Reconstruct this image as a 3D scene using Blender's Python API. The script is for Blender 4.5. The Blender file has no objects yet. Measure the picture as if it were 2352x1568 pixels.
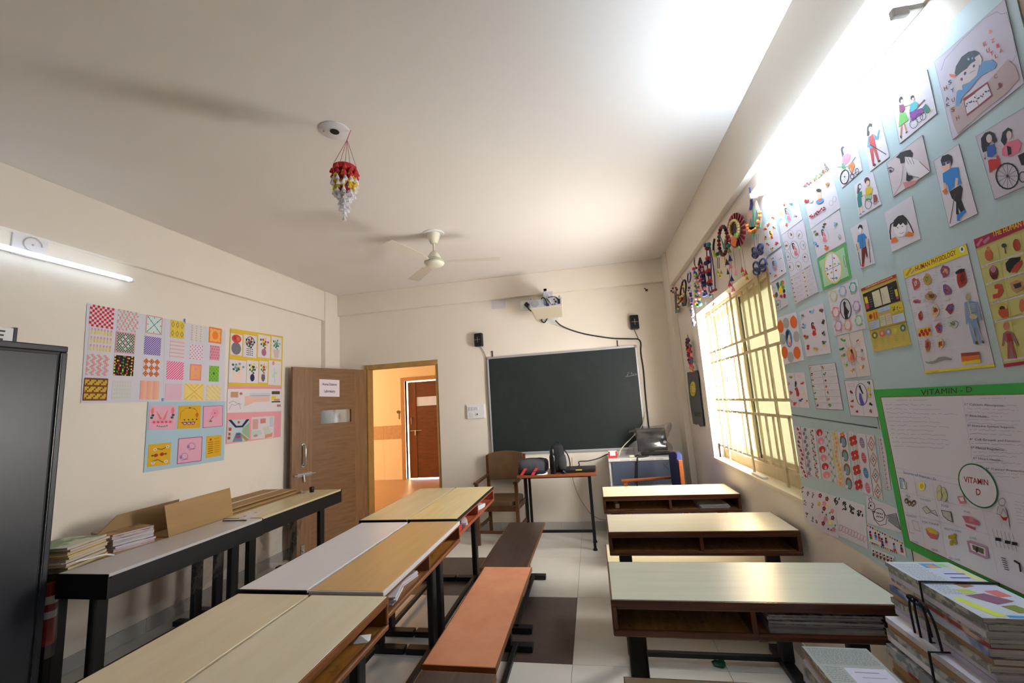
import bpy, math, random
import numpy as np
from mathutils import Matrix, Vector

# ------------------------------------------------------------------ camera
SC = bpy.context.scene
COL = SC.collection
H = 1.487                       # camera height above the floor
YAW, PITCH, ROLL, FPX = 0.176425, 0.1453094, 0.0628045, 971.704

def _rot(a, b, c):
    ca, sa, cb, sb, cc, sc = math.cos(a), math.sin(a), math.cos(b), math.sin(b), math.cos(c), math.sin(c)
    rz = np.array([[ca, -sa, 0], [sa, ca, 0], [0, 0, 1]])
    rx = np.array([[1, 0, 0], [0, cb, -sb], [0, sb, cb]])
    ry = np.array([[cc, 0, sc], [0, 1, 0], [-sc, 0, cc]])
    return rz @ rx @ ry
RM = _rot(YAW, PITCH, ROLL)
cam = bpy.data.cameras.new('camera')
cam.sensor_width = 36.0
cam.lens = FPX / 2352.0 * 36.0
cam.clip_start = 0.05
camo = bpy.data.objects.new('camera', cam)
COL.objects.link(camo)
r, f, u = RM[:, 0], RM[:, 1], RM[:, 2]
camo.matrix_world = Matrix(((r[0], u[0], -f[0], 0), (r[1], u[1], -f[1], 0), (r[2], u[2], -f[2], H), (0, 0, 0, 1)))
SC.camera = camo

# ------------------------------------------------------------------ world, view
SC.view_settings.view_transform = 'Standard'
SC.view_settings.look = 'None'
SC.view_settings.gamma = 1.0
SC.view_settings.use_curve_mapping = False
SC.view_settings.exposure = EXPOSURE = 0.36
W = bpy.data.worlds.new('daylight')
SC.world = W
W.use_nodes = True
bg = W.node_tree.nodes['Background']
bg.inputs[0].default_value = (1.0, 0.975, 0.95, 1)
bg.inputs[1].default_value = 40.0
for xc, yc, zc, sy, sz, ry in ((1.27, 3.27, 1.55, 1.75, 1.35, 90), (-9.1, 7.0, 1.875, 2.0, .85, -90)):       # sky portals in the window and the added corridor opening (guide sampling only)
    pl = bpy.data.lights.new('window_portal', 'AREA')
    pl.shape = 'RECTANGLE'; pl.size = sz; pl.size_y = sy
    pl.cycles.is_portal = True
    po = bpy.data.objects.new('window_portal', pl)
    po.location = (xc, yc, zc); po.rotation_euler = (0, math.radians(ry), 0)
    COL.objects.link(po)

# ------------------------------------------------------------------ helpers
def ray(x, y):
    return RM @ np.array([(x - 1176) / FPX, 1.0, -(y - 784) / FPX])
def atX(x, y, X):
    d = ray(x, y); k = X / d[0]; return Vector((X, d[1] * k, d[2] * k + H))
def atY(x, y, Y):
    d = ray(x, y); k = Y / d[1]; return Vector((d[0] * k, Y, d[2] * k + H))
def atZ(x, y, Z):
    d = ray(x, y); k = (Z - H) / d[2]; return Vector((d[0] * k, d[1] * k, Z))
def lin(c):
    if isinstance(c, str):
        c = CN[c]
    return tuple(((v / 255) / 12.92 if v <= 10.3 else ((v / 255 + 0.055) / 1.055) ** 2.4) for v in c[:3])
CN = dict(k=(22, 22, 26), w=(238, 236, 240), g=(120, 122, 128), lg=(190, 190, 196), r=(196, 30, 40), dr=(130, 24, 36), pk=(228, 130, 150),
          lp=(240, 190, 205), o=(226, 110, 40), y=(240, 205, 40), ly=(244, 232, 150), gr=(60, 160, 70), dg=(24, 92, 60), lgn=(150, 205, 140),
          b=(40, 110, 190), db=(36, 44, 120), lb=(130, 190, 230), pu=(96, 60, 150), lpu=(180, 160, 210), br=(120, 62, 30), tan=(200, 150, 90),
          sk=(232, 190, 165), te=(20, 140, 130), cr=(240, 226, 190), mg=(210, 60, 120), nv=(30, 34, 90))
rng = random.Random(7)

class MB:
    """collects geometry, then links it as ONE mesh object"""
    def __init__(s):
        s.v = []; s.f = []; s.c = []; s.m = []; s.mi = 0
    def add(s, vs, fs, col=None):
        n = len(s.v)
        s.v += [tuple(p) for p in vs]
        for q in fs:
            s.f.append(tuple(i + n for i in q)); s.c.append(col); s.m.append(s.mi)
        return s
    def box(s, x0, x1, y0, y1, z0, z1, col=None):
        vs = [(x, y, z) for z in (z0, z1) for y in (y0, y1) for x in (x0, x1)]
        return s.add(vs, [(0, 2, 3, 1), (4, 5, 7, 6), (0, 1, 5, 4), (2, 6, 7, 3), (0, 4, 6, 2), (1, 3, 7, 5)], col)
    def obox(s, c, size, rot=(0, 0, 0), col=None):
        from mathutils import Euler
        m = Euler(rot).to_matrix(); a, b, d = size[0] / 2, size[1] / 2, size[2] / 2
        vs = [Vector(c) + m @ Vector((x, y, z)) for z in (-d, d) for y in (-b, b) for x in (-a, a)]
        return s.add(vs, [(0, 2, 3, 1), (4, 5, 7, 6), (0, 1, 5, 4), (2, 6, 7, 3), (0, 4, 6, 2), (1, 3, 7, 5)], col)
    def hexa(s, lo, hi, col=None):
        """eight corners: lo = 4 points, hi = 4 points in the same turn"""
        return s.add(list(lo) + list(hi), [(3, 2, 1, 0), (4, 5, 6, 7), (0, 1, 5, 4), (1, 2, 6, 5), (2, 3, 7, 6), (3, 0, 4, 7)], col)
    def cyl(s, p0, p1, r0, r1=None, n=12, col=None):
        p0, p1 = Vector(p0), Vector(p1); r1 = r0 if r1 is None else r1
        d = (p1 - p0).normalized(); a = d.orthogonal().normalized(); b = d.cross(a)
        vs = []
        for p, r in ((p0, r0), (p1, r1)):
            for i in range(n):
                t = 2 * math.pi * i / n; vs.append(p + (a * math.cos(t) + b * math.sin(t)) * r)
        fs = [(i, (i + 1) % n, n + (i + 1) % n, n + i) for i in range(n)]
        if r0 > 1e-6: fs.append(tuple(range(n - 1, -1, -1)))
        if r1 > 1e-6: fs.append(tuple(range(n, 2 * n)))
        return s.add(vs, fs, col)
    def tube(s, pts, r, n=6, col=None, closed=False):
        pts = [Vector(p) for p in pts]; N = len(pts); vs = []; a = None
        for i, p in enumerate(pts):
            q0 = pts[i - 1] if (i or closed) else p; q1 = pts[(i + 1) % N] if (i < N - 1 or closed) else p
            d = (q1 - q0)
            d = d.normalized() if d.length > 1e-9 else Vector((0, 0, 1))
            a = d.orthogonal().normalized() if a is None else (a - d * a.dot(d))
            if a.length < 1e-6: a = d.orthogonal()
            a.normalize(); b = d.cross(a)
            rr = r[i] if isinstance(r, (list, tuple)) else r
            for k in range(n):
                t = 2 * math.pi * k / n; vs.append(p + (a * math.cos(t) + b * math.sin(t)) * rr)
        fs = [(i * n + k, i * n + (k + 1) % n, (i + 1) % N * n + (k + 1) % n, (i + 1) % N * n + k) for i in range(N if closed else N - 1) for k in range(n)]
        if not closed: fs += [tuple(range(n - 1, -1, -1)), tuple(range((N - 1) * n, N * n))]
        return s.add(vs, fs, col)
    def lathe(s, prof, n=24, c=(0, 0, 0), col=None, ax=None):
        """prof: (radius, height) from bottom to top"""
        m = Matrix.Identity(3) if ax is None else Vector((0, 0, 1)).rotation_difference(Vector(ax)).to_matrix()
        vs = [Vector(c) + m @ Vector((r * math.cos(2 * math.pi * i / n), r * math.sin(2 * math.pi * i / n), z)) for r, z in prof for i in range(n)]
        fs = [(j * n + i, j * n + (i + 1) % n, (j + 1) * n + (i + 1) % n, (j + 1) * n + i) for j in range(len(prof) - 1) for i in range(n)]
        if prof[0][0] > 1e-6: fs.append(tuple(range(n - 1, -1, -1)))
        if prof[-1][0] > 1e-6: fs.append(tuple(range((len(prof) - 1) * n, len(prof) * n)))
        return s.add(vs, fs, col)
    def ball(s, c, r, n=10, m=6, col=None):
        r = (r, r, r) if not isinstance(r, (tuple, list)) else r
        vs = [(c[0], c[1], c[2] - r[2])]
        for j in range(1, m):
            a = -math.pi / 2 + math.pi * j / m
            vs += [(c[0] + r[0] * math.cos(a) * math.cos(2 * math.pi * i / n), c[1] + r[1] * math.cos(a) * math.sin(2 * math.pi * i / n), c[2] + r[2] * math.sin(a)) for i in range(n)]
        vs.append((c[0], c[1], c[2] + r[2])); t = len(vs) - 1
        fs = [(0, 1 + (i + 1) % n, 1 + i) for i in range(n)]
        for j in range(m - 2):
            fs += [(1 + j * n + i, 1 + j * n + (i + 1) % n, 1 + (j + 1) * n + (i + 1) % n, 1 + (j + 1) * n + i) for i in range(n)]
        b = 1 + (m - 2) * n
        fs += [(b + i, b + (i + 1) % n, t) for i in range(n)]
        return s.add(vs, fs, col)
    def prism(s, poly, d0, d1, axis='y', col=None):
        """poly of 2D points; extruded along axis between d0 and d1"""
        f3 = {'x': lambda a, b, d: (d, a, b), 'y': lambda a, b, d: (a, d, b), 'z': lambda a, b, d: (a, b, d)}[axis]
        n = len(poly)
        vs = [f3(a, b, d0) for a, b in poly] + [f3(a, b, d1) for a, b in poly]
        fs = [tuple(range(n - 1, -1, -1)), tuple(range(n, 2 * n))] + [(i, (i + 1) % n, n + (i + 1) % n, n + i) for i in range(n)]
        return s.add(vs, fs, col)
    def mesh(s, name, mats):
        me = bpy.data.meshes.new(name)
        me.from_pydata(s.v, [], s.f)
        for m in mats: me.materials.append(m)
        if len(mats) > 1: me.polygons.foreach_set('material_index', s.m)
        if any(c is not None for c in s.c):
            at = me.color_attributes.new('ink', 'FLOAT_COLOR', 'CORNER')
            buf = []
            for p, c in zip(me.polygons, s.c):
                buf += (list(lin(c if c is not None else (255, 255, 255))) + [1.0]) * p.loop_total
            at.data.foreach_set('color', buf)
        me.validate(); me.update()
        return me
    def build(s, name, mat, parent=None, bevel=0, smooth=None, loc=None, rot=None):
        me = s.mesh(name, mat if isinstance(mat, (list, tuple)) else [mat])
        if smooth:
            me.shade_smooth(); me.set_sharp_from_angle(angle=math.radians(smooth))
        o = bpy.data.objects.new(name, me); COL.objects.link(o)
        if parent is not None: o.parent = parent
        if loc is not None: o.location = loc
        if rot is not None: o.rotation_euler = rot
        if bevel:
            b = o.modifiers.new('bevel', 'BEVEL'); b.width = bevel; b.segments = 2; b.limit_method = 'ANGLE'; b.harden_normals = False
        return o

def tag(o, label=None, cat=None, group=None, kind=None):
    if label: o['label'] = label
    if cat: o['category'] = cat
    if group: o['group'] = group
    if kind: o['kind'] = kind
    return o
def empty(name, loc=(0, 0, 0), rz=0, label=None, cat=None, group=None):
    o = bpy.data.objects.new(name, None); COL.objects.link(o)
    o.empty_display_size = 0.05; o.location = loc; o.rotation_euler = (0, 0, rz)
    return tag(o, label, cat, group)
def kids(o):
    return [c for c in bpy.data.objects if c.parent == o]
def dup(root, loc=None, rot=None, label=None, group=None):
    def cp(o, par):
        c = o.copy(); COL.objects.link(c); c.parent = par
        for ch in KID.get(o.name, []): cp(ch, c)
        return c
    KID = {}
    for c in bpy.data.objects:
        if c.parent: KID.setdefault(c.parent.name, []).append(c)
    r = cp(root, None)
    if loc is not None: r.location = loc
    if rot is not None: r.rotation_euler = rot
    if label: r['label'] = label
    if group: r['group'] = group
    return r

# ------------------------------------------------------------------ materials
MATS = {}
def _new(name):
    m = bpy.data.materials.new(name); m.use_nodes = True
    nt = m.node_tree; return m, nt, nt.nodes['Principled BSDF']
def mat(name, c, rough=0.6, metal=0.0, c2=None, scale=8.0, stretch=(1, 1, 1), bump=0.0, bscale=None, spec=0.5, coat=0.0, detail=4, sharp=None, alpha=1.0, trans=0.0, ior=1.45, emit=0.0, wear=None):
    """principled material; colour varied by stretched noise in object space"""
    if name in MATS: return MATS[name]
    m, nt, p = _new(name); N, L = nt.nodes, nt.links
    p.inputs['Base Color'].default_value = (*lin(c), 1); p.inputs['Roughness'].default_value = rough; p.inputs['Metallic'].default_value = metal
    p.inputs['Specular IOR Level'].default_value = spec; p.inputs['Coat Weight'].default_value = coat
    p.inputs['Alpha'].default_value = alpha; p.inputs['Transmission Weight'].default_value = trans; p.inputs['IOR'].default_value = ior
    if emit:
        p.inputs['Emission Color'].default_value = (*lin(c), 1); p.inputs['Emission Strength'].default_value = emit
    if c2 is not None or bump:
        tc = N.new('ShaderNodeTexCoord'); oi = N.new('ShaderNodeObjectInfo'); ad = N.new('ShaderNodeVectorMath'); ad.operation = 'ADD'
        sc = N.new('ShaderNodeVectorMath'); sc.operation = 'SCALE'; sc.inputs['Scale'].default_value = 37.0
        L.new(oi.outputs['Random'], sc.inputs[0]); L.new(tc.outputs['Object'], ad.inputs[0]); L.new(sc.outputs[0], ad.inputs[1])
        mp = N.new('ShaderNodeMapping'); mp.inputs['Scale'].default_value = stretch; L.new(ad.outputs[0], mp.inputs[0])
        no = N.new('ShaderNodeTexNoise'); no.inputs['Scale'].default_value = scale; no.inputs['Detail'].default_value = detail; no.inputs['Roughness'].default_value = 0.6
        L.new(mp.outputs[0], no.inputs['Vector'])
        if c2 is not None:
            rp = N.new('ShaderNodeValToRGB'); e = rp.color_ramp.elements
            lo, hi = sharp or (0.3, 0.7)
            e[0].position = lo; e[1].position = hi; e[0].color = (*lin(c), 1); e[1].color = (*lin(c2), 1)
            L.new(no.outputs['Fac'], rp.inputs[0]); out = rp.outputs[0]
            if wear is not None:      # (colour, noise scale, low, high): worn or stained patches
                n2 = N.new('ShaderNodeTexNoise'); n2.inputs['Scale'].default_value = wear[1]; n2.inputs['Detail'].default_value = 8; n2.inputs['Roughness'].default_value = 0.7
                L.new(ad.outputs[0], n2.inputs['Vector'])
                r2 = N.new('ShaderNodeMapRange'); r2.inputs[1].default_value = wear[2]; r2.inputs[2].default_value = wear[3]
                L.new(n2.outputs['Fac'], r2.inputs[0])
                mx = N.new('ShaderNodeMix'); mx.data_type = 'RGBA'; L.new(r2.outputs[0], mx.inputs[0]); L.new(out, mx.inputs[6]); mx.inputs[7].default_value = (*lin(wear[0]), 1)
                out = mx.outputs[2]
            L.new(out, p.inputs['Base Color'])
        if bump:
            bn = N.new('ShaderNodeTexNoise'); bn.inputs['Scale'].default_value = bscale or scale * 6; bn.inputs['Detail'].default_value = 3
            L.new(mp.outputs[0], bn.inputs['Vector'])
            bu = N.new('ShaderNodeBump'); bu.inputs['Strength'].default_value = bump; bu.inputs['Distance'].default_value = 0.01
            L.new(bn.outputs['Fac'], bu.inputs['Height']); L.new(bu.outputs[0], p.inputs['Normal'])
    MATS[name] = m
    return m
def ink_mat():
    m, nt, p = _new('printed_paper'); a = nt.nodes.new('ShaderNodeVertexColor'); a.layer_name = 'ink'
    nt.links.new(a.outputs[0], p.inputs['Base Color']); p.inputs['Roughness'].default_value = 0.65; p.inputs['Specular IOR Level'].default_value = 0.3
    return m
INK = ink_mat()
def craft_mat():
    m, nt, p = _new('craft_material'); a = nt.nodes.new('ShaderNodeVertexColor'); a.layer_name = 'ink'
    nt.links.new(a.outputs[0], p.inputs['Base Color']); p.inputs['Roughness'].default_value = 0.8; p.inputs['Sheen Weight'].default_value = 0.2
    return m
CRAFT = craft_mat()
def emit_mat(name, c, s):
    m = bpy.data.materials.new(name); m.use_nodes = True; nt = m.node_tree; nt.nodes.clear()
    e = nt.nodes.new('ShaderNodeEmission'); e.inputs[0].default_value = (*c, 1); e.inputs[1].default_value = s
    o = nt.nodes.new('ShaderNodeOutputMaterial'); nt.links.new(e.outputs[0], o.inputs[0]); return m
def film_mat(name, c, clear=0.75, rough=0.15):
    """thin clear plastic film or pane: mostly see-through, partly glossy"""
    m = bpy.data.materials.new(name); m.use_nodes = True; nt = m.node_tree; N, L = nt.nodes, nt.links; N.clear()
    t = N.new('ShaderNodeBsdfTransparent'); t.inputs[0].default_value = (*lin(c), 1)
    g = N.new('ShaderNodeBsdfGlossy'); g.inputs['Roughness'].default_value = rough; g.inputs[0].default_value = (0.9, 0.9, 0.9, 1)
    x = N.new('ShaderNodeMixShader'); x.inputs[0].default_value = 1 - clear
    o = N.new('ShaderNodeOutputMaterial'); L.new(t.outputs[0], x.inputs[1]); L.new(g.outputs[0], x.inputs[2]); L.new(x.outputs[0], o.inputs[0]); return m
def frosted_mat(name, c, c_tr):
    m = bpy.data.materials.new(name); m.use_nodes = True; nt = m.node_tree; N, L = nt.nodes, nt.links; N.clear()
    t = N.new('ShaderNodeBsdfTranslucent'); t.inputs[0].default_value = (*lin(c_tr), 1)
    g = N.new('ShaderNodeBsdfPrincipled'); g.inputs['Base Color'].default_value = (*lin(c), 1); g.inputs['Roughness'].default_value = 0.25
    x = N.new('ShaderNodeMixShader'); x.inputs[0].default_value = 0.35
    o = N.new('ShaderNodeOutputMaterial'); L.new(t.outputs[0], x.inputs[1]); L.new(g.outputs[0], x.inputs[2]); L.new(x.outputs[0], o.inputs[0]); return m

WALL = mat('cream_plaster', (231, 221, 207), 0.75, c2=(236, 227, 214), scale=1.3, bump=0.04, bscale=60, wear=((206, 192, 164), 0.9, 0.62, 0.9))
CEIL = mat('ceiling_plaster', (230, 223, 217), 0.85, c2=(234, 228, 222), scale=0.8, bump=0.03, bscale=40)
TILE_W = mat('white_floor_tile', (206, 203, 194), 0.18, c2=(216, 212, 202), scale=2.5, wear=((150, 140, 122), 3.0, 0.66, 0.95), bump=0.01, bscale=20)
TILE_D = mat('dark_brown_floor_tile', (70, 58, 52), 0.28, c2=(82, 70, 64), scale=30, wear=((104, 94, 86), 60, 0.68, 0.9))
GROUT = mat('tile_grout', (120, 114, 104), 0.9)
SKIRT = mat('grey_skirting_tile', (176, 172, 168), 0.25, c2=(190, 186, 180), scale=4)
TEAK = mat('dark_stained_wood', (96, 52, 28), 0.32, c2=(66, 33, 17), scale=3, stretch=(1.5, 14, 14), coat=0.3, wear=((46, 24, 14), 9, 0.6, 0.8))
PLYIN = mat('worn_plywood', (182, 146, 90), 0.6, c2=(156, 118, 66), scale=6, stretch=(10, 1.2, 8), wear=((84, 66, 42), 22, 0.56, 0.70), bump=0.05)
PLYC = mat('varnished_plywood', (172, 118, 54), 0.4, c2=(140, 90, 38), scale=5, stretch=(1.5, 10, 10), wear=((84, 56, 26), 10, 0.56, 0.75))
BLACKM = mat('black_painted_steel', (12, 12, 13), 0.45, metal=0.0, c2=(17, 17, 16), scale=14)
BLAM = mat('black_laminate', (9, 9, 9), 0.5, c2=(12, 12, 11), scale=3)
LAM = {
    'cream_wood': mat('cream_wood_laminate', (219, 207, 174), 0.28, c2=(208, 190, 152), scale=2.4, stretch=(1.0, 9, 9), sharp=(0.2, 0.85), wear=((172, 146, 100), 5, 0.66, 0.85)),
    'pale': mat('pale_cream_laminate', (222, 213, 188), 0.28, c2=(211, 200, 170), scale=2.4, stretch=(1.0, 10, 10), sharp=(0.2, 0.85)),
    'white': mat('white_laminate', (212, 210, 212), 0.30, c2=(220, 218, 220), scale=3, wear=((190, 176, 176), 5, 0.68, 0.9)),
    'tan': mat('tan_wood_laminate', (200, 164, 112), 0.33, c2=(186, 148, 96), scale=2.2, stretch=(1.2, 11, 11), sharp=(0.2, 0.85)),
    'yellow': mat('yellow_cream_laminate', (222, 202, 148), 0.3, c2=(210, 188, 130), scale=2.4, stretch=(1.0, 9, 9)),
    'olive': mat('stained_cream_laminate', (208, 196, 158), 0.3, c2=(198, 184, 142), scale=2.4, stretch=(1, 9, 9), wear=((160, 122, 60), 4, 0.7, 0.85)),
    'ivory': mat('ivory_laminate', (226, 212, 178), 0.22, c2=(218, 202, 164), scale=2, stretch=(1, 10, 10)),
    'mint': mat('pale_grey_green_laminate', (206, 208, 192), 0.25, c2=(198, 200, 182), scale=2, stretch=(1, 14, 14)),
    'greytop': mat('grey_white_laminate', (190, 186, 186), 0.3, c2=(198, 194, 192), scale=3),
}
REDLAM = mat('salmon_red_laminate', (186, 88, 62), 0.4, c2=(170, 76, 52), scale=4)
WALNUT = mat('walnut_laminate', (76, 60, 52), 0.3, c2=(54, 42, 36), scale=3, stretch=(1.0, 16, 16))
ORANGE = mat('orange_worn_laminate', (192, 124, 90), 0.5, c2=(206, 144, 108), scale=7, detail=8, wear=((110, 56, 36), 4, 0.66, 0.85))
WHITEP = mat('white_plastic', (232, 232, 232), 0.35)
GREYP = mat('grey_plastic', (150, 152, 156), 0.4)
BLACKP = mat('black_plastic', (20, 20, 22), 0.4)
STEEL = mat('brushed_steel', (190, 190, 190), 0.3, metal=1.0)
ALU = mat('aluminium_trim', (205, 207, 212), 0.32, metal=0.6)
CARD = mat('brown_cardboard', (166, 134, 90), 0.8, c2=(156, 124, 82), scale=2, stretch=(1, 1, 12))
RUBBER = mat('black_cable', (24, 23, 22), 0.6)
# ------------------------------------------------------------------ room shell
XL, XR, YF, YB, ZC = -3.36, 1.02, 5.18, -1.35, 3.092
def struct(name, mb, m, label, cat='wall', parent=None, bevel=0):
    o = mb.build(name, m, parent, bevel)
    if parent is None: tag(o, label, cat, kind='structure')
    return o
fl = struct('floor', MB().box(XL - .02, XR + .2, YB, YF + .2, -.08, -.004), GROUT, 'glossy white tiled classroom floor with two dark brown tiles', 'floor')
TS, TX0, TY0 = 0.83, -0.24, 2.65
darkt = {(-1, 0), (-2, 1)}
for i in range(-4, 2):
    for j in range(-5, 4):
        x0, x1 = TX0 + i * TS, TX0 + (i + 1) * TS; y0, y1 = TY0 + j * TS, TY0 + (j + 1) * TS
        x0, x1, y0, y1 = max(x0, XL), min(x1, XR), max(y0, YB), min(y1, YF)
        if x1 - x0 < .02 or y1 - y0 < .02: continue
        g = .0012
        MB().box(x0 + g, x1 - g, y0 + g, y1 - g, -.012, 0).build('floor_tile', TILE_D if (i, j) in darkt else TILE_W, fl)
struct('ceiling', MB().box(XL - .2, XR + .25, YB - .2, YF + .2, ZC, ZC + .12), CEIL, 'plain off-white plaster ceiling', 'ceiling')
struct('wall_left', MB().box(XL - .2, XL, YB - .2, YF, 0, ZC), WALL, 'cream plaster left wall with craft charts')
struct('wall_back', MB().box(XL - .2, XR + .2, YB - .2, YB, 0, ZC), WALL, 'cream plaster wall at the back of the room')
DX0, DX1, DZ = -2.93, -1.915, 2.11
struct('wall_front', MB().box(XL - .2, DX0, YF, YF + .14, 0, ZC).box(DX1, XR + .23, YF, YF + .14, 0, ZC).box(DX0, DX1, YF, YF + .14, DZ, ZC), WALL, 'cream plaster front wall with blackboard and doorway')
WY0, WY1, WZ0, WZ1 = 2.42, 4.12, 0.905, 2.2
struct('wall_right', MB().box(XR, XR + .23, YB - .2, WY0, 0, ZC).box(XR, XR + .23, WY1, YF, 0, ZC).box(XR, XR + .23, WY0, WY1, 0, WZ0).box(XR, XR + .23, WY0, WY1, WZ1, ZC), WALL, 'cream plaster right wall with barred window and charts')
struct('trim_1', MB().box(XL, -3.316, YB, YF, 2.70, ZC), WALL, 'cream beam along the top of the left wall', 'beam', bevel=.004)
struct('trim_2', MB().box(-3.316, 0.974, 5.12, YF, 2.81, ZC), WALL, 'cream beam along the top of the front wall', 'beam', bevel=.004)
struct('trim_3', MB().box(0.974, XR, YB, 4.9, 2.69, ZC), WALL, 'cream beam along the top of the right wall', 'beam', bevel=.004)
struct('trim_4', MB().box(.955, XR, 4.9, YF, 0, ZC), WALL, 'cream corner pillar between blackboard wall and window wall', 'pillar', bevel=.006)
struct('trim_5', MB().box(XL, -3.30, 4.86, YF, 0, ZC - .001), WALL, 'cream corner pillar behind the open door', 'pillar', bevel=.006)
def skirting(name, pts, label):
    root = empty(name); tag(root, label, 'skirting', kind='structure')
    for a, b in pts:
        MB().box(a[0], b[0], a[1], b[1], 0, .095).build('skirting_tile', SKIRT, root, .002)
skirting('baseboard_left', [((XL, YB + k * .83 + .001), (XL + .011, YB + (k + 1) * .83 - .001)) for k in range(7)], 'pale grey skirting tiles along the left wall')
skirting('baseboard_front', [((DX1 + k * .72 + .001, YF - .011), (DX1 + (k + 1) * .72 - .001, YF)) for k in range(4)] , 'pale grey skirting tiles below the blackboard')
skirting('baseboard_right', [((XR - .011, YB + k * .78 + .001), (XR, YB + (k + 1) * .78 - .001)) for k in range(8)], 'pale grey skirting tiles along the window wall')

# ------------------------------------------------------------------ window
FRAMEM = mat('cream_window_frame', (222, 206, 170), 0.4, c2=(206, 188, 148), scale=12)
BARM = mat('cream_painted_bar', (216, 200, 164), 0.5, c2=(198, 180, 142), scale=18)
win = empty('window_1', (1.12, (WY0 + WY1) / 2, WZ0), label='barred sliding window with a frosted yellow-green pane', cat='window'); win['kind'] = 'structure'
def wpart(mb, name, m, parent=win, bevel=0):
    for k, p in enumerate(mb.v): mb.v[k] = (p[0] - 1.12, p[1] - (WY0 + WY1) / 2, p[2] - WZ0)
    return mb.build(name, m, parent, bevel)
e = .045
fr = MB().box(1.11, 1.19, WY0, WY1, WZ0, WZ0 + e + .03).box(1.11, 1.19, WY0, WY1, WZ1 - e, WZ1).box(1.11, 1.19, WY0, WY0 + e, WZ0 + e + .03, WZ1 - e).box(1.11, 1.19, WY1 - e, WY1, WZ0 + e + .03, WZ1 - e)
wpart(fr, 'window_frame', FRAMEM)
wpart(MB().box(XR - .008, 1.11, 2.492, WY1, WZ0 - .02, WZ0 + .002), 'window_sill', mat('cream_sill', (228, 214, 184), 0.5))
def sash(y0, y1, x, gm, lab):
    s = MB(); t = .05
    s.box(x, x + .024, y0, y0 + t, WZ0 + .075, WZ1 - e).box(x, x + .024, y1 - t, y1, WZ0 + .075, WZ1 - e).box(x, x + .024, y0 + t, y1 - t, WZ0 + .075, WZ0 + .075 + t).box(x, x + .024, y0 + t, y1 - t, WZ1 - e - t, WZ1 - e)
    o = wpart(s, 'sash', FRAMEM)
    p = MB().box(x + .009, x + .014, y0 + t, y1 - t, WZ0 + .075 + t, WZ1 - e - t)
    o2 = wpart(p, 'pane', gm, o); o2['label'] = lab
    return o
sash(WY0 + e, 3.40, 1.125, frosted_mat('frosted_yellow_green_glass', (222, 224, 204), (122, 122, 108)), 'frosted yellow-green pane')
sl = sash(3.30, WY1 - e, 1.158, film_mat('clear_window_glass', (255, 255, 255), 0.94, 0.02), 'clear pane')
wpart(MB().box(1.10, 1.125, 3.785, 3.805, 1.53, 1.60).cyl((1.095, 3.795, 1.56), (1.11, 3.795, 1.56), .012), 'sash_lock', BLACKP)
wpart(MB().box(1.118, 1.124, 3.283, 3.298, WZ0 + .08, WZ1 - e), 'sash_seal', mat('dark_green_seal', (50, 66, 52), .6))
GX = 1.085
for z in (2.155, 1.825, 1.735, 1.41, 1.315, 1.01):
    wpart(MB().box(GX - .003, GX + .003, WY0, WY1 - .03, z - .009, z + .009), 'grille_rail', BARM)
posts = (3.86, 3.33, 2.80)
secs = ((1.01, 1.315), (1.41, 1.735), (1.825, 2.155))
for y in posts:
    wpart(MB().box(GX - .014, GX - .003, y - .010, y + .010, WZ0, WZ1), 'grille_post', BARM)
for k in range(17):
    y = 4.085 - .1095 * k
    if y < WY0 + .02 or min(abs(y - p) for p in posts) < .03: continue
    for z0, z1 in secs:
        wpart(MB().box(GX - .012, GX - .002, y - .006, y + .006, z0, z1), 'grille_bar', BARM)
for z0, z1 in ((1.315, 1.41), (1.735, 1.825)):
    for y in (4.085, 3.70, 3.10):
        wpart(MB().box(GX - .012, GX - .002, y - .006, y + .006, z0, z1), 'grille_bar', BARM)

# ------------------------------------------------------------------ corridor beyond the door
CORW = mat('apricot_paint', (240, 205, 142), 0.6, c2=(242, 209, 148), scale=1.0)
CORT = mat('apricot_wall_tile', (238, 206, 148), 0.3, c2=(241, 211, 156), scale=2)
CORB = mat('brown_border_tile', (190, 140, 84), 0.35, c2=(202, 154, 98), scale=14)
CORF = mat('orange_floor_tile', (180, 128, 76), 0.35, c2=(188, 136, 84), scale=3)
Y2 = 8.95
struct('floor_corridor', MB().box(-9, 2.2, YF + .14, Y2 + .2, -.08, 0), CORF, 'orange tiled corridor floor beyond the doorway', 'floor')
MB().box(DX0, DX1, YF, YF + .14, -.02, .001).build('door_threshold', CORF, bpy.data.objects['floor_corridor'])
struct('ceiling_corridor', MB().box(-9, 2.2, YF + .14, Y2 + .2, 3.2, 3.3), CEIL, 'plain corridor ceiling', 'ceiling')
ox0, ox1, oz = -4.10, -3.05, 2.13
cw = struct('wall_corridor', MB().box(-9, ox0, Y2, Y2 + .2, 0, 3.2).box(ox1, 2.2, Y2, Y2 + .2, 0, 3.2).box(ox0, ox1, Y2, Y2 + .2, oz, 3.2), CORW, 'apricot painted corridor wall with a brown tile border')
for a, b in ((-9, ox0 - .09), (ox1 + .09, 2.2)):
    n = max(1, round((b - a) / .45)); w = (b - a) / n
    for k in range(n):
        MB().box(a + k * w + .001, a + (k + 1) * w - .001, Y2 - .012, Y2, .872, 1.168).build('border_tile', CORB, cw)
        MB().box(a + k * w + .001, a + (k + 1) * w - .001, Y2 - .010, Y2, .002, .870).build('dado_tile', CORT, cw)
struct('wall_corridor_end', MB().box(-9.2, -9, YF + .14, 6.0, 0, 3.2).box(-9.2, -9, 8.0, Y2 + .2, 0, 3.2).box(-9.2, -9, 6.0, 8.0, 0, 1.45).box(-9.2, -9, 6.0, 8.0, 2.3, 3.2), CORW, 'corridor end wall with an open window')  # added unseen wall; its opening sets how much daylight reaches the corridor
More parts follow.
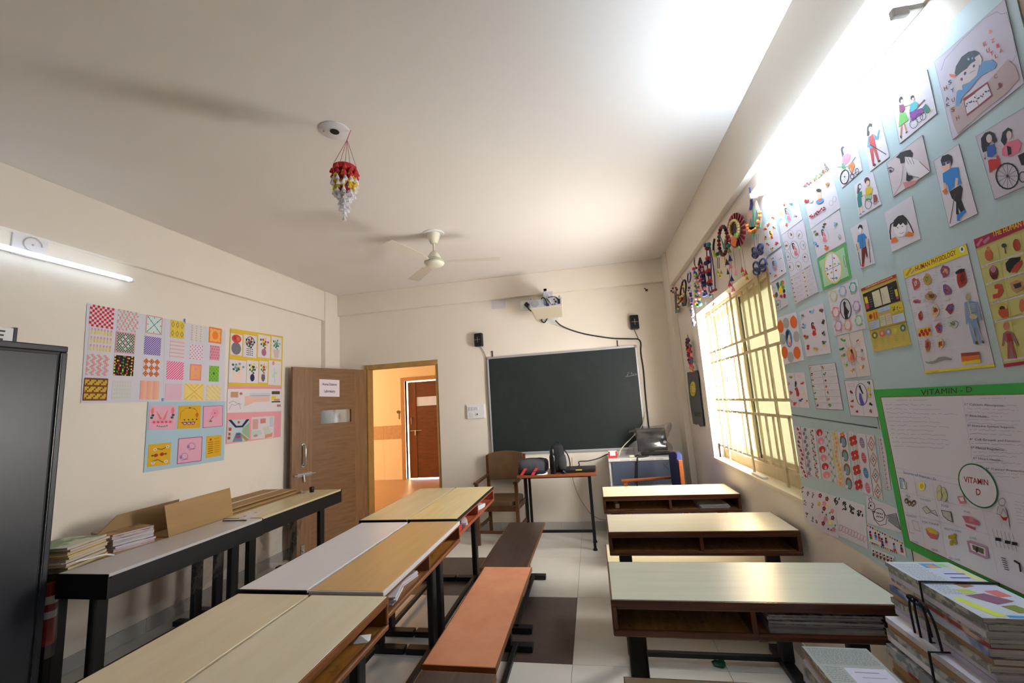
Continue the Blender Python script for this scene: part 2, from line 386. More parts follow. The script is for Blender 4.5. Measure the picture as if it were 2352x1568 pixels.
struct('wall_corridor_near', MB().box(-9.2, XL - .2, YF + .02, YF + .14, 0, 3.2).box(XR + .23, 2.4, YF + .02, YF + .14, 0, 3.2).box(XL - .2, XR + .23, YF + .02, YF + .14, ZC + .12, 3.2), CORW, 'corridor wall on the classroom side')  # unseen; put in to stop sky light leaking into the corridor
struct('wall_corridor_side', MB().box(2.2, 2.4, YF + .14, Y2 + .2, 0, 3.2), CORW, 'corridor end wall beyond the classroom')  # unseen right end, closed off to dim the corridor
# second door, ajar
DOORB = mat('red_brown_door_veneer', (120, 66, 30), 0.35, c2=(98, 52, 24), scale=3, stretch=(2, 12, 12))
DOORV = mat('red_brown_door_stile', (128, 72, 34), 0.35, c2=(106, 58, 28), scale=3, stretch=(12, 12, 2))
d2 = empty('door_2', (ox0, Y2 - .02, 0), label='red-brown door across the corridor, slightly ajar', cat='door'); d2['kind'] = 'structure'
MB().box(-.09, .0, -.02, .1, 0, oz).box(ox1 - ox0, ox1 - ox0 + .09, -.02, .1, 0, oz).box(-.09, ox1 - ox0 + .09, -.02, .1, oz, oz + .08).build('door_frame', mat('light_wood_frame', (196, 138, 74), 0.45, c2=(180, 122, 62), scale=4, stretch=(10, 10, 1.5)), d2)
lf = MB().box(.06, .98, .05, .085, .02, 1.56).box(.06, .25, .05, .085, 1.56, 1.76).box(.83, .98, .05, .085, 1.56, 1.76).box(.06, .98, .05, .085, 1.76, 2.1).build('door_leaf', DOORB, d2)
MB().box(.06, .24, .042, .05, .02, 2.1).build('door_stile', DOORV, lf)
MB().box(.25, .83, .06, .075, 1.56, 1.76).build('vision_pane', mat('milky_glass', (226, 232, 236), 0.2), lf)
MB().tube([(.14, .04, 1.16), (.14, .0, 1.17), (.14, .0, 1.31), (.14, .04, 1.32)], .009, 8).build('pull_handle', STEEL, lf)
MB().cyl((.1, .03, 1.03), (.36, .03, 1.03), .008).box(.20, .23, .02, .05, .93, 1.04).build('sliding_bolt', STEEL, lf)
MB().cyl((-.16, -.02, 1.46), (-.16, .0, 1.46), .035, n=12).box(-.15, -.13, -.015, 0, 1.3, 1.44).build('door_catch', mat('aged_brass', (120, 84, 40), .45, .6), d2)
struct('wall_room_beyond', MB().box(ox0 - 1.5, ox1 + .6, Y2 + 1.6, Y2 + 1.7, 0, 3.2), mat('pale_blue_wall', (190, 200, 214), .8), 'pale wall in the room across the corridor')
struct('ceiling_room_beyond', MB().box(ox0 - 1.5, ox1 + .6, Y2 + .2, Y2 + 1.7, 3.2, 3.3), CEIL, 'ceiling of the room across the corridor', 'ceiling')
struct('wall_room_beyond_side', MB().box(ox0 - 1.6, ox0 - 1.5, Y2 + .2, Y2 + 1.7, 0, 3.2).box(ox1 + .6, ox1 + .7, Y2 + .2, Y2 + 1.7, 0, 2.3), mat('pale_blue_wall', (190, 200, 214), .8), 'side wall of the room across the corridor')  # right wall added to dim this room, open at the top for some light

# ------------------------------------------------------------------ classroom door
DV = mat('brown_door_veneer', (136, 100, 66), 0.42, c2=(114, 82, 52), scale=2.6, stretch=(1.6, 10, 14))
DVS = mat('brown_door_stile', (142, 106, 72), 0.42, c2=(120, 88, 58), scale=2.6, stretch=(14, 14, 1.4))
JAMB = mat('varnished_door_frame', (180, 140, 80), 0.45, c2=(160, 122, 66), scale=4, stretch=(3, 8, 3))
hx, hy = -2.905, 5.135
ang = math.atan2(4.20 - hy, -3.265 - hx)
d1 = empty('door_1', (hx, hy, 0), label='open brown veneer classroom door with a small glass pane', cat='door'); d1['kind'] = 'structure'
def world_part(mb, name, m, par, **k):
    for i, p in enumerate(mb.v): mb.v[i] = (p[0] - par.location[0], p[1] - par.location[1], p[2] - par.location[2])
    return mb.build(name, m, par, **k)
world_part(MB().box(DX0, DX0 + .045, 5.16, 5.30, 0, DZ).box(DX1 - .04, DX1, 5.19, 5.30, 0, DZ).box(DX0, DX1, 5.175, 5.30, DZ - .06, DZ), 'door_frame', JAMB, d1, bevel=.003)
WD = math.hypot(4.20 - hy, -3.265 - hx)
LT = 2.045
# leaf in its own frame: x from the hinge, y = thickness (room side positive after the turn)
lf = MB()
gx0, gx1, gz0, gz1 = .235, .655, 1.39, 1.545
lf.box(0, WD, -.018, .018, .012, gz0).box(0, gx0, -.018, .018, gz0, gz1).box(gx1, WD, -.018, .018, gz0, gz1).box(0, WD, -.018, .018, gz1, LT)
leaf = lf.build('door_leaf', DV, d1, rot=(0, 0, ang))
S1 = 1                                        # side facing the room
MB().box(0, .185, .018, .0185, .012, LT).build('hinge_stile', DVS, leaf)
MB().box(WD - .235, WD, .018, .0185, .012, LT).build('lock_stile', DVS, leaf)
MB().box(gx0, gx1, -.004, .004, gz0, gz1).build('vision_pane', film_mat('door_glass', (206, 204, 186), 0.45, .08), leaf)
hxp = WD - .13
MB().tube([(hxp, .018, .955), (hxp, .06, .965), (hxp, .066, 1.0), (hxp, .066, 1.13), (hxp, .06, 1.165), (hxp, .018, 1.175)], .010, 8).lathe([(.02, 0), (.02, .006)], 12, (hxp, .018, .955), ax=(0, 1, 0)).lathe([(.02, 0), (.02, .006)], 12, (hxp, .018, 1.175), ax=(0, 1, 0)).build('pull_handle', STEEL, leaf, smooth=50)
MB().cyl((WD - .27, .034, .855), (WD - .02, .034, .855), .008).box(WD - .23, WD - .06, .018, .03, .838, .872).cyl((WD - .13, .034, .855), (WD - .13, .05, .78), .007).build('sliding_bolt', STEEL, leaf, smooth=40)
MB().cyl((WD - .13, .018, .06), (WD - .13, .05, .06), .012).box(WD - .15, WD - .11, .018, .03, .03, .12).build('tower_bolt', STEEL, leaf)
# ------------------------------------------------------------------ desks and benches
def make_desk(name, label, loc, rz, L, D, zt, top, edge=TEAK, frame=TEAK, inner=PLYIN, back=TEAK, top2=None, group=None, inset=.09):
    """two-seat school desk: open shelf towards local -y"""
    t = empty(name, loc, rz, label, 'desk', group)
    x, y, z0 = L / 2, D / 2, zt - .122
    tp = MB().box(-x + .006, x - .006, -y + .006, y - .004, zt - .016, zt).build('tabletop', top, t, .0012)
    MB().box(-x, x, -y, -y + .006, zt - .022, zt - .0015).box(-x, -x + .006, -y + .006, y, zt - .022, zt - .001).box(x - .006, x, -y + .006, y, zt - .022, zt - .001).build('edge_band', edge, t, .0015)
    for s in (-1, 1):
        MB().box(min(s * x, s * (x - .018)), max(s * x, s * (x - .018)), -y + .012, y, z0, zt - .022).build('side_panel', frame, t, .0015)
    MB().box(-x + .018, x - .018, y - .012, y, z0, zt - .016).build('back_panel', back, t)
    MB().box(-x + .018, x - .018, -y + .014, y - .012, z0, z0 + .012).build('shelf_board', inner, t)
    MB().box(-x + .0185, x - .0185, y - .0135, y - .0122, z0 + .012, zt - .017).build('inner_lining', inner, t)
    MB().box(-.009, .009, -y + .004, y - .014, z0 + .012, zt - .017).build('divider', frame, t, .003)
    MB().box(-x, x, -y, -y + .02, z0 - .004, z0 + .018).build('shelf_lip', frame, t, .006)
    MB().box(-x + .018, x - .018, -y + .001, -y + .018, zt - .034, zt - .0165).build('top_rail', frame, t, .005)
    for s in (-1, 1):
        MB().box(s * x - (.020 if s > 0 else 0), s * x + (0 if s > 0 else .020), -y, -y + .014, z0 + .018, zt - .022).build('front_stile', frame, t, .005)
        lx = s * (x - inset)
        MB().box(lx - .036, lx + .036, -.022, .022, .03, z0 - .004).build('leg', BLACKM, t, .012)
        MB().box(lx - .05, lx + .05, -.06, .06, z0 - .008, z0).build('leg_plate', BLACKM, t)
        MB().box(lx - .03, lx + .03, -.17, .17, 0, .035).build('foot', BLACKM, t, .004)
    MB().box(-x + inset - .02, x - inset + .02, -.014, .014, .035, .06).build('stretcher', BLACKM, t, .003)
    return t
def make_bench(name, label, loc, rz, L, D, zt, top, edge, group=None, inset=.1):
    t = empty(name, loc, rz, label, 'bench', group)
    x, y = L / 2, D / 2
    MB().box(-x + .004, x - .004, -y + .004, y - .004, zt - .02, zt).build('seat', top, t, .0015)
    MB().box(-x, x, -y, -y + .004, zt - .024, zt - .001).box(-x, x, y - .004, y, zt - .024, zt - .001).box(-x, -x + .004, -y + .004, y - .004, zt - .024, zt - .001).box(x - .004, x, -y + .004, y - .004, zt - .024, zt - .001).build('edge_band', edge, t)
    for s in (-1, 1):
        lx = s * (x - inset)
        MB().box(lx - .03, lx + .03, -.02, .02, .03, zt - .024).build('leg', BLACKM, t, .01)
        MB().box(lx - .028, lx + .028, -.15, .15, 0, .035).build('foot', BLACKM, t, .004)
    MB().box(-x + inset, x - inset, -.06, -.032, .02, .045).build('stretcher', BLACKM, t, .003)
    return t
R90 = math.pi / 2
BROWNE = mat('brown_edge_wood', (128, 76, 34), .45, c2=(104, 60, 26), scale=5)
WHITEE = mat('white_edge_band', (206, 206, 210), .4)
GD = 'two-seat school desks'
# centre rows, pushed back to back: right desks open towards the aisle, left ones towards the door wall
yA, yB, yC = (0.69 + 1.735) / 2, (1.745 + 2.785) / 2, (2.80 + 3.86) / 2
make_desk('school_desk', 'cream wood desk in the nearest centre pair, open shelf facing the aisle', (-1.063, yA, 0), R90, 1.04, .352, .741, LAM['pale'], edge=BROWNE, frame=BROWNE, inner=PLYC, group=GD)
make_desk('school_desk', 'cream wood desk in the nearest centre pair, on the side of the door wall', (-1.421, yA, 0), -R90, 1.04, .352, .741, LAM['cream_wood'], edge=BROWNE, frame=BROWNE, inner=PLYC, group=GD)
make_desk('school_desk', 'tan wood-topped desk next to the white one, papers in its shelf', (-1.09, yB, 0), R90, 1.04, .345, .750, LAM['tan'], edge=WHITEE, frame=BROWNE, inner=PLYC, group=GD)
make_desk('school_desk', 'white-topped desk with black edges in the middle of the centre row', (-1.446, yB, 0), -R90, 1.04, .345, .750, LAM['white'], edge=BLAM, frame=BROWNE, inner=PLYC, group=GD)
make_desk('school_desk', 'yellowish cream desk with salmon-red shelf at the far end of the centre row', (-1.115, yC, 0), R90, 1.06, .35, .760, LAM['yellow'], edge=BLAM, frame=mat('red_brown_wood', (150, 76, 44), .45, c2=(128, 62, 34), scale=5), inner=REDLAM, group=GD)
make_desk('school_desk', 'stained cream desk nearest the doorway in the centre row', (-1.470, yC, 0), -R90, 1.06, .35, .760, LAM['olive'], edge=BLAM, frame=BROWNE, inner=PLYC, group=GD)
# window side, open shelves towards the back of the room
make_desk('school_desk', 'ivory desk with dark wood shelf closest to the teacher on the window side', (.497, 3.565, 0), 0, .965, .365, .752, LAM['ivory'], group=GD)
make_desk('school_desk', 'cream desk with empty dark wood shelves, second from the front by the window', (.507, 2.70, 0), 0, .97, .365, .752, LAM['pale'], group=GD)
make_desk('school_desk', 'large pale grey-green desk with magazines in its shelf, nearest on the window side', (.485, 1.895, 0), 0, .965, .375, .752, LAM['mint'], group=GD)
# along the left wall: two black-fronted desks, two more behind them
make_desk('school_desk', 'grey-topped black-fronted desk beside the steel cupboard', (-2.675, 2.41, 0), -R90, 1.05, .335, .752, LAM['greytop'], edge=BLAM, frame=BLAM, back=BLAM, inner=PLYC, group=GD)
make_desk('school_desk', 'cream-topped black-fronted desk running up to the open door', (-2.695, 3.465, 0), -R90, 1.05, .335, .752, LAM['olive'], edge=BLAM, frame=BLAM, back=BLAM, inner=PLYC, group=GD)
make_desk('school_desk', 'desk against the left wall buried under old files beside the cupboard', (-3.05, 2.48, 0), R90, 1.05, .335, .735, LAM['tan'], edge=BROWNE, frame=BROWNE, inner=PLYC, group=GD)
make_desk('school_desk', 'desk against the left wall covered with flattened cartons near the door', (-3.05, 3.535, 0), R90, 1.05, .335, .735, LAM['tan'], edge=BROWNE, frame=BROWNE, inner=PLYC, group=GD)
GB = 'school benches'
make_bench('school_bench', 'worn orange-topped bench in the aisle beside the tan desk', (-.632, 2.345, 0), R90, 1.05, .315, .440, ORANGE, BROWNE, GB)
make_bench('school_bench', 'dark walnut bench at the far end of the aisle', (-.665, 3.395, 0), R90, 1.04, .32, .432, WALNUT, BROWNE, GB)
make_bench('school_bench', 'dark walnut bench at the near end of the aisle, mostly cut off', (-.625, 1.268, 0), R90, 1.06, .315, .432, WALNUT, BROWNE, GB)
make_bench('school_bench', 'cream bench behind the ivory desk on the window side', (.49, 3.10, 0), 0, .97, .34, .45, LAM['ivory'], TEAK, GB)
make_bench('school_bench', 'cream bench under the tied stacks of files', (.50, 1.585, 0), 0, .95, .41, .45, LAM['pale'], TEAK, GB, inset=.15)
# ------------------------------------------------------------------ tube lights
TUBE_R, TUBE_L = 82.0, 3.2
def tube_light(name, label, x, y0, y1, z, s, wall_s, strength):
    """wall batten; s = direction away from the wall"""
    t = empty(name, (x, (y0 + y1) / 2, z), label=label, cat='tube light', group='wall tube lights')
    l = (y1 - y0) / 2
    MB().box(*sorted((wall_s * 0, wall_s * .04)), -l, l, -.004, .012).build('housing', WHITEP, t, .003)
    MB().cyl((wall_s * .062, -l + .03, 0), (wall_s * .062, l - .03, 0), .016, n=16).build('tube', emit_mat(name + '_glow', (0.70, 0.84, 1.0), strength), t, smooth=40)
    for q in (-1, 1):
        MB().box(*sorted((wall_s * .036, wall_s * .078)), *sorted((q * l, q * (l - .02))), -.014, .014).build('end_cap', WHITEP, t, .004)
    return t
tube_light('tube_light', 'brightly glowing tube light on the window wall above the charts', XR - .001, 1.255, 2.40, 2.525, -1, -1, TUBE_R)
tube_light('tube_light', 'lit tube light on the left wall above the steel cupboard', XL + .001, 1.30, 2.51, 2.575, 1, 1, TUBE_L)
# ------------------------------------------------------------------ blackboard wall
def blob(mb, c, r, e=0.5, n=18, m=10, jit=0.0, rz=0.0, col=None, seed=1):
    """soft rounded box (superellipsoid)"""
    rg = random.Random(seed); sg = lambda v, p: math.copysign(abs(v) ** p, v)
    b = MB(); b.ball((0, 0, 0), 1.0, n, m)
    out = []
    for p in b.v:
        a = math.atan2(p[1], p[0]); t = math.asin(max(-1, min(1, p[2])))
        k = 1 + rg.uniform(-jit, jit)
        x, y, z = sg(math.cos(t), e) * sg(math.cos(a), e) * r[0] * k, sg(math.cos(t), e) * sg(math.sin(a), e) * r[1] * k, sg(math.sin(t), e) * r[2] * k
        out.append((c[0] + x * math.cos(rz) - y * math.sin(rz), c[1] + x * math.sin(rz) + y * math.cos(rz), c[2] + z))
    return mb.add(out, b.f, col)
def text_mesh(s, h=1.0, bold=False):
    """flat glyph triangles of a line of text: cap height about 0.7*h, left aligned at the origin"""
    cu = bpy.data.curves.new('t', 'FONT'); cu.body = s; cu.size = h; cu.resolution_u = 2
    if bold: cu.offset = 0.018 * h
    ob = bpy.data.objects.new('t', cu); me = bpy.data.meshes.new_from_object(ob)
    vs = [(v.co.x, v.co.y) for v in me.vertices]; fs = [tuple(p.vertices) for p in me.polygons]
    bpy.data.objects.remove(ob); bpy.data.meshes.remove(me); bpy.data.curves.remove(cu)
    return vs, fs

BX0, BX1, BZ0, BZ1 = -1.258, .572, .878, 2.082
bb = empty('blackboard', (BX0, YF, BZ0), label='large dark green blackboard with aluminium frame on the front wall', cat='blackboard')
w, h = BX1 - BX0, BZ1 - BZ0
MB().box(.01, w - .01, -.018, -.002, .01, h - .01).build('writing_surface', mat('dark_green_slate', (34, 42, 42), 0.34, c2=(42, 50, 50), scale=1.4, wear=((62, 70, 70), 1.8, .56, .95), detail=8), bb)
for n, b in (('top', MB().box(.03, w - .03, -.026, 0, h - .026, h)), ('b', MB().box(.03, w - .03, -.026, 0, 0, .026)), ('l', MB().box(0, .022, -.026, 0, .03, h - .03)), ('r', MB().box(w - .022, w, -.026, 0, .03, h - .03))):
    b.build('frame_rail', ALU, bb, .004)
for x in (0, w - .034):
    for z in (0, h - .034):
        MB().box(x, x + .034, -.029, 0, z, z + .034).build('frame_corner', GREYP, bb, .008)
for px in (.075, 1.615):
    MB().box(px - .006, px + .006, -.012, 0, h - .005, h + .075).build('hanging_bracket', mat('dark_bracket', (60, 44, 36), .6), bb)
sc = MB(); rg = random.Random(3)
for k, (a, c) in enumerate(((1.685, .84), (1.70, .87), (1.72, .84), (1.735, .86), (1.75, .845), (1.765, .86), (1.785, .845))):
    sc.tube([(a, -.0186, c - .0), (a + .008, -.0186, c + .03 - .012 * (k % 3)), (a + .014, -.0186, c + .004)], .0016, 4)
sc.tube([(1.665, -.0186, .838), (1.80, -.0186, .852)], .0012, 4)
sc.build('chalk_writing', mat('chalk', (190, 194, 196), .9), bb)

def wire(name, pts, r, m, label, cat='cable', group=None):
    return tag(MB().tube(pts, r, 6).build(name, m, smooth=60), label, cat, group)
def smoothpath(pts, n=6):
    """Catmull-Rom through the points"""
    P = [Vector(p) for p in pts]; P = [P[0]] + P + [P[-1]]; out = []
    for i in range(1, len(P) - 2):
        for k in range(n):
            t = k / n
            out.append(.5 * ((2 * P[i]) + (P[i + 1] - P[i - 1]) * t + (2 * P[i - 1] - 5 * P[i] + 4 * P[i + 1] - P[i + 2]) * t * t + (3 * P[i] - P[i - 1] - 3 * P[i + 1] + P[i + 2]) * t ** 3))
    out.append(P[-2]); return out
yw = YF - .014
wire('projector_cable', smoothpath([atY(1276, 736, 5.02), atY(1288, 747, 5.12)] + [atY(x, y, yw) for x, y in ((1310, 757), (1340, 766), (1372, 772), (1410, 777), (1450, 778), (1466, 779), (1472, 788), (1472, 810), (1478, 850), (1482, 900), (1487, 950), (1491, 984), (1496, 995))]), .0075, RUBBER, 'dark cable bundle from projector down past the right edge of the blackboard')
wire('board_cable', smoothpath([atY(x, y, yw) for x, y in ((1117, 822), (1118, 850), (1120, 900), (1124, 960), (1128, 1010), (1131, 1046))]), .007, mat('grey_brown_cable', (140, 122, 110), .6), 'grey cable running down the left edge of the blackboard')
wire('network_cable', smoothpath([atY(1481, 945, yw - .03), atY(1476, 975, yw - .04), atY(1455, 1001, 5.1), atY(1436, 1020, 5.0), atY(1425, 1034, 4.9), atY(1422, 1046, 4.86)]), .0055, mat('cream_cable', (206, 200, 172), .5), 'cream cable looping from blackboard edge to the red and white box')
# speakers
for lab, px, py, wpx, rz, wire_to in (('small black wall speaker to the left above the blackboard', 1100.5, 780, .105, -.2, [(1103, 796), (1110, 806), (1117, 822)]), ('small black wall speaker above the right corner of the blackboard', 1456, 739.5, .1, .1, [(1457, 756), (1461, 766), (1467, 779)])):
    c = atY(px, py, YF - .055)
    t = empty('wall_speaker', (c.x, YF, c.z - .085), rz * 0, lab, 'speaker', 'wall speakers')
    MB().box(-wpx / 2, wpx / 2, -.075, -.012, 0, .17).build('cabinet', BLACKP, t, .012).rotation_euler = (0, 0, rz)
    MB().box(-wpx / 2 + .008, wpx / 2 - .008, -.079, -.075, .008, .162).build('grille', mat('speaker_cloth', (26, 27, 34), .9), t, .002).rotation_euler = (0, 0, rz)
    MB().box(-.036, .036, -.0815, -.079, .083, .089).box(-.003, .003, -.0815, -.079, .05, .122).ball((0, -.08, .086), (.012, .003, .006), 8, 5).build('silver_cross', mat('dull_silver', (150, 130, 120), .4, .5), t).rotation_euler = (0, 0, rz)
    MB().box(-.02, .02, -.02, 0, .06, .11).build('bracket', BLACKM, t)
    wire('speaker_wire', smoothpath([atY(x, y, yw) for x, y in wire_to]), .003, RUBBER, 'thin wire hanging from the %s wall speaker' % ('left' if px < 1200 else 'right'))
# switchboard, paper patch
c0, c1 = atY(1074.5, 962, YF), atY(1113, 928, YF)
sb = empty('switchboard', (c0.x, YF, c0.z), label='white switchboard between the doorway and the blackboard', cat='switchboard')
w, h = c1.x - c0.x, c1.z - c0.z
MB().box(0, w, -.022, 0, 0, h).build('cover_plate', WHITEP, sb, .004)
for k in range(4):
    MB().box(.03 + k * .032, .055 + k * .032, -.029, -.021, h * .60, h * .85).build('switch', mat('off_white_switch', (222, 222, 226), .35), sb, .002)
MB().box(.03, .085, -.026, -.021, h * .12, h * .45).cyl((.13, -.028, h * .3), (.13, -.02, h * .3), .018).build('socket', mat('off_white_switch', (222, 222, 226), .35), sb, .002)
MB().cyl((.135, -.031, h * .32), (.135, -.027, h * .32), .008).build('indicator', BLACKP, sb)
c0, c1 = atY(1129.5, 710.5, YF), atY(1160.5, 687, YF)
tag(MB().box(c0.x, c1.x, YF - .003, YF, c0.z, c1.z).build('blank_paper', mat('lilac_white_paper', (214, 208, 214), .8)), 'blank lilac-white sheet stuck below the front beam', 'paper')
tag(MB().obox(tuple(atY(1483.5, 664.5, YF - .006)), (.05, .008, .012), (0, .8, 0)).obox(tuple(atY(1485, 666, YF - .006)), (.03, .008, .01), (0, -.5, 0)).build('wall_hook', mat('rust_brown', (96, 70, 50), .8)), 'small brown hook on the front wall near the corner pillar', 'hook')

# ------------------------------------------------------------------ projector on a wall arm
PY = 4.72
pa, pb = atY(1217, 708.5, PY), atY(1292, 704.5, PY)
pj = empty('projector', ((pa.x + pb.x) / 2, PY, (pa.z + pb.z) / 2), label='grey and beige projector hanging upside down above the blackboard', cat='projector')
pj.rotation_euler = (math.radians(-14), 0, 0)
pw = (pb.x - pa.x)
body = MB()
body.hexa([(-pw / 2, 0, .004), (pw / 2, 0, .004), (pw / 2 - .015, .28, -.01), (-pw / 2 + .03, .28, -.01)], [(-pw / 2, 0, .118), (pw / 2, 0, .118), (pw / 2, .28, .12), (-pw / 2, .28, .12)])
body.build('body', mat('beige_projector_shell', (206, 196, 170), .45), pj, .012)
rear = MB().box(-pw / 2 + .004, pw / 2 - .004, -.008, .002, .012, .112).build('rear_panel', mat('grey_projector_panel', (176, 178, 188), .45), pj, .004)
MB().lathe([(.046, 0), (.046, .004), (.04, .006)], 20, (-pw / 2 + .065, -.008, .062), ax=(0, -1, 0)).build('speaker_grille', GREYP, rear)
MB().box(-.02, .04, -.011, -.008, .03, .098).build('port_panel', mat('port_grey', (130, 140, 150), .5), rear)
pp = MB()
for x, z, a, b in ((.02, .025, .03, .02), (.075, .028, .018, .012), (.10, .09, .02, .01), (.115, .06, .02, .022), (.15, .06, .03, .06), (.105, .03, .012, .01)):
    pp.box(x - a / 2, x + a / 2, -.014, -.008, z - b / 2, z + b / 2)
pp.build('socket', BLACKP, rear)
MB().box(.005, .038, -.03, -.009, .014, .036).build('video_plug', mat('blue_plug', (44, 44, 120), .5), rear)
for x in (-pw / 2 + .02, pw / 2 - .03):
    MB().cyl((x, .02, .112), (x, .02, .145), .010, n=10).build('adjusting_foot', GREYP, pj, smooth=40)
MB().tube(smoothpath([(.02, -.03, .026), (.0, -.03, .09), (-.03, -.01, .13), (-.05, -.0, .115), (-.055, .01, .10)]), .006, 6).build('video_cable', RUBBER, pj)
MB().tube(smoothpath([(.07, -.012, .03), (.05, -.02, .07), (.02, -.01, .12), (.0, .05, .15)]), .006, 6).build('white_cable', mat('cream_cable', (206, 200, 172), .5), pj)
MB().tube(smoothpath([(.15, -.012, .075), (.12, -.02, .112), (.06, -.01, .128), (.02, .03, .14)]), .005, 6).build('power_cable', RUBBER, pj)
MB().box(-.028, .028, .10, .16, .118, .19).build('mount_plate', mat('lilac_grey_paint', (190, 190, 200), .4), pj, .003)
arm0 = atY(1254, 684, PY + .1); 
arm = (MB().box(arm0.x - .02, arm0.x + .02, PY + .06, YF - .05, 2.748, 2.785).box(arm0.x - .022, arm0.x + .022, PY + .06, PY + .11, 2.63, 2.785).box(arm0.x - .06, arm0.x + .06, YF - .07, YF - .055, 2.70, 2.83).build('wall_arm', mat('lilac_grey_paint', (190, 190, 200), .4), pj, .004))
arm.matrix_parent_inverse = (Matrix.Translation(pj.location) @ pj.rotation_euler.to_matrix().to_4x4()).inverted()
c = atY(1209, 701, YF - .02)
pl = empty('wall_socket', (c.x, YF, c.z), label='white wall socket with black plug beside the projector', cat='socket')
MB().box(-.075, .05, -.03, 0, -.055, .06).build('cover_plate', WHITEP, pl, .006)
MB().obox((.01, -.05, .0), (.05, .05, .05), (0, .78, 0)).tube(smoothpath([(.015, -.05, -.02), (.03, -.07, -.06), (.07, -.1, -.1)]), .009, 6).build('plug', BLACKP, pl, .005)
c = atY(1266, 731, YF - .03)
jb = empty('junction_box', (c.x, YF, c.z), label='white cable box on the wall just below the projector', cat='socket')
MB().box(-.1, .1, -.05, 0, -.05, .05).build('cover_plate', WHITEP, jb, .006)
MB().box(.0, .045, -.06, -.05, .0, .035).build('black_socket', BLACKP, jb)
MB().tube(smoothpath([(-.11, -.05, .06), (-.12, -.06, -.02), (-.085, -.06, -.05), (-.05, -.06, -.01), (-.02, -.055, .02)]), .006, 6).build('cable_loop', RUBBER, jb)

# ------------------------------------------------------------------ teacher's table
TT = mat('red_brown_table_laminate', (146, 84, 54), .3, c2=(128, 70, 42), scale=3, stretch=(1, 12, 12))
tx0, tx1, ty0, ty1, tz = -.825, -.022, 4.41, 4.84, .752
tt = empty('teacher_table', ((tx0 + tx1) / 2, (ty0 + ty1) / 2, 0), label='red-brown table with black tube legs in front of the blackboard', cat='table')
hw, hd = (tx1 - tx0) / 2, (ty1 - ty0) / 2
MB().box(-hw, hw, -hd, hd, tz - .024, tz).build('tabletop', TT, tt, .003)
MB().box(-hw + .06, hw - .06, -hd + .08, -hd + .10, tz - .045, tz - .024).box(-hw + .06, hw - .06, hd - .1, hd - .08, tz - .045, tz - .024).build('apron_rail', BLACKM, tt)
for sx in (-1, 1):
    for sy in (-1, 1):
        x, y = sx * (hw - .075), (-hd + .10 if sy < 0 else hd - .09)
        MB().box(x - .0135, x + .0135, y - .0135, y + .0135, .012, tz - .024).build('leg', BLACKM, tt, .003)
        MB().cyl((x, y, 0), (x, y, .018), .024, .018, 10).build('rubber_foot', RUBBER, tt)
MB().box(-hw + .075, hw - .075, -hd + .09, -hd + .112, .17, .195).build('stretcher', BLACKM, tt, .002)
# things on the table
def onT(x, y):                       # point of the table top seen at a pixel
    return atZ(x, y, tz)
bc = onT(1228, 1076)
bgm = mat('dark_grey_fabric', (66, 66, 72), .85, c2=(78, 78, 84), scale=30, bump=.1, bscale=200)
redm = mat('red_strap', (176, 44, 50), .7)
bag = empty('duffel_bag', (-.672, 4.565, tz), label='flattened dark grey bag with red straps on the table', cat='bag')
b = blob(MB(), (0, .01, .074), (.165, .11, .074), .55, 22, 12, .03, seed=4)
b.build('bag_body', bgm, bag, smooth=60)
MB().tube(smoothpath([(-.14, -.09, .08), (-.08, -.05, .146), (.02, -.02, .154), (.12, -.02, .146)]), .003, 5).build('seam', mat('black_fabric', (26, 26, 28), .85), bag)
for x, l in ((-.075, .03), (.04, .04)):
    MB().hexa([(x - .045, -.155, .002), (x - .015, -.155, .002), (x + .025, -.098, .06), (x - .005, -.098, .06)], [(x - .045, -.155, .006), (x - .015, -.155, .006), (x + .025, -.1, .064), (x - .005, -.1, .064)]).build('strap', redm, bag)
blob(MB(), (0, -.10, .02), (.15, .035, .02), .6, 14, 6, .08, seed=9).build('bag_flap', mat('black_fabric', (26, 26, 28), .85), bag, smooth=60)
tag(MB().hexa([(-.62, 4.425, tz), (-.55, 4.43, tz), (-.51, 4.475, tz), (-.57, 4.47, tz)], [(-.62, 4.425, tz + .003), (-.55, 4.43, tz + .003), (-.51, 4.475, tz + .022), (-.57, 4.47, tz + .01)]).build('folded_paper', mat('white_paper', (232, 230, 230), .7)), 'crumpled white paper at the front edge of the red-brown table', 'paper')
bp = empty('backpack', (-.412, 4.60, tz), label='black backpack standing behind the bottle on the table', cat='backpack')
pk = MB(); blob(pk, (0, 0, .14), (.075, .085, .14), .6, 18, 12, .02, seed=5); pk.build('backpack_body', mat('black_fabric', (26, 26, 28), .85), bp, smooth=60)
blob(MB(), (.045, -.035, .10), (.05, .055, .085), .6, 14, 8, .03, seed=6).build('front_pocket', mat('charcoal_fabric', (46, 46, 48), .85, c2=(56, 56, 58), scale=30), bp, smooth=60)
MB().tube(smoothpath([(.06, .0, .24), (.11, .02, .16), (.125, .02, .06), (.10, .0, .01)]), .007, 6).build('shoulder_strap', mat('black_fabric', (26, 26, 28), .85), bp)
MB().tube(smoothpath([(-.02, .02, .27), (-.01, .02, .30), (.02, .02, .30), (.03, .02, .26)]), .008, 6).build('top_handle', mat('black_fabric', (26, 26, 28), .85), bp)
bt = empty('water_bottle', (-.452, 4.475, tz), label='tall black bottle standing in front of the backpack', cat='bottle')
MB().lathe([(.030, 0), (.033, .006), (.033, .17), (.029, .185), (.022, .195)], 20).build('bottle_body', mat('gloss_black', (14, 14, 16), .25), bt, smooth=50)
MB().lathe([(.024, .193), (.025, .2), (.025, .24), (.02, .248), (.0, .249)], 20).build('bottle_cap', BLACKP, bt, smooth=50)
lp = empty('laptop', (-.182, 4.60, tz), label='closed black laptop with a yellow sticker on the table', cat='laptop')
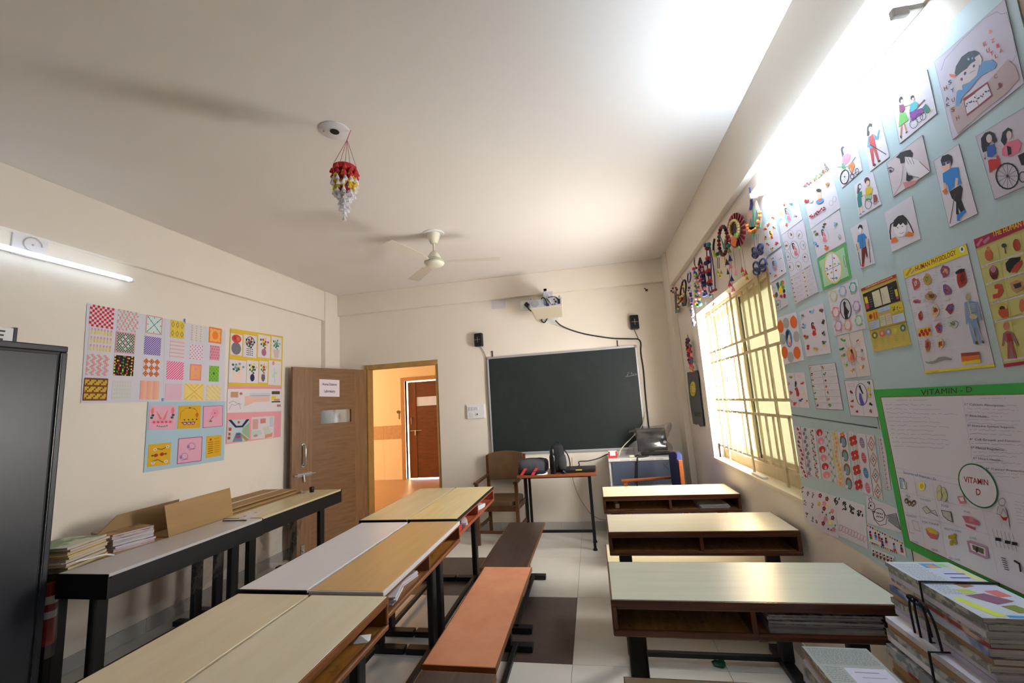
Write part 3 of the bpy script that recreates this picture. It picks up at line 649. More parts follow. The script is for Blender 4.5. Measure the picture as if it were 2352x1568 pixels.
MB().box(-.155, .155, -.11, .11, .006, .017).build('base', BLACKP, lp, .004)
MB().box(-.157, .157, -.112, .112, .018, .034).build('lid', mat('dark_grey_lid', (34, 34, 36), .4), lp, .004)
MB().box(-.045, .02, -.1135, -.112, .022, .031).build('sticker', mat('yellow_sticker', (206, 196, 60), .6), lp)
for x in (-.13, .13):
    MB().cyl((x, -.09, 0), (x, -.09, .007), .008, n=8).cyl((x, .09, 0), (x, .09, .007), .008, n=8).build('rubber_foot', RUBBER, lp)
ms = empty('computer_mouse', (-.345, 4.475, tz), label='small black computer mouse beside the laptop', cat='mouse')
MB().add(*(lambda q: (q.v, q.f))(blob(MB(), (0, 0, .013), (.022, .034, .014), .8, 14, 8))).build('mouse_body', BLACKP, ms, smooth=60)
MB().cyl((-.004, -.018, .024), (.004, -.018, .024), .006, n=8).build('wheel', GREYP, ms)
wire('laptop_cable', smoothpath([(-.30, 4.73, tz + .012), (-.2, 4.735, tz + .03), tuple(atY(1330, 1060, 4.74)), tuple(atY(1352, 1058, 4.76)), tuple(atY(1375, 1052, 4.8)), tuple(atY(1392, 1044, 4.84)), tuple(atY(1402, 1041, 4.87))]), .006, RUBBER, 'dark cable running from laptop to the red and white box')
wire('floor_wire', smoothpath([(-.29, 5.14, .82), tuple(atY(1316, 1100, 5.15)), tuple(atY(1330, 1140, 5.15)), tuple(atY(1345, 1164, 5.15)), tuple(atY(1358, 1180, 5.14)), tuple(atY(1378, 1192, 5.12)), tuple(atY(1396, 1195, 5.10)), (.15, 5.08, .06)]), .003, mat('brown_wire', (130, 96, 80), .6), 'thin brown wire hanging behind the red-brown table')

# ------------------------------------------------------------------ wooden armchair beside the table
CH = mat('brown_chair_wood', (104, 66, 40), .4, c2=(84, 52, 30), scale=4, stretch=(8, 8, 1.5))
CHF = mat('brown_rexine', (112, 84, 58), .55, c2=(100, 74, 50), scale=6)
def armchair(name, label, loc, rz, wood, pad, w=.46, d=.46, zs=.43, zb=.92, za=.635, padcol=None):
    t = empty(name, loc, rz, label, 'chair')
    x, y = w / 2, d / 2
    for sx in (-1, 1):
        MB().hexa([(sx * x - .018, y - .0, 0), (sx * x + .018, y - .0, 0), (sx * x + .018, y + .036, 0), (sx * x - .018, y + .036, 0)], [(sx * x - .018, y + .0, zb - .04), (sx * x + .018, y + .0, zb - .04), (sx * x + .018, y + .032, zb - .04), (sx * x - .018, y + .032, zb - .04)]).build('leg', wood, t, .003)
        MB().box(sx * x - .018, sx * x + .018, -y - .018, -y + .018, 0, za).build('leg', wood, t, .003)
        MB().hexa([(sx * x - .024, -y - .04, za), (sx * x + .024, -y - .04, za), (sx * x + .02, y, za + .02), (sx * x - .02, y, za + .02)], [(sx * x - .024, -y - .04, za + .024), (sx * x + .024, -y - .04, za + .024), (sx * x + .02, y, za + .044), (sx * x - .02, y, za + .044)]).build('armrest', wood, t, .006)
        MB().box(sx * x - .012, sx * x + .012, -y + .018, y, .16, .19).build('side_stretcher', wood, t, .003)
        MB().box(sx * x - .012, sx * x + .012, -y + .018, y, zs - .07, zs - .02).build('seat_rail', wood, t, .003)
    MB().box(-x + .018, x - .018, -y - .012, -y + .012, zs - .08, zs - .03).build('seat_rail', wood, t, .003)
    MB().box(-x + .018, x - .018, -y - .01, -y + .01, .12, .15).build('front_stretcher', wood, t, .003)
    blob(MB(), (0, 0, zs - .005), (x - .01, y + .015, .032), .35, 24, 8).build('seat', pad, t, smooth=50)
    bk = MB(); n = 10; lo, hi = zb - .33, zb
    vs = []
    for k in range(n + 1):
        u = -1 + 2 * k / n; xx = u * (x - .012); yy = y + .012 + .03 * (1 - u * u); top = hi - .028 * u * u
        vs += [(xx, yy - .022, lo), (xx, yy + .022, lo), (xx, yy + .022, top), (xx, yy - .022, top)]
    fs = [tuple(4 * k + i for i in (0, 3, 2, 1)) for k in (0,)] + [tuple(4 * n + i for i in (0, 1, 2, 3))]
    for k in range(n):
        a, c = 4 * k, 4 * k + 4
        fs += [(a, a + 1, c + 1, c), (a + 1, a + 2, c + 2, c + 1), (a + 2, a + 3, c + 3, c + 2), (a + 3, a, c, c + 3)]
    bk.add(vs, fs).build('backrest', pad, t, .006)
    return t
armchair('armchair', 'brown wooden armchair with padded back left of the red-brown table', (-1.09, 4.86, 0), math.radians(-4), CH, CHF, w=.45, d=.42, zb=.935)
ORW = mat('orange_brown_wood', (160, 84, 34), .4, c2=(140, 70, 26), scale=4, stretch=(8, 8, 2))
armchair('armchair', 'blue padded armchair with orange-brown frame facing the table', (.47, 4.22, 0), math.radians(-90), ORW, mat('navy_fabric', (38, 46, 92), .85, c2=(46, 54, 102), scale=40), w=.44, d=.44, zs=.42, zb=.95, za=.655)

# ------------------------------------------------------------------ low steel cupboard with monitor
SLATE = mat('slate_blue_steel', (76, 84, 100), .4, c2=(70, 78, 94), scale=3)
PALEG = mat('pale_grey_steel', (206, 206, 202), .45, c2=(196, 196, 192), scale=6)
lx0, lx1, ly0, ly1, lz = .115, .83, 4.72, 5.16, .842
lc = empty('low_cupboard', ((lx0 + lx1) / 2, (ly0 + ly1) / 2, 0), label='low slate-blue steel cupboard with pale edges in the corner', cat='cupboard')
a, d = (lx1 - lx0) / 2, (ly1 - ly0) / 2
MB().box(-a, a, -d + .02, d, .05, lz - .03).build('body', PALEG, lc, .004)
MB().box(-a - .004, a + .004, -d - .004, d, lz - .03, lz).build('top', PALEG, lc, .004)
for z0, z1 in ((.06, .30), (.31, .52), (.53, .56), (.575, lz - .035)):
    MB().box(-a + .03, a - .03, -d + .006, -d + .02, z0, z1).build('drawer_front', SLATE, lc, .004)
for sx in (-1, 1):
    MB().box(sx * a - (.05 if sx > 0 else 0), sx * a + (0 if sx > 0 else .05), -d, d, 0, .05).build('plinth_foot', BLACKM, lc)
vs, fs = text_mesh('K', .085)
MB().add([(.19 + x, -d + .0055, .72 + y) for x, y in vs], [f for f in fs]).build('stencilled_letter', mat('faded_black_paint', (52, 54, 60), .7), lc)
st = MB()
for k, (x, l) in enumerate(((-.24, .1), (-.12, .06), (-.03, .13), (.12, .08))):
    st.box(x, x + l, -d - .0052, -d - .004, lz - .022, lz - .008)
st.build('paper_strip', mat('pale_paper_strip', (176, 176, 176), .8), lc)
# monitor wrapped in plastic
mo = empty('wrapped_monitor', (.60, 4.93, lz), label='black monitor wrapped in a clear plastic bag on the low cupboard', cat='monitor')
scr = MB().obox((0, .02, .16), (.315, .035, .24), (-.12, 0, 0)).build('screen_housing', mat('monitor_black', (28, 28, 32), .35), mo, .008)
MB().obox((.0, .07, .16), (.2, .06, .15), (-.12, 0, 0)).build('rear_shell', BLACKP, mo, .015)
MB().box(-.03, .03, .05, .09, .01, .08).box(-.12, .12, -.03, .12, 0, .012).build('stand', BLACKP, mo, .004)
MB().obox((.02, -.055, .024), (.30, .05, .02), (.3, 0, .05)).build('accessory_pack', BLACKP, mo, .004)
bgm2 = MB(); rg = random.Random(12)
n, m = 22, 12; vs = []
for j in range(m + 1):
    t = j / m; z = .002 + .30 * t; sq = 1 + .10 * math.sin(9 * t)
    for i in range(n):
        a_ = 2 * math.pi * i / n; e_ = .45; sg = lambda v: math.copysign(abs(v) ** e_, v)
        fl = (1 - .35 * max(0, t - .72) / .28)
        vs.append(((.19 + rg.uniform(-.012, .012)) * sg(math.cos(a_)) * sq * (1 + .12 * (t > .9)), .03 + (.095 + rg.uniform(-.014, .014)) * sg(math.sin(a_)) * fl * sq, z + (.03 * math.cos(a_) if t > .9 else 0)))
bgm2.add(vs, [(j * n + i, j * n + (i + 1) % n, (j + 1) * n + (i + 1) % n, (j + 1) * n + i) for j in range(m) for i in range(n)])
FILM = film_mat('clear_plastic_film', (236, 236, 238), 0.88, 0.2)
bgm2.hexa([(-.18, -.05, .02), (-.16, -.05, .02), (-.16, -.045, .16), (-.18, -.045, .16)], [(-.30, -.07, .01), (-.29, -.072, .01), (-.24, -.06, .11), (-.25, -.058, .11)])
bgm2.build('plastic_bag', FILM, mo, smooth=25)
rb = empty('small_carton', (.165, 4.78, lz), label='small red and white carton on the corner of the low cupboard', cat='box')
MB().box(-.045, .045, -.035, .035, 0, .078).build('carton', mat('white_card', (226, 220, 214), .6), rb, .002)
MB().box(-.0455, .0455, -.0356, -.035, .004, .03).box(-.0455, -.028, -.0356, -.035, .03, .074).box(.03, .0455, -.0356, .0356, .03, .074).build('red_print', mat('red_print', (196, 48, 50), .6), rb)
tag(blob(MB(), (.36, 4.79, lz + .012), (.03, .022, .012), .7, 12, 6).build('eraser', mat('cream_rubber', (222, 214, 178), .7), smooth=60), 'small cream eraser on the edge of the low cupboard', 'eraser')
tag(MB().tube(smoothpath([(.40, 4.80, lz + .008), (.43, 4.77, lz + .018), (.48, 4.76, lz + .010), (.53, 4.78, lz + .012), (.47, 4.74, lz + .008), (.42, 4.735, lz + .005), (.41, 4.708, lz - .02), (.395, 4.702, .70), (.38, 4.70, .56)]), .008, 6).build('adapter_cable', RUBBER, smooth=60), 'black adapter cable draped over the front of the low cupboard', 'cable')
# ------------------------------------------------------------------ ceiling: fan, cover plate, paper mobile
fan = empty('ceiling_fan', (-1.312, 3.565, ZC), label='cream ceiling fan near the front of the room', cat='fan')
FANM = mat('cream_fan_enamel', (232, 228, 206), .35)
MB().lathe([(.095, -.006), (.1, 0)], 28).build('ceiling_plate', WHITEP, fan, smooth=40)
MB().lathe([(.026, -.10), (.034, -.094), (.058, -.03), (.06, -.006)], 28).build('top_canopy', FANM, fan, smooth=40)
MB().cyl((0, 0, -.18), (0, 0, -.09), .011, n=14).build('down_rod', FANM, fan, smooth=40)
MB().lathe([(.066, -.247), (.062, -.235), (.05, -.21), (.026, -.178), (.014, -.17)], 28).build('lower_canopy', FANM, fan, smooth=40)
MB().lathe([(.0, -.318), (.05, -.317), (.074, -.308), (.088, -.294), (.092, -.283), (.090, -.27), (.08, -.258), (.064, -.252), (.056, -.249)], 36).build('motor_housing', FANM, fan, smooth=35)
MB().lathe([(.0905, -.2745), (.0925, -.2735), (.0925, -.2715), (.0905, -.2705)], 36).lathe([(.0915, -.285), (.0935, -.2845), (.0935, -.2825), (.0915, -.282)], 36).build('dark_trim_ring', mat('dark_trim', (120, 120, 104), .4), fan, smooth=40)
for k in range(3):
    a = math.radians(12 + 120 * k); b = MB(); ca, sa = math.cos(a), math.sin(a)
    def q(r, t, z): return (r * ca - t * sa, r * sa + t * ca, z)
    b.hexa([q(.095, -.018, -.279), q(.2, -.03, -.279), q(.2, .03, -.272), q(.095, .018, -.274)], [q(.095, -.018, -.276), q(.2, -.03, -.276), q(.2, .03, -.269), q(.095, .018, -.271)])
    b.hexa([q(.19, -.05, -.282), q(.60, -.062, -.284), q(.60, .058, -.27), q(.19, .045, -.27)], [q(.19, -.05, -.2805), q(.60, -.062, -.2825), q(.60, .058, -.2685), q(.19, .045, -.2685)])
    b.build('fan_blade', mat('cream_blade', (216, 208, 194), .5), fan)
cp = empty('ceiling_cover', (-1.31, 2.012, ZC), label='round white cover plate with dark centre hole on the ceiling', cat='cover plate')
MB().lathe([(.080, -.006), (.084, -.003), (.084, 0)], 36).build('plate', mat('lilac_white_plastic', (226, 220, 222), .5), cp, smooth=40)
MB().lathe([(.025, -.0095), (.025, -.008)], 20).build('centre_hole', mat('brown_black', (30, 22, 20), .8), cp)
MB().ball((-.055, -.02, -.008), .004, 8, 5).build('screw', GREYP, cp)
mbx, mby = -1.262, 2.035
mo = empty('paper_mobile', (mbx, mby, ZC), label='hanging mobile of red, yellow and white paper cones', cat='mobile')
TW = mat('pink_twine', (178, 96, 112), .8)
s = MB(); RR, ZR = .064, -.225
for k in range(5):
    a = 2 * math.pi * k / 5 + .3
    s.tube([(.015, .0, -.055), (RR * math.cos(a), RR * math.sin(a), ZR)], .0014, 4)
s.tube([(.04, .0, 0), (.015, 0, -.055)], .0025, 5)
s.build('twine', TW, mo)
MB().lathe([(RR - .002, ZR - .03), (RR, ZR - .03), (RR, ZR), (RR - .002, ZR)], 36).build('red_ring', mat('red_card', (190, 36, 44), .7), mo, smooth=40)
PC = {k: mat('paper_' + k, c, .7) for k, c in dict(red=(206, 58, 64), yellow=(238, 214, 50), white=(240, 236, 240), pink=(206, 70, 96)).items()}
cone = {}
for kk, m_ in PC.items():
    b = MB(); b.lathe([(.0125, -.032), (.0, 0)], 8); me = b.mesh('paper_cone', [m_]); cone[kk] = me
def put_cone(kk, x, y, z, sc_=1.0):
    o = bpy.data.objects.new('paper_cone', cone[kk]); COL.objects.link(o); o.parent = mo
    o.location = (x, y, z); o.rotation_euler = (rng.uniform(-.15, .15), rng.uniform(-.15, .15), rng.uniform(0, 3)); o.scale = (sc_,) * 3
thr = MB()
for ri, (rad, n, seq) in enumerate(((.067, 12, ['red', 'red', 'white', 'white']), (.053, 9, ['red', 'yellow', 'yellow', 'yellow', 'white', 'white']), (.037, 7, ['yellow', 'red', 'yellow', 'pink', 'white', 'white', 'white']), (.02, 5, ['red', 'pink', 'white', 'pink', 'white', 'white', 'white', 'white']), (.008, 2, ['yellow', 'pink', 'pink', 'white', 'white', 'white', 'white', 'white', 'white', 'white']))):
    for k in range(n):
        a = 2 * math.pi * (k + .37 * ri) / n; x, y = rad * math.cos(a), rad * math.sin(a); z = ZR - .004 - rng.uniform(0, .01)
        z0 = z
        for c_ in seq[:len(seq) - (rng.random() < .3)]:
            put_cone(c_, x + rng.uniform(-.004, .004), y + rng.uniform(-.004, .004), z, rng.uniform(.9, 1.12)); z -= rng.uniform(.028, .034)
        thr.tube([(x, y, z0), (x, y, z)], .0007, 3)
thr.build('thread', mat('white_thread', (225, 220, 224), .8), mo)

# ------------------------------------------------------------------ steel cupboard, left edge of the picture
CB = mat('charcoal_blue_steel', (27, 30, 38), .36, c2=(24, 27, 34), scale=2, bump=.02, bscale=90)
cx0, cx1, cy0, cy1, cz = XL + .01, -2.852, .93, 1.852, 1.955
cb = empty('steel_cupboard', ((cx0 + cx1) / 2, (cy0 + cy1) / 2, 0), label='tall dark blue-grey steel cupboard at the left edge', cat='cupboard')
a, d = (cx1 - cx0) / 2, (cy1 - cy0) / 2
MB().box(-a, a - .012, -d, d, .06, cz).build('body', CB, cb, .006)
MB().box(a - .012, a + .008, -d, d, cz - .035, cz).box(a - .012, a + .008, d - .03, d, .06, cz - .035).box(a - .012, a + .008, -d, -d + .03, .06, cz - .035).box(a - .012, a + .008, -d + .03, d - .03, .06, .10).build('front_frame', CB, cb, .006)
MB().box(a - .014, a - .002, -d + .03, d - .03, .10, cz - .035).build('recess', mat('cupboard_shadow_gap', (16, 17, 20), .5), cb)
for s in (-1, 1):
    dr = MB().box(a - .002, a + .004, *sorted((s * .003, s * (d - .042))), .108, cz - .047).build('door', CB, cb, .003)
    MB().box(a + .004, a + .03, s * .05 - .008, s * .05 + .008, .95, 1.1).build('handle', STEEL, dr, .004)
MB().box(a - .03, a + .0085, d - .0305, d - .030, .1, cz - .04).build('hinge_strip', STEEL, cb)
for x in (-a + .03, a - .05):
    for y in (-d + .03, d - .06):
        MB().box(x, x + .03, y, y + .03, 0, .06).build('foot', BLACKM, cb)
# sign on top
sg0 = atX(34, 767, -2.95)
sg = empty('name_board', (-2.95, sg0.y - .14, cz), label='small white board with black letters on top of the steel cupboard', cat='sign')
MB().box(-.012, .012, -.16, .128, 0, .083).build('board', WHITEP, sg, .002)
MB().box(-.014, .014, .128, .142, 0, .088).build('end_strip', BLACKP, sg)
vs, fs = text_mesh('OPE', .072, True)
MB().add([(.0128, -.075 + x * 1.25 + y * .15, .016 + y) for x, y in vs], fs).build('lettering', BLACKP, sg)

# clock-like round tube cover on a square plate (left wall)
c = atX(67, 562, XL)
pt = empty('wall_plate', (XL, c.y, c.z), label='square white plate with a round wire cover above the left tube light', cat='wall plate')
MB().box(0, .012, -.085, .085, -.085, .085).build('plate', mat('lilac_white_plastic', (226, 220, 222), .5), pt, .003)
MB().tube([(.014, .045 * math.cos(t * .35) + .01, .045 * math.sin(t * .35)) for t in range(15)], .004, 6).ball((.014, .01, 0), .006, 8, 5).build('wire_coil', mat('grey_wire', (176, 174, 166), .5), pt)

# ------------------------------------------------------------------ stacks of files
PGS = mat('paper_pages', (206, 198, 184), .8, c2=(176, 166, 150), scale=3, stretch=(1, 1, 120), sharp=(.35, .6))
PGW = mat('white_pages', (216, 212, 216), .8, c2=(186, 182, 190), scale=3, stretch=(1, 1, 120), sharp=(.35, .6))
COVERS = [mat('cover_' + n, c, .45, c2=c2, scale=s, sharp=(.45, .55), detail=2) for n, c, c2, s in (('news_grey', (176, 178, 172), (120, 124, 122), 30), ('yellow', (206, 170, 52), (222, 190, 80), 6), ('green', (96, 128, 84), (190, 196, 176), 9), ('brown', (150, 120, 84), (186, 150, 110), 8), ('blue', (70, 92, 150), (186, 196, 216), 10), ('white', (214, 212, 214), (190, 188, 196), 8), ('red', (150, 60, 54), (206, 180, 166), 10), ('lilac', (176, 172, 196), (196, 192, 210), 6))]
_fm = {}
def file_mesh(w, d, t, ci, pg):
    """one bound file: covers with pages between them; sizes along x, y, z"""
    k = (round(w, 3), round(d, 3), round(t, 3), ci, pg)
    if k not in _fm:
        b = MB()
        b.mi = 0; b.box(-w / 2, w / 2, -d / 2, d / 2, 0, .0012).box(-w / 2, w / 2, -d / 2, d / 2, t - .0012, t).box(-w / 2, -w / 2 + .0012, -d / 2, d / 2, .0012, t - .0012)
        b.mi = 1; b.box(-w / 2 + .0012, w / 2 - .003, -d / 2 + .003, d / 2 - .003, .0012, t - .0012)
        _fm[k] = b.mesh('file', [COVERS[ci], (PGS, PGW)[pg]])
    return _fm[k]
CVN = ('grey newspaper', 'yellow', 'green', 'brown', 'blue', 'white', 'red', 'lilac')
ORD = ('top', 'second', 'third', 'fourth', 'fifth', 'sixth', 'seventh', 'eighth', 'ninth', 'tenth', 'eleventh', 'twelfth', 'thirteenth', 'fourteenth', 'fifteenth', 'sixteenth', 'seventeenth', 'eighteenth', 'nineteenth', 'twentieth', 'twenty-first', 'twenty-second')
def stack(label, group, cx, cy, z, n, w, d, tt, seed, spread=.012, rz0=0.0, cis=None, pg=1, cat='file', lean=(0, 0), top_label=None, top_ci=None):
    rg = random.Random(seed); out = []
    for k in range(n):
        t = tt * rg.choice((.7, 1, 1, 1.3)); ci = rg.choice(cis or range(len(COVERS))) if not (k == n - 1 and top_ci is not None) else top_ci
        o = bpy.data.objects.new('bound_file', file_mesh(w, d, round(t, 3), ci, pg)); COL.objects.link(o)
        o.location = (cx + rg.uniform(-spread, spread) + lean[0] * k, cy + rg.uniform(-spread, spread) + lean[1] * k, z); o.rotation_euler = (0, 0, rz0 + rg.uniform(-1, 1) * spread * 2.5)
        tag(o, top_label if (top_label and k == n - 1) else '%s-covered %s, %s' % (CVN[ci], label, ORD[n - 1 - k] + (' from the top' if k < n - 1 else '')), cat, group); z += t + .0003; out.append(o)
    return z, out
# right: on the cream bench
z1, s1 = stack('thin file in the low stack beside the desks', 'files in the low stack', .683, 1.475, .4503, 15, .185, .30, .0135, 5, .006, cis=(0, 5, 7, 3), top_ci=0, top_label='newspaper-covered file with white name slip on the low stack')
z2, s2 = stack('file in the lower bundle of the tall stack', 'files in the lower tied bundle', .90, 1.405, .4503, 22, .19, .31, .015, 11, .007, rz0=.0, cis=(0, 1, 3, 5, 5, 7, 6, 0))
z3, s3 = stack('file in the upper bundle of the tall stack', 'files in the upper tied bundle', .922, 1.395, z2, 10, .165, .345, .0155, 21, .004, rz0=-.03, cis=(0, 3, 5, 7, 4, 6), top_ci=0, top_label='magazine-covered file on top of the tall tied stack')
LACE = mat('black_lace', (16, 16, 18), .7)
def lace(o_label, cx, cy, zt, zb, w, d, rz, seed):
    rg = random.Random(seed); b = MB()
    def T(x, y, z): return (cx + x * math.cos(rz) - y * math.sin(rz), cy + x * math.sin(rz) + y * math.cos(rz), z)
    xw = w / 2 + .008
    b.tube([T(-xw, .0, zb), T(-xw, 0, zt + .004), T(xw, 0, zt + .004), T(xw, 0, zb), T(-xw, 0, zb)], .0035, 6)
    zm = (zt + zb) / 2 + .02
    for s, l in ((1, .10), (-1, .09), (.5, .12), (-.4, .07)):
        b.tube(smoothpath([T(-xw - .004, 0, zm), T(-xw - .012, s * .02, zm + .012), T(-xw - .010, s * .045, zm - .02), T(-xw - .006, s * .05, zm - l)], 5), .003, 5)
    for s in (-1, 1):
        b.tube(smoothpath([T(-xw - .004, 0, zm), T(-xw - .014, s * .02, zm + .014), T(-xw - .014, s * .04, zm + .004), T(-xw - .008, s * .018, zm - .006), T(-xw - .004, 0, zm)], 5), .0032, 5)
    b.ball(T(-xw - .006, 0, zm), .008, 8, 5)
    return tag(b.build('lace_tie', LACE, smooth=60), o_label, 'lace')
lace('black lace knotted round the upper bundle of the tall stack', .922, 1.41, z3, z2 - .002, .165, .34, -.03, 1)
lace('black lace knotted round the lower bundle of the tall stack', .90, 1.36, z2, .452, .20, .31, 0, 2)
# left: beside the cupboard
zl, _ = stack('file in the pile touching the steel cupboard', 'files in the pile by the cupboard', -3.02, 2.035, .7352, 10, .25, .26, .0125, 31, .012, rz0=.3, cis=(1, 3, 5, 2, 1, 0), pg=0, top_ci=2, top_label='green-covered file with white slip on the pile by the cupboard')
zl2, _ = stack('file in the brown-topped pile beside the cardboard', 'files in the brown-topped pile', -3.06, 2.375, .7352, 9, .25, .22, .0125, 37, .012, rz0=-.25, cis=(0, 3, 5, 4, 6), pg=1, top_ci=3, top_label='brown magazine-covered file on the pile beside the cardboard')
tag(MB().tube(smoothpath([(-2.885, 1.93, .78), (-2.87, 2.04, .772), (-2.872, 2.13, .765), (-2.868, 2.18, .745)]), .006, 4).build('packing_strap', mat('white_strap', (220, 220, 220), .5), smooth=60), 'white strap round the pile of files by the cupboard', 'strap')

# cardboard
def sheet(pts, th, nrm):
    n = Vector(nrm) * th; lo = [Vector(p) for p in pts]
    return MB().hexa(lo, [p + n for p in lo])
tag(sheet([(-2.873, 2.52, .736), (-2.873, 3.045, .742), (-2.899, 3.03, .962), (-2.899, 2.50, .952)], .005, (-1, 0, 0)).build('cardboard_sheet', CARD), 'tan cardboard sheet standing upright behind the black-fronted desks', 'cardboard')
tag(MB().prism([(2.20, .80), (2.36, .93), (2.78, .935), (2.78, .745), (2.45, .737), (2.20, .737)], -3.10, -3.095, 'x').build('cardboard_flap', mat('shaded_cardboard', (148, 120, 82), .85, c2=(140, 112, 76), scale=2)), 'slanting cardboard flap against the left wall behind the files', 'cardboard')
for k, (y0, y1, z, x0, x1, lab) in enumerate(((2.9, 3.95, .7355, -3.32, -2.89, 'lowest flattened carton on the wall desk near the door'), (3.02, 3.93, .752, -3.33, -2.92, 'middle flattened carton on the wall desk near the door'), (3.1, 3.9, .772, -3.34, -2.97, 'top flattened carton on the wall desk near the door'))):
    b = MB().box(x0, x1, y0, y1, z, z + .013)
    o = b.build('flattened_carton', CARD, None, .002, rot=(0, 0, 0)); tag(o, lab, 'carton', 'flattened cartons')
    MB().box(x1 - .12 - .03 * k, x1 - .09 - .03 * k, y0 + .05, y1 - .02, z + .013, z + .0136).build('tape_strip', mat('pale_tape', (206, 196, 176), .3), o)
tag(MB().box(-3.2, -2.88, 2.53, 2.89, .7355, .7475).build('flattened_carton', CARD, None, .002), 'flattened carton lying between the files and the upright cardboard', 'carton', 'flattened cartons')
# clear wrap hanging below the wall desks
for lab, y0, y1, z0, z1, sd in (('torn clear plastic sheet hanging under the wall desk near the cupboard', 2.62, 3.08, .26, .60, 3), ('torn clear plastic sheet hanging under the wall desk near the door', 3.35, 3.85, .12, .60, 8)):
    rg = random.Random(sd); n, m = 12, 9; vs = []
    for j in range(m + 1):
        for i in range(n + 1):
            t = j / m; vs.append((-2.868 - .012 * math.sin(i * 1.7 + j) - rg.uniform(0, .01) - .01 * t, y0 + (y1 - y0) * i / n + .02 * math.sin(j * 1.3), z1 - (z1 - z0) * t * (1 - .35 * (i / n if sd == 3 else 1 - i / n))))
    tag(MB().add(vs, [(j * (n + 1) + i, j * (n + 1) + i + 1, (j + 1) * (n + 1) + i + 1, (j + 1) * (n + 1) + i) for j in range(m) for i in range(n)]).build('plastic_sheet', FILM, smooth=60), lab, 'plastic sheet')
ps = empty('wrapped_pack', (-2.90, 1.905, .40), label='red and white pack in clear plastic between cupboard and black-fronted desk', cat='package')
MB().cyl((0, 0, .0), (0, 0, .30), .03, n=14).build('red_roll', mat('dark_red_plastic', (150, 40, 34), .45), ps, smooth=40)
MB().cyl((0, 0, .13), (0, 0, .165), .0305, n=14).cyl((0, 0, .20), (0, 0, .24), .0305, n=14).build('white_band', mat('white_tape', (216, 212, 212), .5), ps, smooth=40)
MB().lathe([(.036, -.06), (.04, .02), (.036, .15), (.04, .27), (.034, .33)], 10).build('plastic_wrap', FILM, ps)
MB().box(-.012, .012, -.012, .012, -.40, 0).build('support_stick', BLACKM, ps)

# ------------------------------------------------------------------ small things on the black-fronted desks
lz = .752
kc = atZ(716, 1130, lz)
jar = empty('ink_pot', (kc.x, kc.y, lz), label='small black pot at the door end of the black-fronted desks', cat='pot')
MB().lathe([(.016, 0), (.02, .004), (.025, .045), (.022, .05), (.019, .05), (.017, .012)], 14).build('pot_body', BLACKP, jar, smooth=50)
MB().lathe([(.0, .03), (.019, .031)], 14).build('ink', mat('ink_black', (8, 8, 10), .15), jar)
kc = atZ(698, 1132, lz)
tag(blob(MB(), (kc.x, kc.y, lz + .008), (.022, .016, .008), .8, 12, 6, .2, seed=2).build('foil_wrapper', mat('crumpled_foil', (216, 216, 216), .2, .9), smooth=30), 'crumpled silver foil next to the small black pot', 'foil')
def on(x, y, z=lz): return atZ(x, y, z)
q = [on(538, 1199), on(574, 1190), on(607, 1173), on(570, 1176)]
lf = MB().hexa(q, [p + Vector((0, 0, .0015)) for p in q]).build('leaflet', mat('glossy_leaflet', (206, 200, 206), .35, c2=(150, 96, 96), scale=26, sharp=(.55, .62)))
tag(lf, 'glossy printed leaflet lying on the black-fronted desks', 'leaflet')
q = [on(512, 1197), on(512, 1199.5), on(566, 1196), on(566, 1193)]
tag(MB().tube([Vector(q[0]) + Vector((0, 0, .005)), Vector(q[2]) + Vector((0, 0, .005))], .004, 8).build('pen', mat('violet_pen', (70, 62, 90), .4), smooth=60), 'dark pen lying beside the glossy leaflet', 'pen')

# ------------------------------------------------------------------ papers in the desk shelves
def paper_pile(name, label, c, size, rz, n, m, cat='papers'):
    t = empty(name, c, rz, label, cat); b = MB(); rg = random.Random(len(label))
    for k in range(n):
        z = k * size[2] / n; dx, dy, a_ = rg.uniform(-.006, .006), rg.uniform(-.006, .006), rg.uniform(-.04, .04)
        MB().obox((dx, dy, z + size[2] / n / 2), (size[0], size[1], size[2] / n * .86), (0, 0, a_)).build('sheet_bundle', m, t)
    return t
paper_pile('answer_papers', 'white bundle of papers in the front shelf of the tan desk', (-1.02, 1.93, .641), (.15, .15, .035), .2, 5, PGW)
paper_pile('answer_papers', 'rolled white papers further back in the shelf of the tan desk', (-1.02, 2.12, .641), (.10, .16, .028), -.2, 4, PGW)
paper_pile('answer_papers', 'white papers spilling from the near salmon shelf of the far centre desk', (-1.03, 3.06, .651), (.14, .16, .03), .3, 4, PGW)
paper_pile('answer_papers', 'folded white papers in the far salmon shelf of the far centre desk', (-1.03, 3.52, .651), (.14, .12, .035), -.3, 4, PGW)
paper_pile('note_books', 'red notebooks with a blue one on top in the near salmon shelf', (-1.01, 2.925, .651), (.10, .10, .036), .1, 3, mat('red_notebook', (190, 44, 44), .5), 'notebooks')
tag(MB().obox((-1.01, 2.925, .651 + .045), (.10, .10, .012), (0, 0, .2)).build('note_book', mat('blue_notebook', (40, 52, 100), .5)), 'dark blue notebook on the red notebooks in the salmon shelf', 'notebook')
tag(MB().add([(-.96, 1.585, .633), (-.90, 1.60, .633), (-.915, 1.64, .642), (-.945, 1.61, .652), (-.975, 1.63, .636)], [(0, 1, 3), (1, 2, 3), (0, 3, 4)]).build('paper_scrap', mat('white_paper', (232, 230, 230), .7)), 'torn white paper scrap in the shelf of the nearest cream desk', 'paper')
z4, s4 = stack('magazine in the shelf of the grey-green desk', 'magazines in the desk shelf', .72, 1.86, .6425, 5, .36, .24, .0115, 41, .008, cis=(0, 5, 7, 5), pg=1, cat='magazine')
paper_pile('answer_papers', 'lilac-white sheaf of papers in the right shelf of the ivory desk', (.80, 3.53, .6425), (.2, .22, .03), .05, 4, PGW)
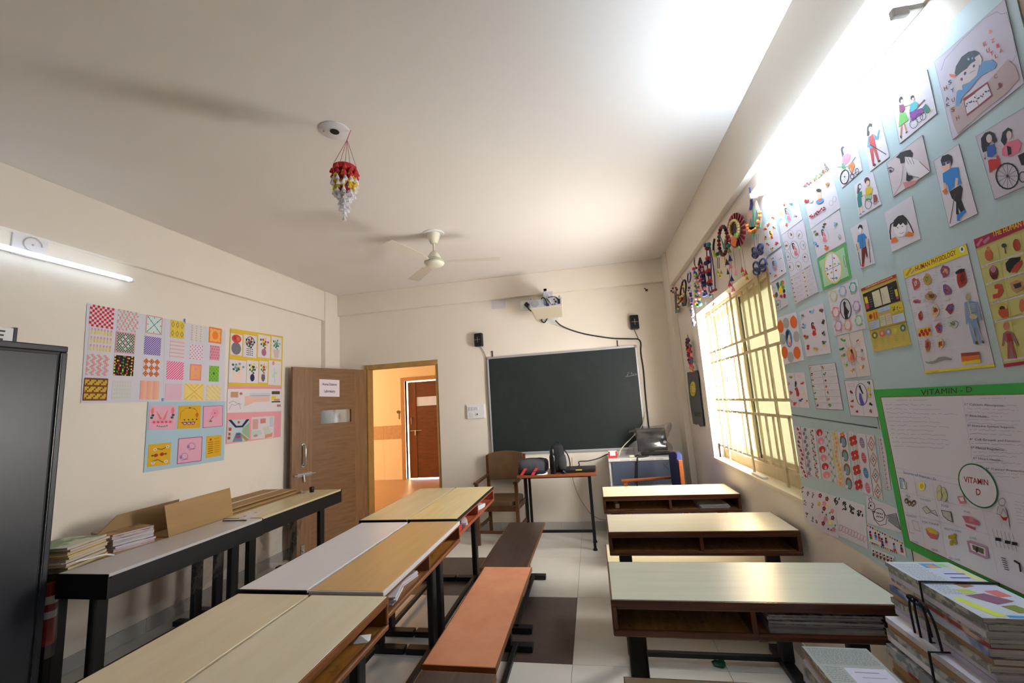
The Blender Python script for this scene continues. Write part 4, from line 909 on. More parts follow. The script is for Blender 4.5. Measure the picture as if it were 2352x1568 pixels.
tag(MB().obox((.115, 3.51, .6425 + .02), (.03, .09, .034), (0, 0, .12)).build('white_block', mat('white_foam', (216, 212, 208), .8), None, .003), 'small white block in the left shelf of the ivory desk', 'block')
gc = atZ(1652, 1528, 0)
gw = MB(); blob(gw, (gc.x, gc.y, .011), (.035, .028, .011), .9, 10, 6, .35, seed=8)
tag(gw.build('green_wrapper', mat('green_wrapper', (30, 96, 62), .35)), 'crumpled green wrapper on the floor under the window-side desks', 'wrapper')
# ------------------------------------------------------------------ paper charts: every mark is laid on the sheet's own wall plane
ZO = dict(A=(1700, 350, 4.48), B=(2000, 0, 4.4545), C=(1900, 200, 3.564), D=(1752, 640, 4.613), E=(1952, 500, 3.92), F=(1800, 940, 4.3567), G=(2000, 870, 3.486), L=(180, 680, 3.734), W=(1500, 420, 3.92), P=(0, 0, 1.0), X=(640, 780, 3.136))
PLN = {'R': (lambda x, y, o: atX(x, y, XR - o), Vector((-1, 0, 0))), 'L': (lambda x, y, o: atX(x, y, XL + o), Vector((1, 0, 0))), 'F': (lambda x, y, o: atY(x, y, YF - o), Vector((0, -1, 0)))}
LILAC = (222, 216, 226)
class Sheet:
    def __init__(s, name, label, zk, corners, col=LILAC, off=.0046, plane='R', cat='drawing', group=None, parent=None, th=.0010, edge=None, pl=None):
        s.z = ZO[zk]; s.fn, s.n = pl or PLN[plane]; s.off = off; s.b = MB(); s.k = 0; s.rg = random.Random(name + label)
        pts = [c if isinstance(c, Vector) else s.at(*c) for c in corners]
        s.o = MB().hexa([p - s.n * th for p in pts], pts, col).build(name, INK, parent)
        if parent is None: tag(s.o, label, cat, group)
        elif label: s.o['label'] = label
        s.corn = [c if not isinstance(c, Vector) else None for c in corners]
        if edge: s.l(edge, 2.2, list(corners) + [corners[0]])
    def at(s, x, y, lift=0.0):
        return s.fn(s.z[0] + x / s.z[2], s.z[1] + y / s.z[2], s.off + lift)
    def _lift(s):
        s.k += 1; return .0005 + .000012 * s.k
    def p(s, col, pts):
        h = s._lift(); s.b.add([s.at(x, y, h) for x, y in pts], [tuple(range(len(pts)))], col); return s
    def e(s, col, x, y, rx, ry=None, rot=0.0, n=14):
        ry = rx if ry is None else ry; c, d = math.cos(rot), math.sin(rot)
        return s.p(col, [(x + rx * math.cos(t) * c - ry * math.sin(t) * d, y + rx * math.cos(t) * d + ry * math.sin(t) * c) for t in (2 * math.pi * i / n for i in range(n))])
    def l(s, col, w, pts):
        h = s._lift()
        for (x0, y0), (x1, y1) in zip(pts, pts[1:]):
            q = math.hypot(x1 - x0, y1 - y0) or 1; nx, ny = -(y1 - y0) / q * w / 2, (x1 - x0) / q * w / 2; ex, ey = (x1 - x0) / q * w * .3, (y1 - y0) / q * w * .3
            s.b.add([s.at(*a, h) for a in ((x0 + nx - ex, y0 + ny - ey), (x1 + nx + ex, y1 + ny + ey), (x1 - nx + ex, y1 - ny + ey), (x0 - nx - ex, y0 - ny - ey))], [(0, 1, 2, 3)], col)
        return s
    def o_(s, col, x, y, rx, ry=None, w=2.0, rot=0.0, n=18):
        ry = rx if ry is None else ry; c, d = math.cos(rot), math.sin(rot)
        return s.l(col, w, [(x + rx * math.cos(t) * c - ry * math.sin(t) * d, y + rx * math.cos(t) * d + ry * math.sin(t) * c) for t in (2 * math.pi * i / n for i in range(n + 1))])
    def t(s, col, txt, x0, y0, x1, y1, up, bold=False):
        """text on the baseline (x0,y0)-(x1,y1); up = vector of one cap height"""
        vs, fs = text_mesh(txt, 1.0, bold); h = s._lift(); wd = max(v[0] for v in vs) or 1
        s.b.add([s.at(x0 + (x1 - x0) * vx / wd + up[0] * vy / .7, y0 + (y1 - y0) * vx / wd + up[1] * vy / .7, h) for vx, vy in vs], fs, col); return s
    def hand(s, col, x, y, dx, dy, n=1, step=(0, 12), w=1.2, amp=3.0):
        """rows of illegible handwriting"""
        L = math.hypot(dx, dy); m = max(3, int(L / 14))
        for r in range(n):
            a = s.rg.uniform(.6, 1) if r == n - 1 else 1
            pts = []; k = 0
            for i in range(int(m * a)):
                f = i / m; jx, jy = s.rg.uniform(-2, 2), s.rg.uniform(-amp, amp)
                if s.rg.random() < .16 and len(pts) > 1: s.l(col, w, pts); pts = []
                pts.append((x + step[0] * r + dx * f + jx, y + step[1] * r + dy * f + jy))
            if len(pts) > 1: s.l(col, w, pts)
        return s
    def food(s, x, y, r, cols=('r', 'gr', 'y', 'o', 'br'), n=5):
        for k in range(n):
            s.e(s.rg.choice(cols), x + s.rg.uniform(-r, r) * .6, y + s.rg.uniform(-r, r) * .6, r * s.rg.uniform(.25, .5), r * s.rg.uniform(.25, .55), s.rg.uniform(0, 3), 8)
        return s
    def woman(s, x, y, h, dress='r', hair='k', lean=.25):
        """seated woman with long hair; h = height, lean = skew of the wall perspective"""
        q = lambda a, b: (x + a * h + lean * (b - .5) * h, y + (b - .5) * h)
        s.p(hair, [q(-.10, .0), q(.04, -.04), q(.1, .06), q(.06, .2), q(.12, .5), q(-.02, .62), q(-.12, .4), q(-.12, .14)])
        s.p('sk', [q(-.04, .06), q(.06, .07), q(.05, .2), q(-.02, .22)])
        s.p(dress, [q(-.06, .25), q(.1, .24), q(.2, .5), q(.14, .72), q(.2, .9), q(.0, 1.0), q(-.12, .88), q(-.04, .6)])
        s.p('sk', [q(-.06, .46), q(.14, .54), q(.12, .62), q(-.04, .56)])
        return s
    def done(s):
        if s.b.f: s.b.build('drawing', INK, s.o)
        return s.o

# pale blue backing sheets on the window wall
def V(y, z, o): return Vector((XR - o, y, z))
BLUE = mat('pale_blue_chart_paper', (176, 200, 206), .5, c2=(184, 206, 212), scale=2, bump=.06, bscale=6)
for nm, lab, c, o in (('backing_sheet', 'pale blue backing sheet behind the nutrition drawings beside the window', (V(2.462, 2.47, .0025), V(1.80, 2.395, .0025), V(1.79, 1.31, .0025), V(2.474, 1.335, .0025)), .0025),
                      ('backing_sheet', 'pale blue backing sheet behind the disability drawings and anatomy charts', (V(1.885, 2.415, .0035), V(1.035, 2.41, .0035), V(1.05, 1.40, .0035), V(1.86, 1.40, .0035)), .0035),
                      ('backing_sheet', 'lower pale blue backing sheet behind the floral border strips', (V(2.478, 1.333, .003), V(1.74, 1.31, .003), V(1.74, .79, .003), V(2.486, .815, .003)), .003)):
    n = Vector((-1, 0, 0))
    tag(MB().hexa([p - n * .0012 for p in c], c).build(nm, BLUE), lab, 'chart paper', 'pale blue backing sheets')
tag(MB().hexa([V(2.475, 1.341, .003), V(1.80, 1.318, .003), V(1.80, 1.314, .003), V(2.475, 1.337, .003)], [V(2.475, 1.341, .004), V(1.80, 1.318, .0055), V(1.80, 1.314, .0055), V(2.475, 1.337, .004)]).build('sheet_tape', mat('dark_seam_tape', (70, 76, 82), .6)), 'thin dark seam between the upper and lower pale blue sheets', 'tape')
GN, GDIS = 'nutrition drawings', 'disability drawings'

# --- disability drawings
d = Sheet('pencil_drawing', 'large drawing of a boy puzzled by letters over an open book', 'B', ((650, 635), (1370, -10), (1568, 850), (838, 1430)), (206, 198, 214), edge=(90, 88, 110), group=GDIS)
d.p((186, 164, 164), [(800, 1105), (1050, 1000), (1300, 720), (1400, 610), (1480, 680), (1520, 800), (1400, 940), (1100, 1180), (890, 1370), (850, 1280)])
d.p((96, 150, 200), [(1140, 630), (1240, 610), (1290, 650), (1270, 700), (1210, 730), (1110, 790), (1000, 930), (940, 980), (900, 1090), (865, 1080), (880, 940), (940, 870), (1060, 790), (1100, 720)])
d.p((214, 200, 206), [(880, 790), (960, 700), (1060, 640), (1110, 670), (1085, 770), (1010, 840), (930, 870), (880, 850)])
d.p((44, 44, 58), [(858, 750), (870, 680), (930, 580), (1000, 530), (1060, 515), (1110, 545), (1085, 610), (1040, 630), (1010, 650), (985, 700), (940, 730), (880, 780)])
d.p((214, 200, 206), [(1060, 590), (1110, 555), (1140, 600), (1125, 660), (1090, 660)]).p((214, 200, 206), [(860, 830), (885, 790), (930, 850), (940, 920), (880, 920)])
d.e('k', 965, 750, 12, 20, .4).e('k', 1055, 675, 10, 16, .4).l('k', 4, [(1010, 750), (1040, 730), (1070, 720)]).e((120, 40, 50), 930, 810, 12, 16).p('o', [(800, 755), (870, 770), (860, 800), (810, 780)]).e('lb', 1000, 605, 12, 14).e('lb', 1040, 597, 12, 14)
d.p('dr', [(945, 1010), (1195, 835), (1250, 980), (985, 1190)]).p((224, 220, 228), [(960, 1035), (1070, 955), (1100, 1080), (985, 1165)]).p((224, 220, 228), [(1070, 950), (1190, 858), (1232, 970), (1105, 1075)])
for k in range(16):
    d.e(d.rg.choice(('dr', 'k', 'nv')), 975 + 15 * k + d.rg.uniform(-5, 5), 1085 - 10 * k + d.rg.uniform(-30, 40), 7, 9)
for ch, x, y, c in (('S', 795, 870, 'k'), ('H', 750, 930, 'dr'), ('Y', 825, 950, 'k'), ('A', 770, 1040, 'k'), ('U', 830, 1050, 'dr'), ('K', 775, 1100, 'k'), ('S', 825, 1150, 'dr'), ('H', 875, 1235, 'dr'), ('E', 1150, 480, 'r'), ('Z', 1235, 445, 'o'), ('I', 1280, 500, 'r'), ('U', 1185, 545, 'r'), ('T', 1225, 575, 'r'), ('A', 1320, 545, 'r'), ('L', 1270, 600, 'r'), ('C', 1265, 810, 'dr'), ('J', 1300, 900, 'dr'), ('R', 1210, 350, 'o')):
    d.t(c, ch, x, y, x + 34, y - 20, (-8, -38), True)
d.l((110, 106, 130), 3, [(720, 720), (760, 600), (940, 400), (1160, 190), (1290, 120), (1330, 145), (1390, 130), (1450, 330), (1490, 560), (1440, 640)])
d.done()

d = Sheet('pencil_drawing', 'drawing of a woman in a green skirt pushing a purple wheelchair', 'B', ((222, 1050), (575, 712), (675, 1160), (293, 1472)), edge=(100, 96, 120), group=GDIS)
d.e('k', 308, 1020, 20, 34, .2).e('sk', 318, 1035, 12, 20).p((130, 40, 90), [(290, 1075), (335, 1065), (350, 1110), (330, 1150), (295, 1150)]).p((110, 190, 90), [(295, 1160), (350, 1145), (385, 1225), (285, 1300)])
d.l((208, 120, 60), 12, [(315, 1290), (305, 1390)]).l((208, 120, 60), 12, [(345, 1270), (365, 1345)]).l('sk', 10, [(345, 1085), (395, 1070), (440, 1090)]).p('k', [(298, 1385), (315, 1395), (315, 1420), (302, 1410)]).p('k', [(355, 1350), (385, 1345), (360, 1368)])
d.e('k', 425, 1000, 18, 26, .2).e('sk', 432, 1015, 13, 18).p((70, 180, 190), [(405, 1065), (455, 1035), (485, 1060), (475, 1110), (410, 1150), (400, 1110)]).p((130, 50, 150), [(395, 1150), (530, 1100), (545, 1140), (420, 1240)]).l((150, 90, 60), 10, [(480, 1090), (550, 1020)]).p((20, 120, 110), [(530, 1100), (560, 1060), (610, 1130), (570, 1160)]).l('y', 6, [(590, 1160), (630, 1115)])
for x, y, r in ((440, 1260, 46), (495, 1205, 40), (535, 1190, 34)):
    d.o_((50, 48, 60), x, y, r * .85, r * 1.15, 5, .3)
d.l((50, 48, 60), 5, [(400, 1120), (410, 1250)])
d.done()

d = Sheet('pencil_drawing', 'drawing of a girl in red overalls with a cane, arm raised', 'C', ((285, 325), (425, 200), (508, 570), (350, 690)), group=GDIS)
d.p('k', [(325, 330), (345, 295), (370, 300), (365, 330), (345, 345), (340, 400), (325, 400)]).e('w', 353, 345, 14, 22).p((190, 60, 56), [(335, 415), (375, 380), (388, 430), (402, 505), (350, 510), (345, 450)]).p((80, 150, 210), [(335, 405), (345, 400), (340, 470), (370, 490), (365, 505), (328, 490)]).p((80, 150, 210), [(380, 380), (405, 405), (420, 350), (430, 352), (415, 430), (388, 425)]).e('w', 421, 328, 9, 16)
d.p((190, 60, 56), [(347, 505), (375, 508), (383, 630), (370, 635)]).p((190, 60, 56), [(378, 508), (400, 505), (425, 600), (412, 605)]).l('k', 7, [(350, 470), (482, 550)]).p('k', [(372, 640), (395, 625), (398, 635), (380, 648)]).p('k', [(412, 605), (432, 595), (438, 605), (418, 616)])
d.done()
d = Sheet('pencil_drawing', 'drawing of a girl with a plait riding a wheelchair in pink and orange', 'C', ((62, 525), (232, 390), (285, 680), (120, 828)), group=GDIS)
d.e('k', 128, 510, 18, 26).p('k', [(112, 520), (125, 515), (150, 590), (138, 612), (125, 580)]).e('w', 140, 515, 11, 20).p((236, 130, 150), [(130, 555), (175, 540), (195, 560), (180, 610), (140, 640), (120, 610)]).p('gr', [(118, 625), (135, 620), (150, 670), (122, 670)]).l('b', 5, [(85, 655), (175, 650), (232, 570)]).p((222, 120, 40), [(170, 640), (215, 610), (225, 640), (210, 700), (195, 700), (195, 660), (178, 665)])
d.o_('k', 143, 735, 34, 58, 8, .15).e('k', 143, 733, 5).o_('k', 204, 730, 14, 22, 5).o_('k', 243, 690, 14, 26, 4).l('k', 4, [(175, 660), (205, 720), (250, 690)])
for k in range(8): d.l('k', 1, [(143, 733), (143 + 32 * math.cos(k * .785), 733 + 55 * math.sin(k * .785))])
d.done()
d = Sheet('pencil_drawing', 'drawing of a woman in close-up cupping her hand behind her ear', 'C', ((485, 620), (778, 392), (845, 690), (540, 900)), (214, 200, 206), edge=(80, 70, 90), group=GDIS)
d.p('k', [(562, 575), (600, 535), (640, 520), (680, 512), (700, 540), (695, 575), (660, 570), (630, 620), (600, 625), (595, 585)]).p('k', [(650, 690), (665, 720), (695, 725), (700, 745), (670, 772), (645, 765)]).p((206, 130, 140), [(620, 780), (740, 760), (720, 790), (640, 832)])
d.p((230, 220, 226), [(635, 570), (690, 575), (760, 610), (840, 690), (760, 745), (700, 730), (660, 690), (640, 650)]).l('k', 3, [(640, 575), (665, 630)]).l('k', 3, [(660, 575), (690, 630)]).l('k', 3, [(690, 580), (712, 630)]).l('k', 4, [(755, 610), (840, 690)]).l('k', 3, [(700, 728), (755, 742)])
d.l('k', 5, [(497, 665), (520, 655), (545, 672)]).e('k', 518, 685, 12, 9).o_('k', 518, 685, 20, 12, 2).l((90, 70, 76), 2.5, [(600, 800), (570, 850), (545, 885)]).l((90, 70, 76), 2.5, [(620, 640), (612, 740), (600, 800)])
d.done()
d = Sheet('pencil_drawing', 'drawing of a girl in green helping a child in yellow in a wheelchair', 'C', ((220, 805), (370, 690), (440, 960), (262, 1065)), group=GDIS)
d.p((80, 70, 80), [(250, 800), (270, 785), (280, 810), (268, 830), (255, 880), (244, 870)]).e('w', 268, 815, 9, 16).p((20, 130, 120), [(250, 865), (280, 850), (288, 890), (275, 900), (285, 970), (255, 985), (245, 910)]).l('sk', 6, [(280, 885), (315, 880)]).l('sk', 6, [(262, 985), (270, 1035)]).l('sk', 6, [(280, 975), (290, 1020)]).l('b', 6, [(265, 1042), (280, 1036)]).l('b', 6, [(288, 1024), (304, 1016)])
d.e((70, 50, 60), 325, 765, 22, 28).e('sk', 332, 785, 15, 22).p((210, 180, 30), [(312, 830), (350, 808), (370, 830), (365, 870), (315, 890)]).p((150, 190, 140), [(308, 890), (362, 875), (368, 910), (310, 920)]).o_((90, 86, 70), 335, 955, 26, 42, 4).p((150, 70, 60), [(375, 880), (400, 880), (412, 930), (380, 950)]).l((90, 86, 70), 3, [(310, 920), (395, 960), (425, 935)])
d.done()
d = Sheet('pencil_drawing', 'drawing of a boy in a blue shirt standing on crutches', 'C', ((190, 1160), (318, 1078), (392, 1440), (272, 1485)), group=GDIS)
d.p('k', [(250, 1150), (265, 1125), (285, 1130), (290, 1160), (255, 1165)]).e('w', 270, 1172, 14, 24).p((50, 130, 200), [(250, 1212), (300, 1195), (325, 1230), (318, 1245), (308, 1235), (318, 1300), (268, 1325), (262, 1270), (245, 1270)]).l('k', 2, [(285, 1210), (292, 1315)]).p((110, 34, 26), [(280, 1325), (318, 1300), (332, 1380), (322, 1395), (312, 1350), (300, 1455), (285, 1455)]).p('r', [(280, 1455), (302, 1440), (300, 1468), (286, 1470)])
d.l((60, 40, 40), 4, [(238, 1285), (252, 1345), (275, 1460)]).l((60, 40, 40), 4, [(338, 1240), (345, 1330), (352, 1435)]).l('sk', 8, [(255, 1270), (255, 1350)]).l('sk', 8, [(318, 1245), (340, 1310)])
d.done()
d = Sheet('pencil_drawing', 'pencil portrait of a girl with two plaits and orange collar', 'C', ((470, 1028), (692, 890), (765, 1240), (530, 1350)), group=GDIS)
d.e((236, 232, 238), 597, 1155, 52, 70).p((36, 36, 44), [(540, 1140), (545, 1090), (580, 1055), (620, 1045), (648, 1070), (655, 1120), (640, 1130), (620, 1110), (600, 1130), (585, 1115), (565, 1145)]).l((36, 36, 44), 9, [(545, 1105), (520, 1125), (513, 1180), (520, 1245)]).l((36, 36, 44), 9, [(650, 1080), (680, 1130), (705, 1190)]).p((226, 112, 30), [(523, 1240), (560, 1225), (583, 1258), (525, 1275)]).p((226, 112, 30), [(635, 1222), (665, 1180), (710, 1195), (700, 1215)])
d.e('g', 578, 1150, 7, 4).e('g', 615, 1140, 7, 4).l('g', 3, [(590, 1195), (610, 1198), (625, 1185)]).hand('lg', 490, 1060, 150, -90, 2, (10, 30))
d.done()
d = Sheet('pencil_drawing', 'drawing of a blind man in a blue shirt and dark glasses walking with a stick', 'C', ((870, 605), (1075, 467), (1230, 1035), (1000, 1150)), edge=(90, 96, 130), group=GDIS)
d.e('sk', 968, 640, 36, 56, -.1).p('k', [(928, 600), (940, 565), (990, 548), (1020, 565), (1025, 610), (1015, 650), (1005, 600), (935, 625)]).p((30, 60, 130), [(935, 625), (970, 615), (968, 640), (942, 645)]).p((30, 60, 130), [(975, 612), (1005, 600), (1002, 622), (978, 632)])
d.p((40, 130, 210), [(945, 705), (1020, 660), (1075, 655), (1085, 740), (1100, 790), (1050, 810), (998, 855), (985, 800), (950, 780)]).l('sk', 22, [(1060, 750), (1052, 850)]).l('sk', 18, [(960, 790), (965, 840)]).p('o', [(942, 850), (975, 825), (985, 855), (965, 882)])
d.p((28, 24, 30), [(1000, 855), (1090, 800), (1110, 830), (1095, 920), (1130, 1010), (1095, 1030), (1070, 980), (1080, 1050), (1055, 1040), (1055, 940), (1020, 910)]).p((40, 130, 210), [(1060, 1050), (1120, 1005), (1140, 1020), (1085, 1070), (1085, 1095), (1062, 1095)]).l((110, 54, 40), 6, [(1046, 870), (1005, 1115)])
d.done()
d = Sheet('pencil_drawing', 'drawing of two long-haired girls, one in pink in a wheelchair', 'C', ((1215, 405), (1690, 118), (1760, 745), (1370, 920)), (206, 198, 212), edge=(96, 96, 130), group=GDIS)
d.p((20, 20, 26), [(1258, 420), (1290, 375), (1330, 360), (1365, 375), (1390, 440), (1370, 460), (1345, 440), (1330, 470), (1310, 520), (1275, 535), (1262, 490)]).e((206, 186, 186), 1325, 420, 24, 36).p((40, 84, 170), [(1305, 490), (1370, 460), (1385, 540), (1350, 575), (1310, 570)]).p((190, 40, 36), [(1315, 600), (1400, 560), (1425, 640), (1330, 702)]).l((206, 186, 186), 16, [(1280, 550), (1290, 585), (1380, 580)]).l((206, 186, 186), 16, [(1380, 480), (1440, 500)]).l((206, 186, 186), 14, [(1360, 695), (1385, 760)])
d.p((20, 20, 26), [(1420, 440), (1435, 370), (1480, 330), (1510, 345), (1505, 400), (1470, 420), (1465, 450), (1505, 500), (1505, 550), (1475, 560), (1450, 480)]).e((206, 186, 186), 1488, 395, 22, 38).p((220, 110, 140), [(1430, 510), (1470, 450), (1560, 425), (1590, 460), (1570, 530), (1500, 570), (1430, 560)])
d.p((20, 20, 26), [(1470, 480), (1505, 490), (1510, 545), (1480, 562)]).o_((50, 50, 60), 1475, 728, 92, 105, 12, -.1).e((150, 150, 160), 1475, 728, 12, 14)
for k in range(12): d.l((70, 70, 80), 3, [(1475, 728), (1475 + 86 * math.cos(k * .5236), 728 + 98 * math.sin(k * .5236))])
d.p((30, 30, 36), [(1560, 560), (1620, 530), (1640, 640), (1590, 640)]).o_((50, 50, 60), 1600, 735, 30, 42, 8)
d.done()

# --- nutrition drawings
d = Sheet('nutrition_drawing', 'narrow drawing with a yellow oval and foods touching the hanging butterflies', 'A', ((235, 760), (350, 625), (420, 960), (275, 1070)), group=GN)
d.e('ly', 315, 840, 24, 52, -.15).woman(316, 850, 80, 'r')
for x, y in ((258, 780), (340, 680), (350, 775), (265, 880), (285, 950), (375, 940), (330, 990), (290, 740)): d.food(x, y, 22)
d.hand('g', 285, 1045, 110, -75, 2, (-3, -18)).done()
d = Sheet('nutrition_drawing', 'drawing of a mother in a blue oval with foods, just below the bright tube', 'A', ((370, 590), (575, 395), (640, 690), (425, 850)), group=GN)
d.e((150, 200, 232), 492, 640, 36, 82, -.12).woman(485, 640, 130, 'pk')
for x, y, c in ((415, 640, ('gr', 'y')), (465, 530, ('br', 'tan')), (530, 525, ('lb', 'b')), (565, 650, ('g', 'lp')), (482, 745, ('o', 'r')), (415, 690, ('lb',))): d.food(x, y, 24, c, 4)
d.hand('g', 385, 580, 180, -165, 2, (4, 14)).done()
d = Sheet('nutrition_drawing', 'drawing of a mother ringed by outlined circles of food', 'A', ((425, 852), (650, 692), (735, 1150), (515, 1285)), edge='lg', group=GN)
d.o_('g', 560, 1000, 46, 90, 3, -.15).woman(560, 1000, 130, 'pk')
for x, y in ((520, 845), (610, 845), (475, 960), (645, 955), (490, 1070), (672, 1085), (522, 1175), (600, 1165)):
    d.o_('g', x, y, 28, 46, 2, -.2).food(x, y, 20, ('br', 'tan', 'g', 'r') if y > 1100 else ('tan', 'lg', 'br', 'lb'), 3)
d.done()
d = Sheet('nutrition_drawing', 'small drawing of a mother in blue oval above the vegetable picture', 'A', ((275, 1097), (425, 985), (475, 1230), (310, 1345)), group=GN)
d.e((150, 200, 232), 355, 1165, 28, 60, -.1).woman(352, 1168, 95, 'pk')
for x, y, c in ((330, 1090, ('tan', 'br')), (412, 1090, ('lb', 'g')), (290, 1145, ('gr', 'g')), (425, 1215, ('g', 'br')), (365, 1265, ('o', 'r')), (310, 1240, ('lb', 'g'))): d.food(x, y, 18, c, 3)
d.done()
d = Sheet('nutrition_chart', 'handwritten food table below the drawing with outlined circles', 'A', ((517, 1287), (735, 1152), (805, 1432), (565, 1560)), (216, 208, 218), cat='chart', edge='lg', group=GN)
for k in range(6): d.food(532 + 8 * k, 1305 + 46 * k, 13, n=3).food(650 + 8 * k, 1238 + 46 * k, 13, n=3).hand('g', 555 + 8 * k, 1300 + 46 * k, 85, -42, 2, (3, 16)).hand('g', 675 + 8 * k, 1228 + 46 * k, 75, -40, 2, (3, 16))
d.t('k', 'DIET', 665, 1208, 720, 1172, (-4, -12)).done()
d = Sheet('vegetable_drawing', 'drawing of a heap of vegetables next to the window bars', 'D', ((85, 50), (230, -10), (272, 270), (150, 345)), (208, 204, 208), group=GN)
d.p('dg', [(140, 50), (165, 30), (185, 110), (165, 130)]).e('y', 190, 120, 22, 42).e('o', 205, 50, 18, 34, .4).e('gr', 215, 90, 14, 20).e('r', 195, 185, 16, 16).e((70, 40, 40), 225, 130, 14, 22).e('dr', 230, 180, 14, 24).e('o', 130, 180, 24, 18).e('dg', 145, 170, 14, 28).e('gr', 195, 45, 10, 30, .3).l((40, 110, 120), 4, [(140, 235), (180, 225), (188, 300), (152, 318), (140, 235)]).food(164, 272, 18).food(120, 90, 12, ('lb', 'g'), 3)
d.done()
d = Sheet('nutrition_drawing', 'large crinkled drawing with red vegetables along its top edge', 'A', ((615, 285), (905, 52), (1030, 570), (725, 785)), group=GN)
for k in range(13): d.food(655 + 20 * k, 360 - 15.5 * k, 22, ('dr', 'r', 'dr', 'gr', 'y') if k % 3 else ('gr', 'b', 'o'), 4)
for x, y in ((870, 120), (845, 190), (880, 160)): d.food(x, y, 26, ('dg', 'r', 'te', 'dr'), 5)
d.e((90, 150, 210), 820, 500, 44, 22, -.4).p('sk', [(790, 420), (830, 405), (835, 470), (800, 480)]).e('k', 808, 390, 26, 18).e('o', 815, 488, 20, 10, -.4).food(690, 510, 34, ('r', 'dr'), 4).e((214, 204, 196), 728, 492, 20, 24).food(892, 330, 36, ('o', 'tan', 'gr'), 5)
d.o_('g', 935, 520, 18, 26, 2).o_('g', 970, 480, 18, 30, 2)
for k in range(8): d.food(725 + 20 * k, 665 - 13 * k, 20, ('dr', 'r', 'br'), 3)
d.done()
d = Sheet('nutrition_drawing', 'drawing of a mother above the green-edged plate drawing', 'A', ((725, 787), (1020, 592), (1085, 920), (795, 1085)), edge='lg', group=GN)
d.o_('lg', 862, 860, 44, 78, 3).woman(858, 860, 130, 'pk', lean=.15)
for x, y, c in ((775, 830, ('g', 'br', 'gr')), (858, 752, ('br', 'dg')), (980, 740, ('gr', 'lb')), (780, 945, ('lb', 'b')), (885, 975, ('o', 'br')), (1008, 865, ('lg', 'g'))): d.food(x, y, 32, c, 4)
d.hand('g', 850, 715, 130, -85, 1).hand('g', 960, 790, 60, -30, 1).done()
d = Sheet('nutrition_drawing', 'green-bordered drawing of a round plate divided into four', 'A', ((790, 1100), (1085, 932), (1145, 1290), (850, 1418)), (96, 180, 104), group=GN)
d.p((176, 214, 176), [(812, 1120), (1066, 975), (1118, 1268), (868, 1385)]).e((214, 204, 120), 955, 1185, 96, 165, -.1, 24).e((240, 236, 240), 957, 1185, 82, 148, -.1, 24).l((70, 90, 140), 4, [(945, 1040), (965, 1325)]).l((70, 90, 140), 4, [(872, 1225), (1038, 1145)])
for x, y, c in ((925, 1170, ('br', 'o')), (965, 1095, ('r', 'o')), (888, 1195, ('b', 'gr')), (900, 1255, ('r', 'o')), (940, 1230, ('r', 'tan')), (980, 1215, ('r', 'br')), (1010, 1140, ('gr', 'lgn')), (945, 1300, ('r', 'o')), (985, 1290, ('lb', 'te')), (970, 1150, ('gr', 'y'))): d.food(x, y, 17, c, 3)
d.o_('g', 1078, 1120, 12, 60, 3, -.2).l('g', 3, [(835, 1180), (850, 1310)]).hand('g', 1000, 1010, 60, 20, 1).hand('g', 1050, 1290, 40, -60, 1).done()
d = Sheet('nutrition_drawing', 'drawing of a black silhouette in an oval with pastel clouds round it', 'D', ((688, 140), (1000, 0), (1090, 525), (762, 610)), group=GN)
d.e((70, 66, 80), 878, 320, 62, 112, -.1, 22).e((196, 196, 206), 878, 320, 53, 102, -.1, 22).p('k', [(850, 255), (865, 235), (880, 255), (875, 285), (895, 320), (915, 345), (900, 385), (905, 425), (875, 425), (860, 370), (858, 300)])
for x, y, c in ((748, 180, (204, 206, 140)), (845, 130, (150, 184, 220)), (955, 92, (90, 180, 170)), (992, 290, (180, 150, 200)), (772, 355, (226, 130, 130)), (1015, 440, (140, 200, 150)), (800, 500, (206, 150, 190)), (898, 490, (226, 160, 120))):
    for k in range(6): d.e(c, x + 24 * math.cos(k * 1.05), y + 40 * math.sin(k * 1.05), 20, 24, 0, 9)
    d.e((224, 220, 226), x, y, 27, 44).hand(c, x - 22, y - 20, 44, -8, 4, (0, 16), 2)
    d.l('g', 1.5, [(x + (878 - x) * .42, y + (320 - y) * .42), (x + (878 - x) * .62, y + (320 - y) * .62)])
d.done()
d = Sheet('nutrition_drawing', 'drawing of a nursing mother ringed by orange and grey petals', 'D', ((148, 415), (350, 350), (435, 860), (225, 910)), (226, 220, 228), group=GN)
for x, y in ((188, 508), (327, 460), (232, 780), (362, 782)):
    d.e((226, 106, 36), x, y, 33 if x < 300 else 38, 66, -.1).p((226, 106, 36), [(x - 14, y - 55), (x - 4 if y < 600 else x + 10, y + (-78 if y < 600 else 78)), (x + 16, y + (-50 if y < 600 else 55)), (x, y)])
for x, y in ((246, 470), (212, 640), (358, 612), (295, 830)): d.e((176, 174, 170), x, y, 34, 58, -.1)
d.e((50, 140, 200), 275, 630, 36, 98, -.12, 18).p('sk', [(262, 600), (285, 590), (300, 680), (292, 715), (268, 700)]).p('k', [(248, 570), (262, 545), (278, 560), (262, 640), (250, 650)]).e('pk', 290, 688, 14, 18).done()
d = Sheet('nutrition_drawing', 'drawing of a mother in red surrounded by small food sketches', 'D', ((385, 355), (640, 255), (722, 785), (465, 825)), group=GN)
d.woman(535, 535, 140, 'r', lean=.1)
for x, y, c in ((430, 405, ('lg', 'g')), (520, 355, ('b', 'lb')), (612, 325, ('br', 'tan')), (628, 460, ('br', 'k')), (645, 575, ('g', 'k')), (650, 685, ('dg', 'g', 'y')), (560, 740, ('y', 'tan')), (472, 720, ('br', 'r')), (462, 620, ('r', 'gr', 'y')), (440, 500, ('lb', 'g'))): d.food(x, y, 32, c, 5)
d.done()
